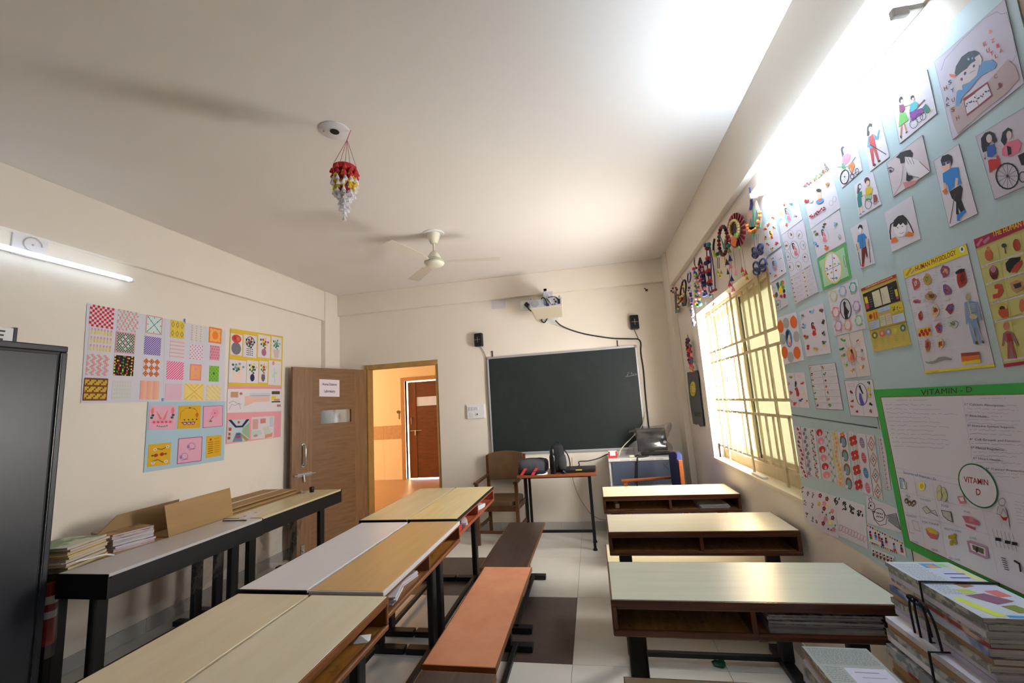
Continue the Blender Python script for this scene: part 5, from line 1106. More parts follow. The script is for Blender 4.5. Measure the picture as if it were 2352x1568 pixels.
d = Sheet('nutrition_chart', 'ruled two-column food table with small coloured pictures', 'D', ((488, 922), (765, 887), (852, 1390), (565, 1375)), (222, 216, 224), cat='chart', edge='k', group=GN)
for k in range(7):
    y = 950 + 65 * k; x = 505 + 11.5 * k
    if k: d.l('g', 2, [(488 + 11 * k, 922 + 65 * k), (765 + 12.4 * k, 887 + 72 * k)])
    d.food(x, y, 17, n=4).food(x + 135, y - 8 + k, 20, n=4).hand((170, 166, 176), x + 30, y - 8, 80, -4, 2, (2, 16), 1.5).hand((170, 166, 176), x + 165, y - 14, 90, -2, 2, (2, 16), 1.5)
d.l('g', 2, [(612, 905), (690, 1382)]).done()
d = Sheet('nutrition_drawing', 'drawing of a woman in red with round food pictures, lowest by the window', 'D', ((240, 1000), (440, 990), (495, 1370), (300, 1355)), group=GN)
d.p('k', [(340, 1095), (352, 1080), (360, 1110), (352, 1150), (340, 1140)]).p('r', [(335, 1165), (362, 1145), (375, 1175), (388, 1220), (380, 1248), (358, 1240), (352, 1190)])
for x, y, c in ((292, 1045, ('o', 'y', 'gr')), (380, 1030, ('lp', 'sk')), (415, 1110, ('r', 'br')), (440, 1208, ('y', 'ly')), (458, 1300, ('y', 'dg')), (402, 1290, ('pu', 'dr')), (338, 1320, ('r',)), (298, 1295, ('lg',)), (298, 1210, ('gr', 'r', 'y')), (275, 1110, ('lg', 'pk'))): d.food(x, y, 24, c, 5)
d.l('g', 1.5, [(330, 995), (388, 1360)]).done()
d = Sheet('nutrition_drawing', 'drawing of a woman in a peach oval joined by lines to foods', 'D', ((790, 612), (1055, 545), (1145, 1025), (872, 1055)), (220, 210, 208), group=GN)
for x, y, c in ((850, 650, ('o', 'gr')), (838, 735, ('gr', 'dg')), (845, 815, ('tan', 'gr')), (882, 915, ('gr', 'lgn')), (945, 975, ('ly', 'tan')), (1015, 655, ('r', 'lp')), (1038, 752, ('g', 'lg')), (1058, 842, ('pk', 'r')), (1050, 935, ('tan', 'ly'))):
    d.l('g', 2, [(940, 800), (x + (940 - x) * .25, y + (800 - y) * .25)]).food(x, y, 30, c, 4)
d.e((232, 176, 130), 940, 800, 50, 80, -.1, 18).p('k', [(925, 755), (945, 742), (960, 790), (972, 850), (962, 862), (945, 800)]).p((226, 110, 100), [(930, 800), (950, 790), (972, 865), (925, 868)]).l('g', 2, [(915, 580), (998, 1040)]).done()
d = Sheet('nutrition_drawing', 'drawing of a woman in a purple dress inside an oval', 'D', ((862, 1080), (1160, 1065), (1228, 1465), (932, 1450)), edge='k', group=GN)
d.o_('nv', 1045, 1225, 60, 118, 5, -.1, 22).p('k', [(1012, 1135), (1032, 1125), (1042, 1160), (1065, 1210), (1058, 1225), (1035, 1180)]).p((96, 84, 176), [(1022, 1210), (1042, 1215), (1050, 1260), (1078, 1330), (1040, 1345), (1020, 1270)])
for x, y, c in ((932, 1195, ('br', 'dr')), (945, 1290, ('o', 'br')), (950, 1365, ('o', 'sk')), (990, 1405, ('r', 'k')), (1120, 1105, ('k', 'g')), (1125, 1175, ('y',)), (1130, 1235, ('g', 'y')), (1150, 1325, ('br', 'k')), (1150, 1400, ('gr', 'o', 'r'))): d.food(x, y, 24, c, 4)
d.l('pk', 2, [(905, 1115), (968, 1112), (970, 1138), (908, 1140), (905, 1115)]).l('g', 1.5, [(1018, 1075), (1020, 1108)]).l('g', 1.5, [(1060, 1345), (1072, 1455)]).done()

# --- printed charts
d = Sheet('blood_chart', 'printed black and yellow chart of human blood components', 'E', ((97, 640), (412, 505), (552, 1140), (215, 1208)), (206, 186, 90), cat='chart', group='printed charts')
d.p((176, 40, 44), [(99, 640), (412, 506), (416, 535), (104, 662)]).t('ly', 'COMPONENTS OF HUMAN BLOOD', 140, 640, 385, 537, (-2, -11), True).p((34, 32, 34), [(115, 688), (415, 562), (455, 745), (150, 848)])
d.p((214, 206, 176), [(197, 672), (262, 645), (292, 785), (225, 808)]).p((214, 206, 176), [(272, 640), (335, 614), (368, 760), (298, 783)])
for k in range(8): d.hand('g', 203 + 3.5 * k, 685 + 16 * k, 50, -20, 1, w=2, amp=1.5).hand('g', 280 + 3.5 * k, 655 + 16 * k, 50, -20, 1, w=2, amp=1.5)
d.p((216, 200, 60), [(128, 715), (155, 708), (168, 765), (140, 772)]).p((190, 60, 80), [(140, 772), (168, 765), (176, 815), (150, 825)]).p((216, 200, 60), [(400, 648), (425, 640), (438, 705), (415, 710)]).p((190, 60, 120), [(415, 710), (438, 702), (442, 730), (422, 734)]).hand('lg', 172, 720, 30, -10, 5, (4, 20), 2, 1).hand('lg', 355, 640, 40, -14, 5, (5, 22), 2, 1)
d.p((214, 180, 50), [(150, 855), (246, 822), (262, 900), (168, 930)]).e((196, 70, 50), 188, 890, 18, 24).e((110, 40, 60), 186, 890, 7, 10).p((196, 80, 50), [(208, 855), (222, 850), (232, 910), (218, 915)]).p((196, 80, 50), [(232, 848), (244, 845), (252, 905), (240, 908)])
d.p((176, 200, 226), [(250, 822), (356, 785), (365, 822), (258, 862)]).p((214, 190, 50), [(362, 782), (468, 752), (485, 825), (378, 862)])
for k in range(16): d.e((60, 60, 40), d.rg.uniform(378, 465), d.rg.uniform(785, 840), 4, 5, 0, 6)
d.p((196, 206, 232), [(378, 885), (482, 850), (498, 925), (392, 950)]).p((176, 190, 206), [(172, 940), (262, 912), (272, 985), (188, 1010)]).p((200, 204, 170), [(264, 890), (312, 872), (330, 965), (280, 980)]).p((214, 196, 176), [(318, 872), (366, 855), (388, 950), (334, 965)])
for q in ((262, 835), (388, 900), (180, 955), (270, 905), (324, 890)): d.hand('g', q[0], q[1], 60, -18, 3, (4, 18), 2, 1)
for x, y, c in ((224, 1058, (110, 110, 50)), (290, 1040, (206, 110, 90)), (347, 1026, (130, 140, 190)), (410, 1008, (196, 196, 60)), (478, 992, (60, 120, 120))): d.e(c, x, y, 26, 32).e((230, 200, 120), x, y, 11, 15).hand('g', x - 20, y + 50, 44, -8, 5, (5, 16), 2, 1)
d.l((40, 30, 20), 3, [(180, 1018), (520, 935)]).done()

d = Sheet('anatomy_chart', 'printed human physiology chart with yellow title band and a blue skeleton figure', 'E', ((478, 475), (1045, 232), (1305, 1340), (678, 1400)), (214, 212, 222), cat='chart', edge=(170, 110, 120), group='printed charts')
d.p((226, 210, 44), [(480, 476), (1045, 234), (1066, 322), (494, 545)]).t((150, 40, 30), 'HUMAN PHYSIOLOGY', 592, 483, 958, 330, (-8, -44), True).e((230, 230, 236), 1010, 285, 24, 28).e((80, 80, 110), 1010, 283, 10, 16).p((196, 140, 60), [(498, 520), (545, 450), (560, 455), (520, 525)]).p((176, 150, 150), [(545, 500), (580, 455), (588, 470), (560, 505)])
d.p((226, 210, 44), [(674, 1378), (1300, 1318), (1305, 1340), (678, 1400)]).t((120, 60, 30), 'INSTITUTIONAL CHARTS', 690, 1394, 800, 1384, (-1, -8))
SK_, RD = (206, 140, 110), (170, 50, 44)
for x, y, a, b, c1, c2 in ((592, 595, 38, 60, (190, 80, 70), (214, 190, 180)), (695, 555, 40, 58, (190, 150, 90), (150, 170, 70)), (855, 485, 46, 58, (150, 70, 110), (206, 160, 120)), (872, 650, 42, 60, (130, 90, 150), (176, 100, 110)), (605, 752, 44, 20, (200, 90, 70), (110, 130, 180)), (728, 705, 52, 42, (176, 140, 90), (120, 80, 50)), (1005, 545, 46, 88, RD, (130, 40, 34)), (638, 880, 22, 42, RD, (206, 90, 70)), (768, 835, 36, 62, (214, 190, 140), RD), (900, 815, 40, 52, (150, 50, 70), (90, 90, 160)), (800, 995, 34, 54, (190, 60, 50), (70, 100, 170)), (925, 955, 46, 42, (190, 196, 180), (150, 156, 150)), (697, 1150, 26, 66, (190, 110, 60), RD), (815, 1135, 32, 52, (220, 200, 120), RD)):
    d.p(c1, [(x + a * r_ * math.cos(t_), y + b * r_ * math.sin(t_)) for t_, r_ in ((i_ * 2 * math.pi / 13, d.rg.uniform(.7, 1.1)) for i_ in range(13))])
    d.p(c2, [(x + a * .12 + a * .55 * r_ * math.cos(t_), y - b * .1 + b * .5 * r_ * math.sin(t_)) for t_, r_ in ((i_ * 2 * math.pi / 9, d.rg.uniform(.6, 1.2)) for i_ in range(9))])
    for i_ in range(3): d.l((90, 50, 50), 3, [(x + a * d.rg.uniform(-.6, .6), y + b * d.rg.uniform(-.6, .6)) for _ in range(3)])
    d.hand((150, 140, 150), x - a - 46, y - b * .5, 40, -12, 4, (3, b * .35), 2, 1).hand((150, 140, 150), x + a + 8, y - b * .6, 36, -10, 4, (3, b * .35), 2, 1).hand((190, 90, 90), x - a, y - b - 12, a * 2, -a * .5, 1, (0, 0), 2.5, 1.5)
d.p((30, 24, 30), [(948, 490), (985, 462), (1035, 458), (1025, 485), (980, 500), (955, 510)]).p((220, 190, 40), [(610, 1000), (718, 978), (730, 1060), (625, 1075)])
for k in range(6): d.e((176, 40, 30), 630 + 17 * k, 1040 + 14 * (-1) ** k - 3 * k, 14, 18)
d.p((150, 150, 140), [(675, 1290), (705, 1298), (760, 1288), (800, 1255), (850, 1250), (915, 1265), (915, 1280), (860, 1275), (800, 1290), (740, 1315), (690, 1308)])
d.p((150, 66, 40), [(1000, 1218), (1165, 1205), (1170, 1260), (1005, 1285)]).p((214, 110, 60), [(1003, 1250), (1168, 1232), (1172, 1280), (1006, 1300)]).p((220, 206, 60), [(1006, 1296), (1175, 1272), (1180, 1305), (1012, 1320)])
BL_ = (120, 150, 196)
d.e((170, 160, 120), 1062, 715, 22, 32).p(BL_, [(1030, 765), (1062, 748), (1110, 755), (1150, 760), (1180, 920), (1165, 935), (1140, 850), (1150, 960), (1170, 1080), (1190, 1130), (1170, 1130), (1140, 1040), (1120, 985), (1120, 1060), (1135, 1135), (1115, 1135), (1085, 1030), (1065, 930), (1060, 960), (1045, 955), (1035, 860)])
for k in range(6): d.l((196, 186, 130), 5, [(1060, 780 + 18 * k), (1130, 772 + 18 * k)])
d.l((196, 186, 130), 8, [(1062, 745), (1105, 930)]).e((196, 176, 120), 1110, 890, 36, 22).l((196, 186, 150), 6, [(1085, 950), (1145, 1130)]).l((196, 186, 150), 6, [(1140, 930), (1195, 1125)]).l((196, 186, 150), 5, [(1040, 790), (1050, 950)]).l((196, 186, 150), 5, [(1150, 780), (1175, 925)])
d.p((80, 80, 70), [(1130, 1110), (1150, 1110), (1155, 1140), (1132, 1140)]).p((80, 80, 70), [(1185, 1100), (1208, 1110), (1212, 1132), (1190, 1128)])
for a in (((640, 520), (780, 1300)), ((770, 465), (930, 1290)), ((910, 400), (1060, 1180))): d.l((206, 190, 196), 2, list(a))
for a in (((520, 700), (810, 590)), ((560, 830), (1130, 660)), ((600, 960), (1010, 870)), ((640, 1090), (1040, 1010)), ((655, 1220), (1270, 1140))): d.l((206, 190, 196), 2, list(a))
d.done()
d = Sheet('anatomy_chart', 'printed crimson and pale yellow chart of human organs at the right edge', 'E', ((1115, 195), (1640, -8), (1790, 1285), (1390, 1345)), (200, 194, 120), cat='chart', edge=(150, 60, 90), group='printed charts')
d.p((160, 30, 70), [(1117, 196), (1640, -5), (1652, 62), (1135, 278)]).t((220, 190, 40), 'THE HUMAN BODY', 1285, 172, 1690, 24, (-8, -48), True).p((190, 110, 140), [(1135, 245), (1180, 185), (1200, 190), (1155, 262)]).p((176, 120, 150), [(1195, 215), (1250, 165), (1262, 185), (1215, 235)]).p((160, 30, 70), [(1385, 1315), (1790, 1258), (1795, 1285), (1390, 1345)])
for a in (((1190, 440), (1700, 270)), ((1235, 600), (1710, 440)), ((1275, 770), (1730, 650)), ((1310, 935), (1750, 850))): d.l((206, 204, 206), 18, list(a)); d.hand('k', a[0][0] + 10, a[0][1] - 2, 360, -110, 1, w=2.5, amp=2)
d.l((180, 150, 90), 3, [(1325, 230), (1525, 1290)]).l((180, 150, 90), 3, [(1535, 130), (1700, 1260)]).l((206, 204, 206), 20, [(1395, 1285), (1780, 1225)])
d.e((190, 90, 60), 1250, 335, 36, 55, -.1).e((210, 120, 80), 1245, 280, 16, 24).e((60, 60, 70), 1388, 250, 24, 20).l((60, 60, 70), 8, [(1388, 240), (1402, 320)]).e((170, 60, 46), 1500, 245, 32, 56, -.1).e((110, 50, 46), 1295, 490, 40, 62, -.1).e((176, 120, 140), 1290, 460, 26, 34).e((90, 20, 30), 1300, 530, 28, 26)
d.p((34, 30, 32), [(1400, 410), (1440, 365), (1540, 350), (1530, 390), (1480, 430), (1440, 500), (1410, 470)]).p((180, 60, 44), [(1450, 470), (1510, 400), (1550, 380), (1550, 420), (1500, 490), (1460, 495)]).p((190, 70, 50), [(1300, 605), (1330, 595), (1370, 600), (1382, 660), (1345, 720), (1290, 730), (1285, 690), (1330, 680), (1335, 640), (1305, 640)]).p((190, 140, 100), [(1440, 590), (1500, 560), (1560, 570), (1560, 640), (1500, 680), (1460, 650)]).p((60, 50, 46), [(1470, 600), (1540, 580), (1545, 620), (1490, 640)])
d.e((206, 180, 60), 1375, 810, 44, 40).e((60, 40, 40), 1372, 815, 26, 22).p((190, 80, 50), [(1335, 830), (1420, 815), (1425, 890), (1375, 905), (1340, 870)]).e((196, 110, 70), 1550, 790, 26, 60)
d.e((190, 120, 90), 1405, 975, 26, 36).p((150, 110, 110), [(1380, 1040), (1420, 1015), (1470, 1035), (1520, 1140), (1505, 1155), (1465, 1090), (1470, 1150), (1505, 1265), (1420, 1270), (1415, 1130), (1395, 1100), (1385, 1155), (1368, 1155)]).p((160, 40, 34), [(1405, 1040), (1450, 1040), (1465, 1110), (1420, 1120)]).l((170, 60, 50), 10, [(1435, 1120), (1430, 1260)]).l((170, 60, 50), 10, [(1455, 1120), (1485, 1255)])
d.done()

# --- Vitamin D poster
vd = Sheet('vitamin_poster', 'large hand-lettered vitamin D poster with a green border', 'G', (V(1.771, 1.455, .0095), V(1.03, 1.462, .0095), V(1.03, .905, .0095), V(1.757, .917, .0095)), (58, 168, 76), off=.0095, cat='poster')
def m2(y, z):           # wall point -> zoom coordinates of this sheet
    q = RM.T @ np.array([XR - .0095, y, z - H]); return ((1176 + FPX * q[0] / q[1] - 2000) * 3.486, (784 - FPX * q[2] / q[1] - 870) * 3.486)
iv = [m2(1.738, 1.428), m2(1.055, 1.435), m2(1.055, .935), m2(1.728, .945)]
vd.p((222, 220, 232), iv); vd.l((150, 50, 50), 5, iv + [iv[0]])
vd.t((70, 40, 40), 'VITAMIN - D', 402, 132, 812, 105, (-2, -46))
for k in range(11): vd.hand((136, 134, 150), 118 + 6.5 * k, 205 + 33 * k, 590, 8 + 2 * k, 1, (0, 0), 2, 5)
for k, s_ in enumerate(('1* Calcium Absorption:-', '2* Bone Health:-', '3* Immune System Support:-', '4* Cell Growth and Function:-', '5* Mood Regulation:-', '6* Heart Health:-', '7* Cancer Prevention')):
    y = (210, 298, 380, 490, 557, 640, 725)[k]; x = (748, 757, 772, 790, 800, 820, 918)[k]; wd = (330, 190, 390, 420, 290, 240, 330)[k]
    vd.t((44, 44, 60), s_, x, y, x + wd, y + 12 + 2 * k, (-1, -17)).hand((136, 134, 150), x + 20, y + 25, 430, 16, 2 if k != 5 else 1, (4, 30), 2, 5)
    if k < 2: vd.hand((136, 134, 150), x + wd + 15, y, 120, 4, 1, (0, 0), 2, 4)
vd.hand((120, 140, 190), 210, 170, 290, -4, 1, (0, 0), 2, 3).hand((120, 140, 190), 880, 155, 330, -4, 1, (0, 0), 2, 3)
FA = (196, 180, 190)
for a in (((730, 140), (820, 690)), ((195, 710), (760, 815)), ((205, 745), (760, 860)), ((235, 900), (1060, 1090)), ((262, 1065), (1000, 1260)), ((345, 775), (440, 1380)), ((490, 820), (610, 1440)), ((890, 1030), (1020, 1560)), ((1010, 890), (1290, 945))): vd.l(FA, 2, list(a))
vd.t((60, 110, 160), 'Source of Vitamin - D', 262, 755, 522, 812, (-3, -20))
for s_, x, y, w_ in (('MILK', 280, 942, 38), ('SUN LIGHT', 395, 968, 86), ('EGGS', 565, 1018, 58), ('PORK', 748, 1068, 50), ('MUSHROOM', 286, 1098, 80), ('FISH TUNNA', 412, 1150, 136), ('RICOTTA CHEESE', 592, 1205, 134), ('LIVER', 790, 1276, 60), ('BUTTER', 326, 1310, 58), ('CEREAL', 484, 1372, 56), ('OIL LIVER', 628, 1440, 92)):
    vd.t((60, 110, 170), s_, x, y, x + w_, y + w_ * .2, (-3, -17))
vd.p((150, 190, 214), [(230, 790), (262, 800), (268, 870), (240, 875)]).p((226, 226, 232), [(255, 820), (282, 825), (285, 880), (260, 875)]).l('k', 3, [(230, 790), (262, 800), (285, 880), (240, 875), (230, 790)]).e((244, 230, 120), 408, 858, 26, 34).e((226, 190, 30), 408, 858, 16, 22)
for x, y, r in ((545, 890, .15), (585, 905, -.25), (548, 935, 0), (592, 945, .2)): vd.e((206, 204, 150), x, y, 18, 40, r).o_('g', x, y, 18, 40, 2, r)
vd.p((206, 130, 140), [(690, 940), (740, 935), (765, 995), (715, 1000)]).p((226, 220, 230), [(705, 950), (738, 945), (748, 975), (722, 980)])
for x, y in ((285, 975), (310, 995), (335, 1000), (345, 990)): vd.e((90, 70, 60), x, y, 15, 22).e((200, 180, 170), x, y + 4, 8, 10)
vd.p((206, 200, 196), [(412, 1035), (445, 1018), (478, 1060), (520, 1085), (470, 1080), (440, 1078)]).l('k', 3, [(412, 1035), (445, 1018), (478, 1060), (515, 1050), (535, 1098), (478, 1065), (445, 1078), (412, 1035)]).p((196, 192, 196), [(565, 1050), (640, 1065), (655, 1145), (620, 1130), (580, 1095)]).l('k', 4, [(565, 1050), (640, 1065), (655, 1145), (620, 1130), (580, 1095), (565, 1050)])
vd.p((190, 100, 130), [(730, 1095), (795, 1100), (870, 1140), (870, 1175), (760, 1150)]).p((176, 80, 110), [(755, 1160), (840, 1190), (838, 1212), (765, 1180)]).p((206, 130, 150), [(785, 1100), (820, 1110), (825, 1145), (790, 1140)])
vd.l((150, 150, 140), 3, [(330, 1130), (375, 1145), (398, 1222), (350, 1205), (330, 1130)]).l((170, 160, 120), 3, [(300, 1150), (310, 1230), (350, 1235)]).p((200, 100, 110), [(438, 1195), (540, 1245), (525, 1285), (480, 1275), (450, 1240)]).p((214, 190, 60), [(440, 1192), (480, 1190), (538, 1230), (535, 1248), (470, 1230)])
for k in range(12): vd.e((180, 160, 40), 652 + vd.rg.uniform(-26, 26), 1285 + vd.rg.uniform(-36, 36), 12, 16)
vd.p((176, 140, 160), [(768, 1295), (800, 1292), (930, 1345), (945, 1430), (920, 1440), (790, 1385)]).p((226, 224, 226), [(790, 1312), (915, 1355), (920, 1420), (805, 1370)]).p((90, 96, 70), [(810, 1325), (905, 1360), (905, 1405), (820, 1365)]).e((30, 30, 30), 850, 1365, 12, 24)
c_ = [(858 + 155 * math.cos(t) * .98 + 30 * math.sin(t) * .9, 855 + 30 * math.cos(t) + 172 * math.sin(t)) for t in (i * 2 * math.pi / 40 for i in range(41))]
vd.p((224, 222, 232), c_[:-1]); vd.l((36, 120, 60), 10, c_)
vd.t((150, 40, 50), 'VITAMIN', 748, 825, 942, 852, (-4, -46), True).t((150, 40, 50), 'D', 842, 928, 882, 930, (-4, -50), True)
vd.o_('g', 1050, 985, 26, 30, 4).p((206, 200, 206), [(1020, 1020), (1075, 1030), (1100, 1110), (1110, 1200), (1060, 1150), (1050, 1200), (1030, 1110)]).p((190, 40, 36), [(1030, 1085), (1065, 1110), (1100, 1100), (1085, 1135), (1060, 1130)]).l('g', 4, [(1020, 1020), (1010, 1080), (1040, 1090), (1060, 1040), (1100, 1110), (1075, 1030)]).hand((110, 130, 190), 1150, 980, 110, 20, 7, (4, 28), 2, 3)
for k in range(6): vd.l('g', 3, [(975 + 32 * k, 1200 + 8 * k), (1010 + 32 * k, 1340 + 8 * k)])
for x, y in ((1095, 1308), (1152, 1320), (1020, 1285)): vd.p('k', [(x - 22, y - 18), (x + 22, y - 10), (x + 22, y + 14), (x - 22, y + 8)])
for k in range(6): vd.l((40, 40, 46), 6, [(1045 + 5 * k, 1430 + 18 * k), (1080 + 5 * k, 1440 + 18 * k)])
vd.l((40, 40, 46), 14, [(1150, 1455), (1190, 1480), (1200, 1540)]).done()

# --- border strips and stencils on the lower sheet
GS = 'floral border strips'
def strip(label, tl, tr, br, bl, fn, col=(220, 214, 222)):
    s = Sheet('border_strip', label, 'F', (tl, tr, br, bl), col, cat='drawing', group=GS)
    for k in range(12):
        f = (k + .5) / 12; mx = (tl[0] + tr[0]) / 2 * (1 - f) + (bl[0] + br[0]) / 2 * f; my = (tl[1] + tr[1]) / 2 * (1 - f) + (bl[1] + br[1]) / 2 * f
        fn(s, k, mx, my, (tr[0] - tl[0]) / 2 * (1 - f) + (br[0] - bl[0]) / 2 * f)
    s.done()
def f1(s, k, x, y, w): s.e('r', x + w * .4 * math.sin(k * 1.3), y, 9, 11).e('dr', x + w * .4 * math.sin(k * 1.3) + 9, y + 12, 7, 9).e('gr', x - w * .3 * math.sin(k * 1.3), y + 16, 4, 6); s.l('r', 3, [(x + w - 4, y - 22), (x + w + 1, y + 22)])
def f2(s, k, x, y, w): s.e(('g', (120, 130, 170), (150, 130, 150))[k % 3], x + 8 * (-1) ** k, y, 14, 18).o_('g', x - 6 * (-1) ** k, y + 18, 9, 11, 2)
def f3(s, k, x, y, w): s.e(('dr', (120, 130, 110), 'r')[k % 3], x + 8 * (-1) ** k, y, 8, 10).l('g', 3, [(x - 14, y - 10), (x + 12, y + 14)]).e((130, 150, 120), x - 9 * (-1) ** k, y + 16, 8, 12)
def f4(s, k, x, y, w):
    if k % 2 == 0: s.e('r' if k % 4 == 0 else 'pk', x, y + 8, w * .82, 36).e((190, 210, 190), x + 5, y + 22, 11, 20).e('pk' if k % 4 == 0 else 'lp', x + 3, y + 14, 5, 8)
def f5(s, k, x, y, w): s.l((110, 150, 110), 4, [(x - 14, y - 20), (x + 14 * (-1) ** k, y), (x + 4, y + 24)]).e((120, 160, 120), x + 12 * (-1) ** k, y, 9, 14)
def f6(s, k, x, y, w):
    xx = x + 12 * math.sin(k * .9)
    for j in range(5): s.e((226, 206, 70), xx + 22 * math.cos(j * 1.25), y + 20 * math.sin(j * 1.25), 9, 10, 0, 8)
    s.e('pk' if k % 3 else (200, 170, 180), xx + 3, y + 2, 11, 15)
def f7(s, k, x, y, w):
    if k == 0:
        for j in range(5): s.e('o', x + 16 * math.cos(j * 1.26), y + 8 + 24 * math.sin(j * 1.26), 12, 14, 0, 8)
    elif k % 3 == 1: s.e((130, 84, 56), x + 2, y + 20, w * .75, 62, -.2, 12).e((120, 160, 176), x + 4, y + 26, w * .48, 44, -.2).e((220, 214, 222), x - 16, y + 52, 11, 18)
def f8(s, k, x, y, w):
    s.l((90, 150, 90), 3, [(x - w * .4, y - 22), (x - w * .4 + 6, y + 22)]).l((90, 150, 90), 3, [(x + w * .4, y - 22), (x + w * .4 + 6, y + 22)])
    if k % 3 == 1:
        for j in range(4): s.e((190, 34, 34), x + 22 * math.cos(j * 1.57 + .5), y + 10 + 32 * math.sin(j * 1.57 + .5), 21, 27, 0, 10)
        s.e('w', x, y + 10, 8, 11).e('k', x, y + 10, 3, 4)
def f9(s, k, x, y, w):
    if k % 3 == 1: s.e(((150, 130, 160), (196, 90, 110), (90, 130, 190), (210, 120, 150))[k // 3], x + 2, y + 12, w * .5, 56, -.25, 14).l('w', 2, [(x - 12, y), (x + 16, y - 6)]).l('w', 2, [(x - 10, y + 20), (x + 18, y + 14)])
def f10(s, k, x, y, w):
    if k % 3 == 1:
        for q in (1.0,): s.l((196, 150, 120), 9, [(x - 2, y - 60), (x + w * .85, y + 4), (x + 8, y + 78), (x - w * .75, y + 14), (x - 2, y - 60)])
        for j in range(4): s.e((80, 90, 150) if k > 3 else (190, 90, 130), x + 2 + 13 * math.cos(j * 1.57), y + 9 + 16 * math.sin(j * 1.57), 6, 8)
def f11(s, k, x, y, w): s.l((90, 40, 40), 3, [(x - 12, y - 3), (x + 12, y + 3)]).l((90, 40, 40), 3, [(x + 2, y - 14), (x - 2, y + 14)]).l((176, 140, 120), 3, [(x - w * .8, y - 22), (x - w * .8 + 4, y + 22)]).l('k', 2, [(x - 8, y + 20), (x + 14, y + 34)])
for lab, c4, fn in (('border strip of red berries on a curling stem, first by the window', ((105, 165), (165, 172), (240, 695), (165, 668)), f1), ('border strip of grey-blue paisley, second from the window', ((170, 178), (236, 186), (296, 668), (232, 650)), f2), ('border strip of small red and grey leaves, third from the window', ((240, 188), (312, 196), (378, 697), (298, 670)), f3),
                    ('border strip of red and pink fan flowers', ((316, 198), (392, 206), (484, 722), (396, 700)), f4), ('border strip of a thin green vine', ((396, 206), (456, 214), (534, 745), (488, 722)), f5), ('border strip of yellow-petalled paisley', ((462, 216), (536, 226), (610, 772), (538, 746)), f6), ('border strip of blue paisley with brown frills', ((540, 226), (628, 236), (704, 804), (616, 774)), f7),
                    ('border strip of four large red flowers', ((650, 222), (722, 236), (800, 832), (716, 800)), f8), ('border strip of four feather leaves in mauve, red, blue and pink', ((726, 242), (818, 250), (895, 866), (802, 832)), f9), ('border strip of linked brown diamonds', ((822, 250), (906, 262), (994, 908), (906, 868)), f10), ('narrow border strip of dark crosses next to the green poster edge', ((932, 276), (1004, 288), (1076, 806), (1008, 798)), f11)):
    strip(lab, *c4, fn)
d = Sheet('stencil_print', 'sheet of eight small grey leaf stamps below the strips', 'F', ((172, 765), (315, 806), (398, 1232), (212, 1108)), group='stencil prints')
for x, y in ((192, 805), (243, 835), (295, 855), (213, 930), (288, 960), (232, 1060), (285, 1095), (330, 1115)):
    for k in range(7): d.e((110, 106, 112), x + d.rg.uniform(-9, 9), y + d.rg.uniform(-26, 26), 6, 8, .4, 7)
d.done()
d = Sheet('stencil_print', 'sheet of scattered red, pink and yellow flower stencils', 'F', ((317, 808), (502, 868), (552, 1292), (398, 1230)), group='stencil prints')
for x, y, c in ((365, 862, 'dr'), (433, 895, 'dr'), (355, 945, 'y'), (405, 940, 'pk'), (440, 965, 'ly'), (404, 992, 'dr'), (485, 1015, 'pk'), (490, 1085, 'dr'), (360, 1068, 'lp'), (418, 1095, 'pk'), (468, 1130, 'ly'), (395, 1140, 'dr'), (500, 1200, 'pk'), (378, 1028, 'dg'), (415, 1052, 'gr'), (450, 1035, 'gr'), (435, 1195, 'dg'), (465, 1205, 'gr'), (505, 1160, 'gr')):
    for k in range(5 if c not in ('gr', 'dg') else 1): d.e(c, x + 11 * math.cos(k * 1.26), y + 15 * math.sin(k * 1.26), 8, 10, 0, 8)
d.done()
d = Sheet('stencil_print', 'sheet with a row of black leaf sprays over pale pink scrolls', 'F', ((504, 868), (812, 960), (842, 1395), (550, 1262)), group='stencil prints')
for x, y in ((532, 925), (602, 965), (680, 1000), (765, 1035)):
    for k in range(9): d.e('k', x + d.rg.uniform(-24, 24), y + d.rg.uniform(-36, 36), 6, 17, d.rg.uniform(-1, 1), 7)
for k in range(9): d.o_((232, 180, 195), 570 + 30 * k, 1185 + 14 * k, 16, 32, 5, .2, 10)
d.done()
d = Sheet('bird_drawing', 'outline drawing of a patterned bird next to the green poster edge', 'F', ((826, 862), (1136, 1000), (1182, 1235), (836, 1135)), group='stencil prints')
DK = (70, 70, 78)
d.o_(DK, 880, 965, 30, 42, 5, -.3).l(DK, 5, [(865, 930), (850, 895), (872, 880), (885, 915)]).p(DK, [(840, 985), (858, 975), (855, 1000)]).e('k', 872, 962, 8, 10).o_(DK, 955, 1055, 56, 66, 6, -.3, 20).l(DK, 5, [(890, 1020), (905, 1100), (960, 1160), (1020, 1150), (1035, 1080), (1000, 1030)]).p((150, 150, 158), [(1035, 1060), (1120, 1050), (1170, 1200), (1050, 1110)]).l(DK, 5, [(1030, 1060), (1125, 1040), (1172, 1205), (1045, 1110)]).l(DK, 12, [(888, 1020), (915, 1025)])
for k in range(8): d.e('nv', 935 + 17 * (k % 4), 1035 + 34 * (k // 4) + 4 * (k % 4), 5, 8).l('g', 2, [(1060 + 12 * k, 1062 + 3 * k), (1066 + 12 * k, 1110 + 8 * k)])
d.done()
d = Sheet('folk_art_strip', 'strip of tiny dancing figures between two rows of coloured triangles', 'F', ((826, 1140), (1200, 1330), (1228, 1472), (858, 1335)), group='stencil prints')
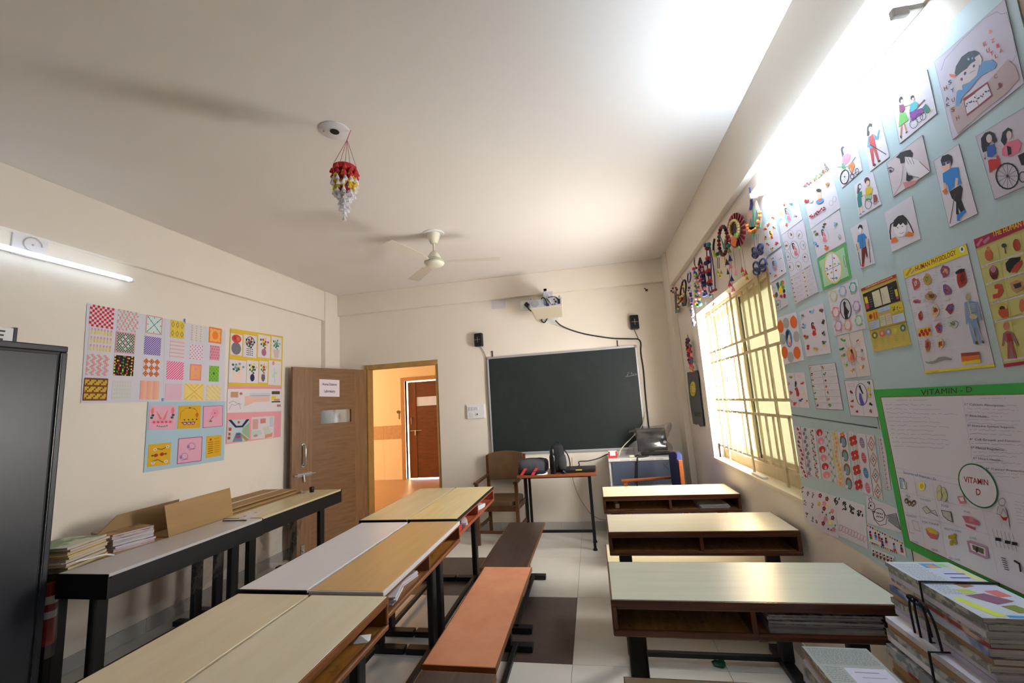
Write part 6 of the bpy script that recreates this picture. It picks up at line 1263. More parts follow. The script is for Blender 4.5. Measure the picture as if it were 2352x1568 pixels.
for k in range(15):
    f = k / 15; d.p(('o', 'b', 'dr', 'y', 'gr')[k % 5], [(830 + 368 * f, 1150 + 186 * f), (852 + 368 * f, 1162 + 186 * f), (842 + 368 * f, 1178 + 186 * f)]).p(('y', 'db', 'r', 'gr', 'o')[k % 5], [(858 + 280 * f, 1318 + 108 * f), (876 + 280 * f, 1326 + 108 * f), (868 + 280 * f, 1346 + 108 * f)])
for x, y, c, c2 in ((868, 1265, 'r', 'gr'), (920, 1275, 'b', 'lb'), (955, 1290, 'r', 'o'), (985, 1335, 'pu', 'db'), (1025, 1330, 'dr', 'lp'), (1105, 1385, 'lb', 'r'), (1178, 1400, 'db', 'r')): d.e('k', x - 3, y - 38, 9, 12).p(c, [(x - 12, y - 25), (x + 10, y - 20), (x + 14, y + 10), (x - 8, y + 6)]).p(c2, [(x - 10, y + 8), (x + 16, y + 12), (x + 22, y + 34), (x - 4, y + 30)]).l('sk', 4, [(x + 8, y - 16), (x + 26, y - 2)])
d.done()
d = Sheet('folk_art_strip', 'small strip of brown folk figures at the bottom of the lower blue sheet', 'F', ((872, 1372), (1108, 1470), (1110, 1560), (886, 1455)), group='stencil prints')
for k in range(6): d.e('br', 900 + 36 * k, 1450 + 15 * k, 12, 18).e('k', 897 + 36 * k, 1415 + 15 * k, 8, 9).l('nv', 4, [(918 + 36 * k, 1415 + 15 * k), (922 + 36 * k, 1460 + 15 * k)])
d.done()

# ------------------------------------------------------------------ left wall charts
def lrect(x0, y0, x1, y1):
    """upright rectangle on the left wall from its box in the chart picture"""
    X_, Y_ = (x0 + x1) / 2, (y0 + y1) / 2; z = ZO['L']; g = lambda a, b: atX(z[0] + a / z[2], z[1] + b / z[2], XL)
    ya, yb, zt, zb = g(x0, Y_).y, g(x1, Y_).y, g(X_, y0).z, g(X_, y1).z
    def px(y, zz):
        q = RM.T @ np.array([XL, y, zz - H]); return ((1176 + FPX * q[0] / q[1] - z[0]) * z[2], (784 - FPX * q[2] / q[1] - z[1]) * z[2])
    return [px(ya, zt), px(yb, zt), px(yb, zb), px(ya, zb)]
class Grid:
    """unit-square drawing on a quad of a sheet"""
    def __init__(s, sh, c): s.s, s.c = sh, c
    def q(s, u, v):
        a, b, c, d_ = s.c; return (a[0] * (1 - u) * (1 - v) + b[0] * u * (1 - v) + c[0] * u * v + d_[0] * (1 - u) * v, a[1] * (1 - u) * (1 - v) + b[1] * u * (1 - v) + c[1] * u * v + d_[1] * (1 - u) * v)
    def p(s, col, pts): s.s.p(col, [s.q(*p) for p in pts]); return s
    def r(s, col, u0, v0, u1, v1): return s.p(col, [(u0, v0), (u1, v0), (u1, v1), (u0, v1)])
    def e(s, col, u, v, a, b=None, n=10):
        b = a if b is None else b; return s.p(col, [(u + a * math.cos(2 * math.pi * i / n), v + b * math.sin(2 * math.pi * i / n)) for i in range(n)])
    def l(s, col, w, pts): s.s.l(col, w, [s.q(*p) for p in pts]); return s
    def border(s, col, w): return s.r(col, 0, 0, 1, w).r(col, 0, 1 - w, 1, 1).r(col, 0, w, w, 1 - w).r(col, 1 - w, w, 1, 1 - w)
    def cells(s, fn, n, m, pad=0.0):
        for i in range(n):
            for j in range(m):
                c = fn(i, j)
                if c: s.r(c, pad + (1 - 2 * pad) * i / n, pad + (1 - 2 * pad) * j / m, pad + (1 - 2 * pad) * (i + 1) / n, pad + (1 - 2 * pad) * (j + 1) / m)
        return s
    def dia(s, fn, n, m, k=.45):
        for i in range(n):
            for j in range(m):
                c = fn(i, j)
                if c:
                    u, v = (i + .5) / n, (j + .5) / m; s.p(c, [(u - k / n, v), (u, v - k / m), (u + k / n, v), (u, v + k / m)])
        return s
    def diag(s, col, n, w=.5):
        for k in range(-n, n):
            a, b = k / n, (k + w) / n; pts = []
            for t0, t1 in ((a, b),):
                poly = [(max(0, t0), max(0, -t0)), (min(1, 1 + t0), min(1, 1 - t0)), (min(1, 1 + t1), min(1, 1 - t1)), (max(0, t1), max(0, -t1))]
                if t0 < 1 and t1 > -1: s.p(col, [(u, 1 - v) for u, v in poly])
        return s
LW = (214, 210, 220)
pc = Sheet('pattern_chart', 'white chart of twenty-four coloured graph-pattern squares on the left wall', 'L', ((75, 60), (1262, 292), (1256, 893), (22, 918)), LW, off=.004, plane='L', cat='chart')
pc.p((80, 130, 200), [(905, 192), (918, 194), (918, 236), (906, 234)]).p((80, 130, 200), [(712, 875), (735, 873), (733, 900), (713, 902)]).l((196, 192, 204), 3, [(742, 190), (728, 905)]); pc.done()
P_, MT, OG = (226, 150, 160), (200, 222, 214), (226, 140, 70)
PAT = [
    ((95, 85, 305, 270), 'red and white check', (214, 206, 220), lambda g: g.cells(lambda i, j: (206, 30, 40) if (i + j) % 2 else None, 10, 9)),
    ((335, 125, 515, 300), 'pink and mint houndstooth', MT, lambda g: g.cells(lambda i, j: P_ if (i * 3 + j * 5) % 7 < 3 else None, 12, 12)),
    ((580, 170, 720, 325), 'teal star with pink edge', (214, 226, 224), lambda g: g.border(P_, .05).l('te', 5, [(.1, .1), (.9, .9)]).l('te', 5, [(.9, .1), (.1, .9)]).dia(lambda i, j: 'te' if (i + j) % 2 == 0 and abs(i - 2) + abs(j - 2) > 1 else None, 5, 5, .2)),
    ((790, 210, 910, 360), 'yellow with grey diamonds', (228, 196, 70), lambda g: g.dia(lambda i, j: (150, 140, 90), 3, 2, .38).dia(lambda i, j: (228, 196, 70), 3, 2, .22)),
    ((970, 245, 1080, 385), 'pale with fine stripes', (216, 216, 206), lambda g: g.cells(lambda i, j: (226, 170, 180) if i % 3 == 0 and j % 2 else None, 9, 14)),
    ((1120, 270, 1228, 402), 'orange medallion', (244, 180, 100), lambda g: g.border((240, 130, 50), .09).e((240, 130, 50), .5, .5, .24, .28).dia(lambda i, j: (240, 140, 60) if (i + j) % 2 else None, 5, 5, .25)),
    ((88, 280, 285, 470), 'yellow and mauve dots', (216, 210, 220), lambda g: g.cells(lambda i, j: ((226, 206, 90) if j % 4 in (1, 2) else (206, 150, 190)) if (i + j) % 2 and j % 2 == 0 or (j % 4 == 1 and i % 2) else None, 14, 11)),
    ((320, 310, 487, 490), 'dark green check with pale flower', (60, 70, 60), lambda g: g.cells(lambda i, j: (190, 200, 180) if (i + j) % 2 else None, 14, 14, .04).border(P_, .05).dia(lambda i, j: (232, 220, 228) if (abs(i - 3) + abs(j - 3)) <= 2 and (i + j) % 2 == 0 and abs(j - 3) < 2 or (i == 3) and abs(j - 3) == 2 else None, 7, 7, .45)),
    ((565, 348, 707, 505), 'purple diagonal', (222, 216, 230), lambda g: g.diag((100, 70, 170), 8, .6)),
    ((785, 388, 910, 535), 'pale pink rows', (214, 214, 214), lambda g: g.cells(lambda i, j: (230, 170, 180) if j % 3 == 0 else None, 1, 14)),
    ((955, 415, 1068, 545), 'red and white diagonal dots', (222, 216, 226), lambda g: g.dia(lambda i, j: (216, 110, 130) if (i + j) % 2 else None, 8, 8, .42)),
    ((1130, 425, 1212, 548), 'rose weave', (222, 150, 170), lambda g: g.cells(lambda i, j: (200, 110, 140) if (i * 2 + j) % 4 == 0 else None, 8, 10)),
    ((70, 500, 263, 680), 'pink zigzag on mint', (204, 216, 212), lambda g: g.cells(lambda i, j: P_ if (i + abs((j % 4) - 2)) % 4 < 2 else None, 14, 14)),
    ((305, 510, 475, 682), 'black with bright flecks', (20, 20, 22), lambda g: g.cells(lambda i, j: ('y', 'r', 'gr', 'o')[(i + 2 * j) % 4] if (i + 3 * j) % 6 == 0 or (i * 2 + j) % 7 == 0 else None, 14, 13)),
    ((555, 535, 697, 692), 'orange diamonds', (222, 216, 222), lambda g: g.dia(lambda i, j: (176, 60, 40), 3, 3, .5).dia(lambda i, j: OG, 3, 3, .36).dia(lambda i, j: (176, 60, 40), 3, 3, .16)),
    ((757, 560, 902, 715), 'hot pink diagonal', (236, 214, 226), lambda g: g.diag((236, 70, 130), 7, .55)),
    ((957, 583, 1055, 722), 'orange with pink squares', (240, 170, 100), lambda g: g.border((230, 140, 150), .08).e((230, 150, 170), .5, .3, .14, .12).e((230, 150, 170), .5, .72, .14, .12)),
    ((1122, 598, 1205, 732), 'green with dark centre', (130, 190, 70), lambda g: g.dia(lambda i, j: (90, 160, 60) if (i + j) % 2 else None, 6, 8, .4).e((50, 110, 60), .48, .48, .1, .08)),
    ((45, 702, 250, 895), 'brown and yellow bands', (200, 176, 50), lambda g: g.cells(lambda i, j: (130, 60, 40) if j % 4 == 0 or (i + j) % 4 == 0 else None, 14, 13).border((120, 50, 40), .035)),
    ((290, 730, 452, 885), 'pale grey-green check', (206, 212, 206), lambda g: g.cells(lambda i, j: (224, 190, 200) if j % 3 == 0 and i % 2 else None, 14, 14)),
    ((530, 725, 692, 885), 'orange upright stripes', (240, 190, 150), lambda g: g.cells(lambda i, j: ((236, 160, 150), (240, 180, 120), None)[i % 3], 9, 1).diag((226, 170, 176), 9, .3)),
    ((745, 750, 885, 890), 'pink fine diagonal', (224, 210, 222), lambda g: g.diag((230, 150, 180), 9, .45)),
    ((910, 748, 1075, 892), 'yellow with a cross', (240, 212, 120), lambda g: g.l((228, 176, 90), 7, [(.05, .05), (.95, .95)]).l((228, 176, 90), 7, [(.95, .05), (.05, .95)]).l((236, 160, 110), 5, [(.3, .05), (.5, .3), (.7, .05)]).l((236, 160, 110), 5, [(.3, .95), (.5, .7), (.7, .95)])),
    ((1100, 765, 1218, 892), 'pale yellow fleck', (230, 216, 170), lambda g: g.cells(lambda i, j: (240, 206, 110) if (i + 2 * j) % 3 == 0 else None, 9, 10)),
]
for bx, lab, base, fn in PAT:
    c4 = lrect(*bx); s = Sheet('pattern_square', lab + ' square', 'L', c4, base, off=.0055, plane='L', parent=pc.o); fn(Grid(s, c4)); s.done()
# flower chart (yellow) and room chart (pink)
fc = Sheet('flower_chart', 'yellow chart with eight pictures of flower pots and baskets on the left wall', 'L', ((1304, 275), (1755, 345), (1745, 770), (1284, 770)), (226, 190, 66), off=.0045, plane='L', cat='chart'); fc.done()
def flowers(g, pot, fl, leaf=(40, 110, 70), shape=0):
    for k in range(14):
        a = k * 2.4; r_ = .05 + .028 * k; g.e(fl[k % len(fl)] if k % 3 else leaf, .5 + r_ * math.cos(a) * .8, .34 + r_ * math.sin(a) * .62, .075, .055, 8)
    if shape == 0: g.e(pot, .5, .76, .2, .17)
    elif shape == 1: g.p(pot, [(.2, .58), (.8, .58), (.7, .95), (.3, .95)])
    else: g.p(pot, [(.32, .62), (.68, .62), (.74, .8), (.6, .95), (.4, .95), (.26, .8)])
for bx, lab, pot, fl, sh in (((1305, 325, 1405, 505), 'grey round vase of red flowers', (120, 118, 128), ((206, 80, 70), (190, 60, 60)), 3), ((1415, 335, 1528, 525), 'black and white basket of fruit', (226, 224, 230), ((176, 60, 60), (60, 60, 60)), 1), ((1540, 335, 1645, 528), 'pink vase of mixed flowers', (176, 110, 130), ((230, 200, 60), (200, 60, 60)), 0), ((1655, 350, 1742, 538), 'white pot with a small tree', (214, 190, 190), ((90, 150, 130), (120, 180, 150)), 1),
                            ((1290, 548, 1440, 742), 'pale peach pot of faint flowers', (240, 214, 200), ((200, 170, 200), (120, 160, 180), (240, 200, 170)), 1), ((1445, 552, 1542, 745), 'dark blue vase of red flowers', (40, 40, 90), ((190, 40, 50), (230, 206, 80), (60, 60, 60)), 0), ((1550, 555, 1622, 740), 'striped vase with yellow flowers', (110, 100, 110), ((60, 120, 60), (230, 200, 50), (200, 60, 60)), 2), ((1630, 555, 1738, 762), 'faint orange flower on a stem', (214, 220, 216), ((236, 150, 110), (190, 220, 200)), 9)):
    c4 = lrect(*bx); s = Sheet('flower_picture', lab, 'L', c4, (226, 218, 222), off=.006, plane='L', parent=fc.o); g = Grid(s, c4)
    if sh == 9: g.l((170, 206, 180), 4, [(.45, .3), (.5, .9)]).e((236, 140, 90), .38, .1, .1, .08).e((190, 220, 196), .6, .5, .1, .06).e((190, 220, 196), .4, .62, .1, .06)
    elif sh == 3: g.e(pot, .5, .68, .42, .3, 16).e(fl[0], .5, .22, .42, .2, 14).e(fl[1], .35, .2, .16, .1).e((220, 110, 90), .65, .22, .16, .1)
    else:
        flowers(g, pot, fl, shape=sh)
        if sh == 1 and pot[0] > 224 - 1 and pot[2] == 230:
            for i in range(4):
                for j in range(4): g.e('k', .3 + .13 * i, .62 + .09 * j, .05, .025, 6)
            s.o_('k', *g.q(.5, .3), 34, 44, 5)
    s.done()
rc = Sheet('room_chart', 'pink chart with drawings of a kitchen, hallway and bedroom on the left wall', 'L', ((1286, 770), (1745, 772), (1735, 1205), (1265, 1270)), (232, 158, 168), off=.0046, plane='L', cat='chart'); rc.done()
c4 = [(1280, 795), (1742, 795), (1740, 985), (1275, 1000)]
s = Sheet('room_drawing', 'long kitchen drawing', 'L', c4, (226, 218, 222), off=.006, plane='L', parent=rc.o); g = Grid(s, c4)
g.p((232, 190, 176), [(.32, .3), (.78, .3), (.78, .55), (.5, .58), (.32, .75)]).r((206, 204, 214), .42, .18, .8, .34).l('g', 3, [(.42, .3), (.78, .3)]).r((200, 150, 120), .06, .12, .2, .36).e((196, 110, 90), .25, .2, .03, .06).l('g', 3, [(.03, .6), (.1, .5), (.18, .6), (.26, .65)]).l('k', 2, [(.04, .85), (.08, .65), (.14, .7), (.22, .62), (.25, .85)]).r((90, 70, 60), .82, .1, .97, .24).r((230, 206, 60), .82, .3, .9, .5).r('k', .82, .55, .98, .6).r((206, 150, 120), .86, .44, .97, .54).r((180, 130, 110), .92, .7, .99, .8)
s.done()
c4 = [(1285, 1060), (1468, 1055), (1466, 1240), (1272, 1252)]
s = Sheet('room_drawing', 'hallway drawing with dark blue ceiling beams', 'L', c4, (190, 204, 206), off=.006, plane='L', parent=rc.o); g = Grid(s, c4)
g.p((40, 40, 90), [(0, 0), (.15, 0), (.4, .28), (.65, .28), (.85, .0), (1, 0), (.7, .36), (.35, .36)]).p((150, 180, 150), [(.68, .4), (1, .15), (1, .9), (.68, .6)]).p((176, 140, 90), [(.62, .62), (1, .95), (.85, 1), (.58, .7)]).r((190, 80, 60), .05, .35, .18, .5).r((190, 80, 60), .05, .58, .15, .7).r((170, 60, 80), .03, .76, .15, .88).p((110, 140, 160), [(.4, .6), (.6, .6), (.7, 1), (.25, 1)]).r((176, 60, 90), .38, .74, .6, .84).e((200, 60, 60), .5, .12, .05, .06).r((60, 90, 150), .42, .62, .58, .72)
s.done()
c4 = [(1485, 1038), (1680, 1026), (1674, 1210), (1482, 1228)]
s = Sheet('room_drawing', 'pale bedroom drawing', 'L', c4, (222, 208, 212), off=.006, plane='L', parent=rc.o); g = Grid(s, c4)
g.p((214, 150, 120), [(.6, .85), (.95, .75), (.95, .95), (.62, 1)]).p((200, 206, 190), [(.5, .5), (.75, .45), (.9, .8), (.6, .85)]).r((206, 130, 120), .4, .1, .62, .3).r((190, 200, 210), .8, .05, .97, .5).r((206, 160, 160), .05, .1, .3, .55).p((190, 210, 200), [(.0, .6), (.4, .6), (.5, .8), (.05, .95)]).l('g', 2, [(.4, .1), (.62, .1), (.62, .3), (.4, .3), (.4, .1)]).e((206, 130, 150), .2, .85, .1, .06)
s.done()
# blue chart with embroidered squares
ec = Sheet('embroidery_chart', 'pale blue chart with six pink and yellow embroidered cloth squares', 'L', ((598, 905), (1262, 900), (1250, 1405), (560, 1512)), (172, 200, 214), off=.0052, plane='L', cat='chart'); ec.done()
PKC, YLC = (228, 170, 190), (220, 170, 30)
def cloth(lab, c4, col, fn, edge=None):
    s = Sheet('cloth_square', lab, 'L', c4, col, off=.0068, plane='L', parent=ec.o, th=.0014); g = Grid(s, c4)
    if edge: g.border(edge, .025)
    fn(g); s.done()
def c_a(g):
    for u in (.12, .88): g.e((230, 120, 130), u, .22, .06, .14).e((30, 90, 80), u + .02, .4, .06, .05).e((30, 90, 80), u - .02, .5, .06, .05)
    for k in range(5): g.e((236, 140, 160), .2 + .15 * k, .68, .09, .08).e((200, 60, 90), .2 + .15 * k, .68, .04, .035)
    g.p((226, 120, 120), [(.25, .2), (.5, .55), (.42, .6)]).p((226, 120, 120), [(.72, .12), (.5, .6), (.6, .6)])
    for k in range(6): g.p('dg', [(.3 + .07 * k, .82 + .03 * math.sin(k * .63)), (.36 + .07 * k, .82 + .03 * math.sin(k * .63)), (.33 + .07 * k, .88 + .03 * math.sin(k * .63))])
def c_b(g):
    g.l((150, 110, 20), 3, [(.1 + .0, .6), (.1, .3), (.3, .12), (.6, .1), (.8, .2), (.86, .45), (.8, .65)])
    for k in range(3): g.e((160, 60, 130), .32 + .18 * k, .78, .08, .08).e((230, 190, 220), .32 + .18 * k, .78, .04, .04)
    for k in range(8): g.e((40, 90, 50), .2 + .09 * k, .68 + .06 * (-1) ** k, .04, .03)
    g.e('dr', .5, .1, .05, .03).p('dg', [(.62, .08), (.85, .25), (.75, .15)]).e((206, 100, 40), .84, .42, .07, .1)
def c_c(g):
    for k in range(6): g.e((236, 150, 170), .6 + .13 * math.cos(k * 1.05), .35 + .15 * math.sin(k * 1.05), .08, .09)
    g.e((200, 110, 130), .6, .35, .05, .05).l((80, 110, 90), 5, [(.52, .5), (.3, .75)]).e((240, 170, 130), .3, .7, .06, .05).e((90, 120, 100), .4, .72, .08, .04)
def c_d(g):
    g.e((176, 40, 30), .35, .52, .1, .08).e((176, 40, 30), .62, .5, .1, .08).e('dg', .2, .52, .06, .04).e('dg', .78, .5, .06, .04).l('dg', 6, [(.35, .22), (.6, .28), (.8, .2)]).l('dg', 6, [(.2, .78), (.45, .72), (.7, .88)])
    for u, v in ((.3, .25), (.85, .18), (.25, .85), (.82, .85)): g.e((226, 220, 210), u, v, .08, .07).e((130, 130, 140), u, v, .035, .03)
def c_e(g):
    for u, v in ((.58, .34), (.3, .72)): g.s.o_((140, 120, 170), *g.q(u, v), 28, 26, 4); g.e((150, 130, 180), u - .15, v + .02, .06, .08); g.l((120, 110, 160), 4, [(u - .12, v + .15), (u + .15, v + .13)])
def c_f(g):
    for k in range(6): g.l((150, 60, 40) if k < 3 else (90, 60, 30), 5, [(.12, .3 + .1 * k), (.45, .29 + .1 * k)]).l((170, 110, 30), 4, [(.55, .29 + .1 * k), (.88, .28 + .1 * k)])
    g.e('r', .28, .17, .07, .05).l((150, 110, 30), 3, [(.5, .15), (.85, .12)])
cloth('pink cloth with pink leaves and green scallops', [(612, 938), (838, 935), (833, 1142), (598, 1148)], PKC, c_a)
cloth('yellow cloth with a floral wreath', [(862, 940), (1052, 935), (1044, 1128), (850, 1138)], YLC, c_b)
cloth('pink cloth with one large flower', [(1072, 942), (1240, 936), (1236, 1115), (1066, 1130)], PKC, c_c, (180, 90, 130))
cloth('yellow cloth with red fish shapes', [(605, 1272), (796, 1252), (785, 1440), (590, 1465)], YLC, c_d)
cloth('pink cloth with two outlined fruits', [(858, 1220), (1065, 1202), (1055, 1412), (845, 1440)], PKC, c_e, (150, 70, 120))
cloth('yellow cloth with stitched lines', [(1100, 1200), (1228, 1192), (1222, 1365), (1095, 1388)], YLC, c_f)

# ------------------------------------------------------------------ notice on the open door
lm = Matrix.Rotation(ang, 4, 'Z'); nrm = lm.to_3x3() @ Vector((0, 1, 0)); org = Vector((hx, hy, 0))
def doorplane(x, y, o):
    dr = Vector(ray(x, y)); base = org + nrm * (.0188 + o); k = (base - Vector((0, 0, H))).dot(nrm) / dr.dot(nrm); return Vector((0, 0, H)) + dr * k
nt = Sheet('door_notice', 'white notice reading Home Science Laboratory taped to the open door', 'X', ((293, 283), (438, 290), (438, 411), (293, 408)), (226, 214, 222), off=.0012, cat='notice', pl=(doorplane, nrm))
nt.t((40, 40, 50), 'Home Science', 314, 328, 418, 330, (0, -18), True).t((40, 40, 50), 'Laboratory', 328, 378, 408, 380, (0, -20), True); nt.done()
# ------------------------------------------------------------------ handmade hangings above the window
class Craft:
    """one hanging; points are given on its own plane a few centimetres off the wall"""
    def __init__(s, name, label, off=.035, group='handmade wall hangings', cat='wall hanging'):
        s.off = off; s.parts = {}; s.name, s.label, s.group, s.cat = name, label, group, cat; s.rg = random.Random(label); s.z = ZO['W']; s.first = None
    def at(s, x, y, d=0.0):
        q = atX(s.z[0] + x / s.z[2], s.z[1] + y / s.z[2], XR - s.off - d)
        if s.first is None: s.first = q.copy()
        return q
    def vs(s, x, y): return (s.at(x, y) - s.at(x, y + 1)).length
    def mb(s, part, one=False):
        if one: part = part + '#%d' % len(s.parts)
        return s.parts.setdefault(part, MB())
    def ball(s, part, col, x, y, r, d=0.0, fl=1.0):
        k = s.vs(x, y) * 1.3; s.mb(part, part not in ('yarn', 'bead', 'braid')).ball(s.at(x, y, d), (r * k * fl, r * k, r * k), 9, 6, col); return s
    def cone(s, part, col, x, y, r, h, d=0.0):
        k = s.vs(x, y); p = s.at(x, y, d); s.mb(part, True).lathe([(r * k, -h * k), (r * k * .94, -h * k), (0, 0)], 9, p, col); return s
    def tube(s, part, col, w, pts, d=0.0):
        k = s.vs(*pts[0]) * 1.3; s.mb(part).tube([s.at(x, y, d) for x, y in pts], w * k, 6, col); return s
    def ring(s, part, col, x, y, rx, ry, w, rot=0.0, n=24, d=0.0, flat=None):
        k = s.vs(x, y) * 1.25; c, e = math.cos(rot), math.sin(rot)
        pts = [(x + rx * math.cos(t) * c - ry * math.sin(t) * e, y + rx * math.cos(t) * e + ry * math.sin(t) * c) for t in (2 * math.pi * i / n for i in range(n))]
        s.mb(part).tube([s.at(a, b, d) for a, b in pts], w * k, 6, col, True); return s
    def slab(s, part, col, pts, th=.004, d=0.0):
        a = [s.at(x, y, d) for x, y in pts]; n = len(a); v = a + [p - Vector((th, 0, 0)) for p in a]
        s.mb(part).add(v, [tuple(range(n - 1, -1, -1)), tuple(range(n, 2 * n))] + [(i, (i + 1) % n, n + (i + 1) % n, n + i) for i in range(n)], col); return s
    def done(s):
        t = empty(s.name, s.first, label=s.label, cat=s.cat, group=s.group)
        for nm, m_ in s.parts.items():
            m_.v = [(p[0] - s.first.x, p[1] - s.first.y, p[2] - s.first.z) for p in m_.v]; m_.build(nm.split('#')[0], CRAFT, t, smooth=50)
        return t
BK = (24, 24, 28)
# fan-shaped branch hanging and black ring
c = Craft('branch_hanging', 'dark hanging with a spray of red-tipped twigs, nearest the corner pillar')
c.slab('felt_panel', (30, 30, 34), [(195, 985), (212, 975), (225, 1165), (205, 1172)]).slab('lower_edge', (90, 110, 96), [(205, 1172), (212, 1135), (245, 1130), (232, 1166)], .006)
for x, y, cc in ((165, 972, BK), (178, 950, 'dr'), (205, 945, 'r'), (215, 960, 'dr'), (180, 985, 'br'), (195, 955, 'w')): c.tube('twig', (150, 110, 90), 1.5, [(205, 1010), (x, y)], .01).ball('bead', cc, x, y, 7, .01)
for k in range(9): c.ball('flower', ('r', 'gr', 'dr', 'y', 'w')[k % 5], 222 + c.rg.uniform(-12, 12), 1010 + 15 * k, 8, .01)
c.tube('cord', BK, 1.5, [(208, 940), (210, 985)]); c.done()
c = Craft('ring_hanging', 'black ring hanging with red, white and green flowers')
c.ring('ring', BK, 272, 965, 22, 92, 6, .12).slab('dark_crescent', (18, 30, 40), [(285, 1010), (300, 1000), (306, 1060), (298, 1105), (275, 1110), (262, 1085), (280, 1065)], .01)
for k in range(22): c.ball('flower', ('r', 'dr', 'w', 'gr', 'dg', 'r', 'y')[k % 7], 258 + c.rg.uniform(-30, 26), 1040 + c.rg.uniform(-50, 60), c.rg.uniform(6, 10), .015)
for k in range(7): c.ball('bead', ('pu', 'br', 'y', 'dr')[k % 4], 262 + 3 * k, 900 + 16 * k, 6, .01)
c.tube('cord', (170, 90, 90), 1.2, [(252, 845), (266, 875)]); c.done()
c = Craft('flower_string', 'white and purple paper flower string hanging from an oval ring')
c.ring('ring', (60, 40, 110), 325, 848, 13, 48, 5, .05).ball('bow', (190, 200, 230), 322, 800, 11, .01)
for k in range(36):
    y = 925 + 10 * k; x = 325 + .12 * (y - 925) + c.rg.uniform(-12, 12); c.ball('flower', ((226, 222, 236), (190, 200, 226), (80, 60, 140), (226, 222, 236), (90, 50, 120))[k % 5], x, y, c.rg.uniform(6, 10), .01)
c.tube('cord', (220, 216, 226), 1.2, [(326, 896), (340, 1100), (370, 1290)]); c.done()
c = Craft('pompom_string', 'short multicoloured pompom string hanging from a looped cord')
c.tube('cord', (90, 60, 70), 2, [(372, 675), (368, 720), (380, 760), (372, 680)])
for k in range(44):
    y = 765 + 7.8 * k; x = 382 + .07 * (y - 765) + c.rg.uniform(-18, 20); c.ball('pompom', ('dr', 'mg', 'tan', 'w', 'lgn', 'b', 'pk', 'te', 'y', 'lb', 'gr')[k % 11], x, y, c.rg.uniform(7, 13), .01)
c.ball('pompom', 'dg', 410, 1100, 9, .01); c.done()
c = Craft('tassel_string', 'dark cord hanging with red, pink and blue tassels')
c.tube('cord', BK, 7, [(410, 740), (424, 678), (440, 730), (455, 800), (468, 880), (470, 960)]).tube('cord', BK, 5, [(420, 690), (412, 780), (420, 860)])
for k in range(34):
    y = 740 + 7.2 * k; x = 428 + .1 * (y - 740) + c.rg.uniform(-20, 22); c.ball('pompom', ('mg', 'db', 'r', 'db', 'nv', 'pk', 'db', 'lp')[k % 8], x, y, c.rg.uniform(7, 13), .012)
c.cone('tassel', (50, 60, 150), 458, 960, 20, 60, .01).cone('tassel', (50, 60, 150), 475, 955, 12, 55, .012); c.done()
c = Craft('pompom_string', 'long string of red and navy pompoms with loose purple ribbons')
for x0, x1 in ((480, 505), (515, 530), (530, 560)): c.tube('ribbon', (50, 40, 110), 3.5, [(480 + (x0 - 480) * .6, 560), (x0 + 6, 700), (x1 - 6, 850), (x1, 980)])
for k, (x, y, cc) in enumerate(((478, 562, 'nv'), (488, 588, 'dr'), (500, 555, 'te'), (492, 680, 'r'), (494, 710, 'nv'), (478, 722, 'nv'), (500, 790, 'r'), (503, 820, 'nv'), (490, 800, 'dr'), (512, 885, 'r'), (514, 915, 'nv'), (500, 905, 'dr'), (525, 985, 'dr'), (545, 972, 'dr'), (562, 962, 'dr'), (518, 1010, 'te'))): c.ball('pompom', cc, x, y, 17 if k < 12 else 12, .015)
c.tube('string', BK, 1.2, [(538, 1000), (545, 1090)]).ball('end_bead', 'o', 546, 1085, 6, .01).ball('end_bead', 'dg', 542, 1098, 6, .01); c.done()
c = Craft('parrot_hanging', 'curved black and yellow bird hanging with yellow bells')
c.tube('body', BK, 7, [(553, 505), (545, 550), (543, 600), (550, 640), (565, 660)]).tube('body', (190, 180, 40), 6, [(540, 610), (552, 655), (572, 668)], .008).ball('body', (40, 90, 60), 580, 640, 14, .01).ball('body', (190, 180, 40), 560, 655, 12, .012)
for x in (580, 594):
    c.tube('chain', BK, 2, [(x, 670), (x + 5, 770)])
for x, y in ((582, 780), (610, 780), (598, 812)): c.cone('bell', (196, 186, 30), x, y, 15, 42, .01)
c.done()
c = Craft('floral_ring', 'green-leaved ring of dark red roses with blue and pink bells')
c.ring('ring', (50, 70, 56), 630, 520, 36, 125, 7, .05)
for k in range(22):
    t = k * 2 * math.pi / 22; c.ball('rose', ('dr', 'dr', (70, 90, 80), (120, 30, 40), 'k')[k % 5], 630 + 38 * math.cos(t), 520 + 128 * math.sin(t), 13, .015)
c.slab('leaf', (70, 120, 90), [(600, 470), (622, 520), (640, 600), (655, 560), (650, 500), (640, 560), (618, 500)], .004, .012)
for x0, y0, y1 in ((640, 650, 760), (680, 560, 950), (700, 640, 930)): c.tube('string', (60, 60, 80), 1.2, [(x0, y0), (x0 + 12, y1)])
for x, y, cc in ((680, 570, (150, 150, 60)), (688, 645, 'db'), (692, 715, 'pk'), (650, 665, 'y'), (660, 680, 'db'), (668, 765, 'nv'), (703, 825, 'db'), (685, 875, 'mg'), (716, 920, 'pk')): c.cone('bell', cc, x, y, 20 if cc != 'nv' else 12, 58, .012)
c.ball('bell_knob', 'te', 680, 565, 14, .012); c.done()
c = Craft('ruffled_wreath', 'large crimson ruffled wreath with a yellow braided centre')
N_ = 40
